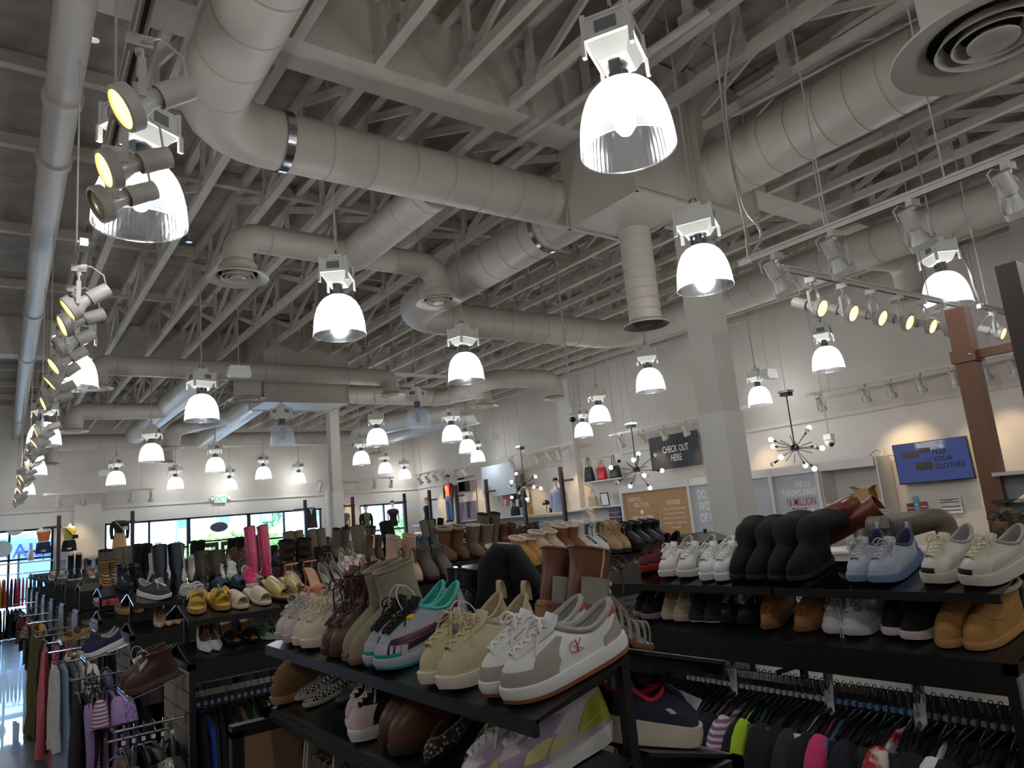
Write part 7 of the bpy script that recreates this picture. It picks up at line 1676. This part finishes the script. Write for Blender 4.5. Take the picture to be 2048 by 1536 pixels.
# ---------------------------------------------------------------- mannequins
m_man = mat('mannequin_white', (226, 222, 216), 0.4)
BODY = [(-0.02, 0.15, 0.10), (0.10, 0.172, 0.115), (0.22, 0.145, 0.10), (0.31, 0.125, 0.09), (0.42, 0.145, 0.105), (0.52, 0.165, 0.115), (0.60, 0.185, 0.10), (0.645, 0.165, 0.08), (0.675, 0.09, 0.065), (0.70, 0.052, 0.055), (0.76, 0.048, 0.052)]
def ringset(z0, z1, gx, gy, n=20):
    zs = np.array([r[0] for r in BODY]); Z = np.unique(np.r_[z0, zs[(zs > z0) & (zs < z1)], z1]); a = np.arange(n)*2*math.pi/n
    return np.array([[[np.interp(z, zs, [r[1] for r in BODY])*gx*math.cos(t_), np.interp(z, zs, [r[2] for r in BODY])*gy*math.sin(t_), z] for t_ in a] for z in Z])
def mannequin(p, rz, label, clothes, head=True, cap=None, arms=True, legs=None, s=1.0, extra=None):
    t = thing('mannequin', label, 'mannequin', p, (0, 0, rz)); t.scale = (s, s, s)
    b = MB().grid(ringset(-0.02, 0.76, 1, 1), False, True)
    if arms:
        for sg in (-1, 1): b.sweep(spl([[sg*0.165, 0, 0.60], [sg*0.215, 0.0, 0.50], [sg*0.225, -0.01, 0.34], [sg*0.215, -0.03, 0.18], [sg*0.21, -0.04, 0.08]], 9), [0.045, 0.044, 0.042, 0.04, 0.037, 0.034, 0.03, 0.03, 0.022], 10)
    if legs:
        for sg in (-1, 1): b.sweep([[sg*0.085, 0, 0.02], [sg*0.09, 0.0, -0.35], [sg*0.09, 0, -0.72]], [0.075, 0.055, 0.035], 10)
    b.build('body', m_man, t, 60)
    if head:
        hb = MB().ball((0, -0.005, 0.875), (0.072, 0.092, 0.118), 16, 12); hb.ball((0, -0.095, 0.865), (0.012, 0.018, 0.022), 8, 6); hb.ball((0, -0.07, 0.79), (0.035, 0.03, 0.025), 8, 6); hb.build('head', m_man, t, 60)
    for c in clothes:
        nm, m, z0, z1, gx, gy, sl = c; b = MB().grid(ringset(z0, z1, gx, gy), False, True)
        if sl:
            L_ = {'short': 3, 'long': 9}[sl]
            for sg in (-1, 1):
                q = spl([[sg*0.155, 0, 0.61], [sg*0.218, 0.0, 0.50], [sg*0.228, -0.01, 0.34], [sg*0.218, -0.03, 0.18], [sg*0.212, -0.04, 0.10]], 9)[:L_]; b.sweep(q, np.linspace(0.066, 0.058 if sl == 'short' else 0.042, len(q)), 10, caps=False)
        b.build(nm, m, t, 60)
    if legs:
        b = MB()
        for sg in (-1, 1): b.sweep([[sg*0.085, 0, 0.06], [sg*0.095, 0.0, -0.32], [sg*0.10, 0, -0.70]], [0.098, 0.085, 0.07], 12, caps=False)
        b.grid(ringset(-0.02, 0.2, 1.1, 1.12), False, True); b.build('jeans', legs, t, 60)
        for sg in (-1, 1): MB().ball((sg*0.095, -0.05, -0.73), (0.045, 0.12, 0.035), 10, 6).build('shoe', m_black, t, 60)
    if cap:
        MB().lathe([(0.001, 1.0), (0.05, 0.99), (0.085, 0.95), (0.092, 0.905)], 18).build('cap_crown', cap, t, 60); MB().ball((0, -0.11, 0.91), (0.07, 0.085, 0.008), 14, 6).build('cap_brim', cap, t, 60)
    MB().cyl((0, 0.02, -0.02), (0, 0.02, -max(0.03, p[2]-2.117) if not legs else -0.76), 0.012, 8).build('stand_rod', m_chrome, t, 40)
    if extra: extra(t)
    return t
def shorts(t, m):
    b = MB().grid(ringset(0.04, 0.26, 1.12, 1.15), False, True)
    for sg in (-1, 1): b.sweep([[sg*0.085, 0, 0.12], [sg*0.10, 0, -0.07]], [0.098, 0.108], 12, caps=False)
    b.build('shorts', m, t, 60)
def xbag(t, m, z=0.28, sx=1):
    MB().sweep([[-0.12*sx, -0.10, 0.62], [0.0, -0.13, 0.48], [0.12*sx, -0.12, 0.34]], 0.014, 6).build('bag_strap', m, t, 60); b = MB().poly([[0.07*sx, -0.14, z], [0.22*sx, -0.14, z+0.02], [0.22*sx, -0.14, z+0.13], [0.08*sx, -0.14, z+0.12]], (0, 0.05, 0)); b.build('shoulder_bag', m, t)
mz = 2.16
mannequin((1.50, 25.75, mz+0.22), 0, 'mannequin in an orange bandeau top and denim shorts at the left window', [('bandeau_top', C['orange'], 0.30, 0.56, 1.06, 1.1, None)], head=False, arms=False, extra=lambda t: shorts(t, C['darkdenim']))
mannequin((2.15, 25.75, mz+0.22), 0, 'mannequin in a yellow top and black shorts with a black shoulder bag', [('tank_top', cloth('pistachio', (190, 184, 100)), 0.28, 0.63, 1.05, 1.1, None)], head=False, arms=False, extra=lambda t: (shorts(t, C['black']), xbag(t, C['black'])))
def skirt(t, m):
    a = np.arange(20)*2*math.pi/20; MB().grid(np.array([[[r*math.cos(q), 0.75*r*math.sin(q)*(1+0.06*math.sin(5*q)), z] for q in a] for r, z in ((0.135, 0.30), (0.185, 0.12), (0.20, -0.06), (0.215, -0.22))]), False, True).build('skirt', m, t, 60)
mannequin((3.5, 25.75, mz+0.30), 0, 'mannequin in a dark sheer blouse and tan skirt with a white belt bag', [('blouse', cloth('bottlegreen', (34, 44, 40)), 0.26, 0.66, 1.1, 1.15, 'long')], head=False, extra=lambda t: (skirt(t, cloth('camelskirt', (206, 160, 112))), xbag(t, m_white, 0.34)))
# waistcoat on a hanger
p = at(622, 1035, y=25.5); t = thing('hanging_waistcoat', 'dark grey waistcoat hanging by the window beside the slim column', 'waistcoat', (p[0], 25.5, p[2]))
MB().grid(np.array([[[w_*math.cos(q), 0.05*math.sin(q), z] for q in np.arange(20)*2*math.pi/20] for w_, z in ((0.12, 0.36), (0.2, 0.30), (0.21, 0.1), (0.22, -0.1), (0.25, -0.38))]), False, True).build('waistcoat_body', mat('suiting', (62, 62, 68), 0.85), t, 60)
MB().add([[-0.07, -0.053, 0.34], [0.07, -0.053, 0.34], [0.0, -0.056, 0.08]], [(0, 1, 2)]).build('shirt_front', m_pw, t); MB().cyl((0, 0, 0.36), (0, 0.0, 0.62), 0.006, 6).build('hanger_hook', m_chrome, t)
MB().ball((0, -0.06, 0.33), (0.05, 0.012, 0.022), 10, 6).build('bow_tie', m_black, t, 60)
mannequin((10.95, 25.7, mz-0.02), 0.1, 'mannequin in a floral shirt half hidden by the slim column', [('floral_shirt', C['floral'], 0.1, 0.66, 1.1, 1.15, 'short')], cap=C['black'], legs=None, extra=lambda t: MB().grid(ringset(-0.02, 0.24, 1.12, 1.16), False, True).build('black_shorts', C['black'], t, 60))
mannequin((11.85, 25.7, mz-0.08), 0, 'mannequin with cap, black jacket and olive jumper', [('olive_jumper', C['olive'], 0.0, 0.68, 1.06, 1.08, None), ('black_jacket', C['black'], 0.0, 0.66, 1.16, 1.0, 'long')], cap=C['brown'])
mannequin((13.0, 25.7, mz), 0, 'mannequin in a black tee with a chain and black cap', [('black_tee', C['black'], 0.0, 0.67, 1.1, 1.15, 'short')], cap=C['black'])
mannequin((14.15, 25.0, mz), -math.pi/2, 'mannequin in a black tee with orange cap beside the corner', [('black_tee', C['black'], 0.0, 0.67, 1.1, 1.15, 'short')], cap=C['orange'])
mannequin((14.1, 23.2, 2.1+0.78), -math.pi/2+0.2, 'tall mannequin in a maroon jacket, coral tee, jeans and cap', [('coral_tee', cloth('coral', (226, 120, 96)), 0.02, 0.67, 1.05, 1.12, None), ('maroon_jacket', C['maroon'], 0.0, 0.66, 1.18, 1.0, 'long')], cap=C['brown'], legs=C['denim'])
mannequin((14.1, 16.9, mz), -math.pi/2+0.3, 'mannequin in a pale denim shirt and dark cap near the handbags', [('denim_shirt', cloth('paledenim', (150, 164, 196)), -0.04, 0.67, 1.16, 1.2, 'long')], cap=C['black'])
# ---------------------------------------------------------------- handbags and small shelves
def bag(p, w_, h_, d_, m, label, hh=0.2, flare=1.2, flap=False):
    t = thing('handbag', label, 'handbag', p, (0, 0, -math.pi/2)); n = 4
    a = [(1, 1), (-1, 1), (-1, -1), (1, -1)]
    def rr(k, z, dd): 
        c = []
        for sx, sy in a:
            for q in (0.0, 0.5, 1.0): pass
        u = np.arange(20)*2*math.pi/20; return [[w_/2*k*np.sign(math.cos(q))*abs(math.cos(q))**0.4, dd/2*np.sign(math.sin(q))*abs(math.sin(q))**0.5, z] for q in u]
    P = np.array([rr(flare*0.97, 0.0, d_*0.9), rr(flare, 0.012, d_), rr((1+flare)/2, h_*0.5, d_*0.95), rr(1.0, h_*0.96, d_*0.6), rr(0.98, h_, d_*0.5)])
    b = MB().grid(P, False, True); b.add(P[0], [tuple(range(20))[::-1]]); b.add(P[-1], [tuple(range(20))]); b.build('bag_body', m, t, 50)
    for sy in (-1, 1): MB().sweep(spl([[-w_*0.25, sy*d_*0.22, h_*0.9], [-w_*0.18, sy*d_*0.2, h_+hh*0.7], [0, sy*d_*0.15, h_+hh], [w_*0.18, sy*d_*0.2, h_+hh*0.7], [w_*0.25, sy*d_*0.22, h_*0.9]], 16), 0.008, 6).build('handle', m, t, 60)
    MB().ball((0, -d_*0.5, h_*0.72), (0.02, 0.006, 0.016), 8, 6).build('clasp', GOLD, t, 60)
    if flap: MB().box((0, -d_*0.36, h_*0.8), (w_*0.96, 0.012, h_*0.35), rotx(-0.25)).build('flap', m, t)
bag((14.2, 15.46, 2.90), 0.26, 0.42, 0.16, leather('bag_black', (26, 26, 28)), 'black tote handbag, leftmost on the wall shelf', 0.28, 1.45)
bag((14.2, 14.92, 2.90), 0.3, 0.36, 0.16, leather('bag_red', (206, 32, 40), 0.3), 'red handbag between the two black ones', 0.2, 1.05, True)
bag((14.2, 14.38, 2.90), 0.30, 0.34, 0.16, leather('bag_black', (0, 0, 0)), 'black slouchy handbag right of the red one', 0.3, 1.35)
bag((14.2, 15.42, 2.18), 0.3, 0.3, 0.15, leather('bag_beige', (196, 172, 140), 0.4), 'beige handbag on the lower shelf under the black tote', 0.18, 1.1, True)
bag((at(62, 1085, y=25.75)[0], 25.75, 2.14), 0.55, 0.3, 0.14, leather('bag_blush', (206, 180, 172), 0.4), 'blush handbag standing in the left window', 0.22, 1.0)
for z, lab in ((2.86, 'upper white wall shelf holding three handbags'), (2.13, 'lower white wall shelf holding the beige handbag')):
    t = thing('wall_shelf', lab, 'shelf', (14.0, 14.9, z)); MB().box2((0, -0.9, 0), (0.48, 0.9, 0.03)).build('board', m_shelfw, t)
    for y in (-0.7, 0.7): MB().sweep([[0.46, y, -0.25], [0.3, y, -0.1], [0.08, y, -0.005]], 0.012, 6).build('bracket', m_shelfw, t, 60)
t = thing('picture_frame', 'black framed certificate on the lower wall shelf', 'picture frame', (14.15, 14.85, 2.16), (0, -0.1, 0)); MB().box2((-0.01, -0.16, 0), (0.012, 0.16, 0.38)).build('frame', m_black, t); MB().box2((-0.012, -0.13, 0.03), (-0.0101, 0.13, 0.35)).build('certificate', m_pw, t)
t = thing('drawer_tower', 'stack of black trays on the shelf left of the brown posters', 'trays', (14.05, 14.45, 1.2)); 
for i in range(7): MB().box2((0, -0.22, i*0.13), (0.4, 0.22, i*0.13+0.10)).build('tray', m_black, t)
MB().box2((-0.002, -0.1, 0.69), (0, 0.02, 0.72)).build('pink_sticker', mat('pink_sticker', (230, 60, 140), 0.6), t)
# hat stand and garland of clothes on the right wall shelf
t = thing('hat_stand', 'black cap on a wire stand on the right wall shelf', 'hat', (14.1, 17.45, 2.12)); MB().cyl((0, 0, 0), (0, 0, 0.25), 0.01, 8).build('stand', m_black, t); MB().lathe([(0.001, 0.4), (0.08, 0.38), (0.12, 0.3), (0.125, 0.25)], 16).build('cap_crown', C['black'], t, 60); MB().ball((-0.12, -0.08, 0.26), (0.12, 0.1, 0.01), 12, 6).build('cap_brim', C['black'], t, 60); MB().ball((-0.1, -0.03, 0.33), (0.03, 0.03, 0.03), 8, 6).build('badge', m_pw, t, 60)
tag(MB().lathe([(0.05, 0), (0.05, 0.16), (0.045, 0.16)], 14).build('candle_jar', mat('dark_jar', (40, 42, 50), 0.3), None, 40, (14.05, 17.2, 2.12)), 'dark jar beside the hat stand', 'jar')
for i, (px, py, c, h_, lab) in enumerate(((1010, 985, cloth('coralwrap', (236, 150, 120)), 0.9, 'coral wrap hanging left of the far chandelier'), (1026, 990, C['navy'], 0.5, 'navy top hanging below the blank board'), (1043, 990, C['darkdenim'], 0.8, 'dark jeans hanging below the blank board'), (1052, 990, C['white'], 0.5, 'white towel hanging below the blank board'))):
    p = at(px, py, x=14.35); a = np.arange(16)*2*math.pi/16
    t = tag(MB().grid(np.array([[[0.04*math.sin(q)*(1+0.3*math.sin(3*q+z*9)), 0.16*w_*math.cos(q), z*h_] for q in a] for w_, z in ((0.7, 0.4), (1, 0.3), (1, 0), (1.1, -0.5))]), False, True).build('hanging_cloth', c, None, 60, p), lab, 'garment')
    MB().cyl((0, 0, 0.38*h_), (0.1, 0, 0.42*h_), 0.008, 6).build('peg', m_chrome, t)
for i in range(5):
    p = at(998+i*12, 1003+7*math.sin(i*0.8), x=14.0); pn = tag(MB().poly([[0, -0.1, 0.14], [0, 0.1, 0.14], [0, 0, -0.12]], (0.01, 0, 0)).build('pennant', [mat('pennant_%d' % (i % 2), ((190, 196, 190), (214, 206, 196))[i % 2], 0.8)], None, None, p), 'cloth pennant %s of the garland below the blank board' % ['first from the left', 'second from the left', 'in the middle', 'second from the right', 'last on the right'][i], 'pennant'); MB().cyl((0.005, 0, 0.13), (0.5, 0, 0.13), 0.005, 6).build('peg', m_chrome, pn)
tag(MB().box2((-0.1, -0.14, 0), (0.1, 0.14, 0.26)).build('brown_box', m_card, None, None, (14.1, 18.4, 2.12)), 'small brown box on the right wall shelf', 'box')
bag((14.1, 19.1, 2.12), 0.34, 0.3, 0.2, C['navy'], 'navy bag on the right wall shelf below the pennants', 0.12, 1.05)
# checkout counter bits glimpsed between the right rack shoes
t = thing('check_out_counter', 'low white check-out counter behind the right rack', 'counter', (11.2, 5.0, 0)); MB().box2((0, 0, 0), (0.7, 6.0, 1.05)).build('carcass', m_cab, t); MB().box2((-0.05, -0.05, 1.05), (0.75, 6.05, 1.09)).build('worktop', m_white, t)
# ---------------------------------------------------------------- shoes on wire shelves hooked to the rack ends
def wire_shelf(k, yo, z, w_=0.34, d_=0.26):
    t = MB(); c = math.tan(TILT)
    for y in np.linspace(-w_/2, w_/2, 7): t.cyl((0, y, 0), (-d_, y, -d_*c), 0.003, 5)
    for x in (0.0, -d_*0.5, -d_): t.cyl((x, -w_/2, x*c), (x, w_/2, x*c), 0.004, 5)
    t.cyl((-d_, -w_/2, -d_*c+0.02), (-d_, w_/2, -d_*c+0.02), 0.004, 5)
    t.build('wire_shelf', m_chrome, RACKS[k], 40, (-0.012, yo, z))
def end_pair(sh, k, ys, z, desc, yaw=(0, 0), cat='shoe'):
    for i, yo in enumerate(ys):
        P = np.array([0.868-0.255, YL[k]+yo, z-0.255*math.tan(TILT)+0.004])
        place(sh, P, (-1, 0), TILT, math.radians(yaw[i]), i == 1, ('near' if i == 0 else 'far')+' one of the pair of '+desc, 'pair of '+desc, cat)
wire_shelf(0, 0.18, 1.50); s = boot('brown_bootie', leather('umber', (74, 44, 36), 0.4), rubber('umbersole', (84, 62, 50)), 0.13, L=0.25, sole_t=0.024); s.secure(0.98, 0.0, 0.05); s.price(0.95, 0.03, 0.2)
end_pair(s, 0, (0.10, 0.25), 1.50, 'brown booties at the first left rack end', (-8, -4), 'boot')
wire_shelf(1, 0.15, 1.50); s = runner('indigo_sneaker', mat('canvas_indigo', (44, 42, 78), 0.9), WR, None, mat('lace_indigo', (60, 58, 92), 0.9), LIN, L=0.25)
end_pair(s, 1, (0.08, 0.23), 1.50, 'indigo canvas sneakers at the second left rack end', (0, 0))
wire_shelf(2, 0.2, 1.46); s = slide('footbed_sandal', mat('cork', (0, 0, 0)), leather('mocha_strap', (70, 56, 48), 0.5), mat('cork', (0, 0, 0)), L=0.24, xs=((0.35, 0.48), (0.62, 0.76)))
end_pair(s, 2, (0.12, 0.28), 1.46, 'brown strap sandals at the third left rack end', (0, 0), 'sandal')
# ---------------------------------------------------------------- loose cables and ceiling bits
def cable(pts, r, label):
    P = spl(pts, 26); b = P[0].copy(); return tag(MB().sweep(P-b, r, 6).build('hanging_cable', m_pipe, None, 60, b), label, 'cable')
x_ = 5.3
cable([at(1420, 20, z=6.4), at(1440, 170, x=x_), at(1455, 290, x=x_), at(1478, 400, x=x_), at(1490, 455, x=x_), at(1497, 520, z=4.06)], 0.011, 'loose white cable dropping to the near end of the long track rail')
cable([at(1470, 30, z=6.4), at(1450, 165, x=x_+0.02), at(1460, 290, x=x_+0.02), at(1487, 410, x=x_), at(1518, 455, x=x_), at(1520, 480, x=x_), at(1500, 515, z=4.06)], 0.013, 'armoured cable with a loop beside the long track rail')
cable([at(1880, 420, z=6.4), at(1930, 520, x=9.2), at(1950, 580, x=9.2), at(1968, 616, z=4.06)], 0.012, 'white cable feeding the track rail at the right edge')
for px, py, lab in ((188, 70, 'small sprinkler head left of the first spotlights'), (378, 478, 'sprinkler head behind the large left lamp'), (580, 552, 'sprinkler head right of the left diffuser')):
    p = at(px, py, z=6.55); t = thing('fire_sprinkler', lab, 'sprinkler', p); MB().cyl((0, 0, 0), (0, 0, ZD-p[2]), 0.02, 8).build('drop', m_pipe, t, 40); MB().lathe([(0.001, -0.05), (0.045, -0.05), (0.045, -0.045), (0.012, -0.02), (0.014, 0.0)], 14).build('deflector', m_chrome, t, 40)
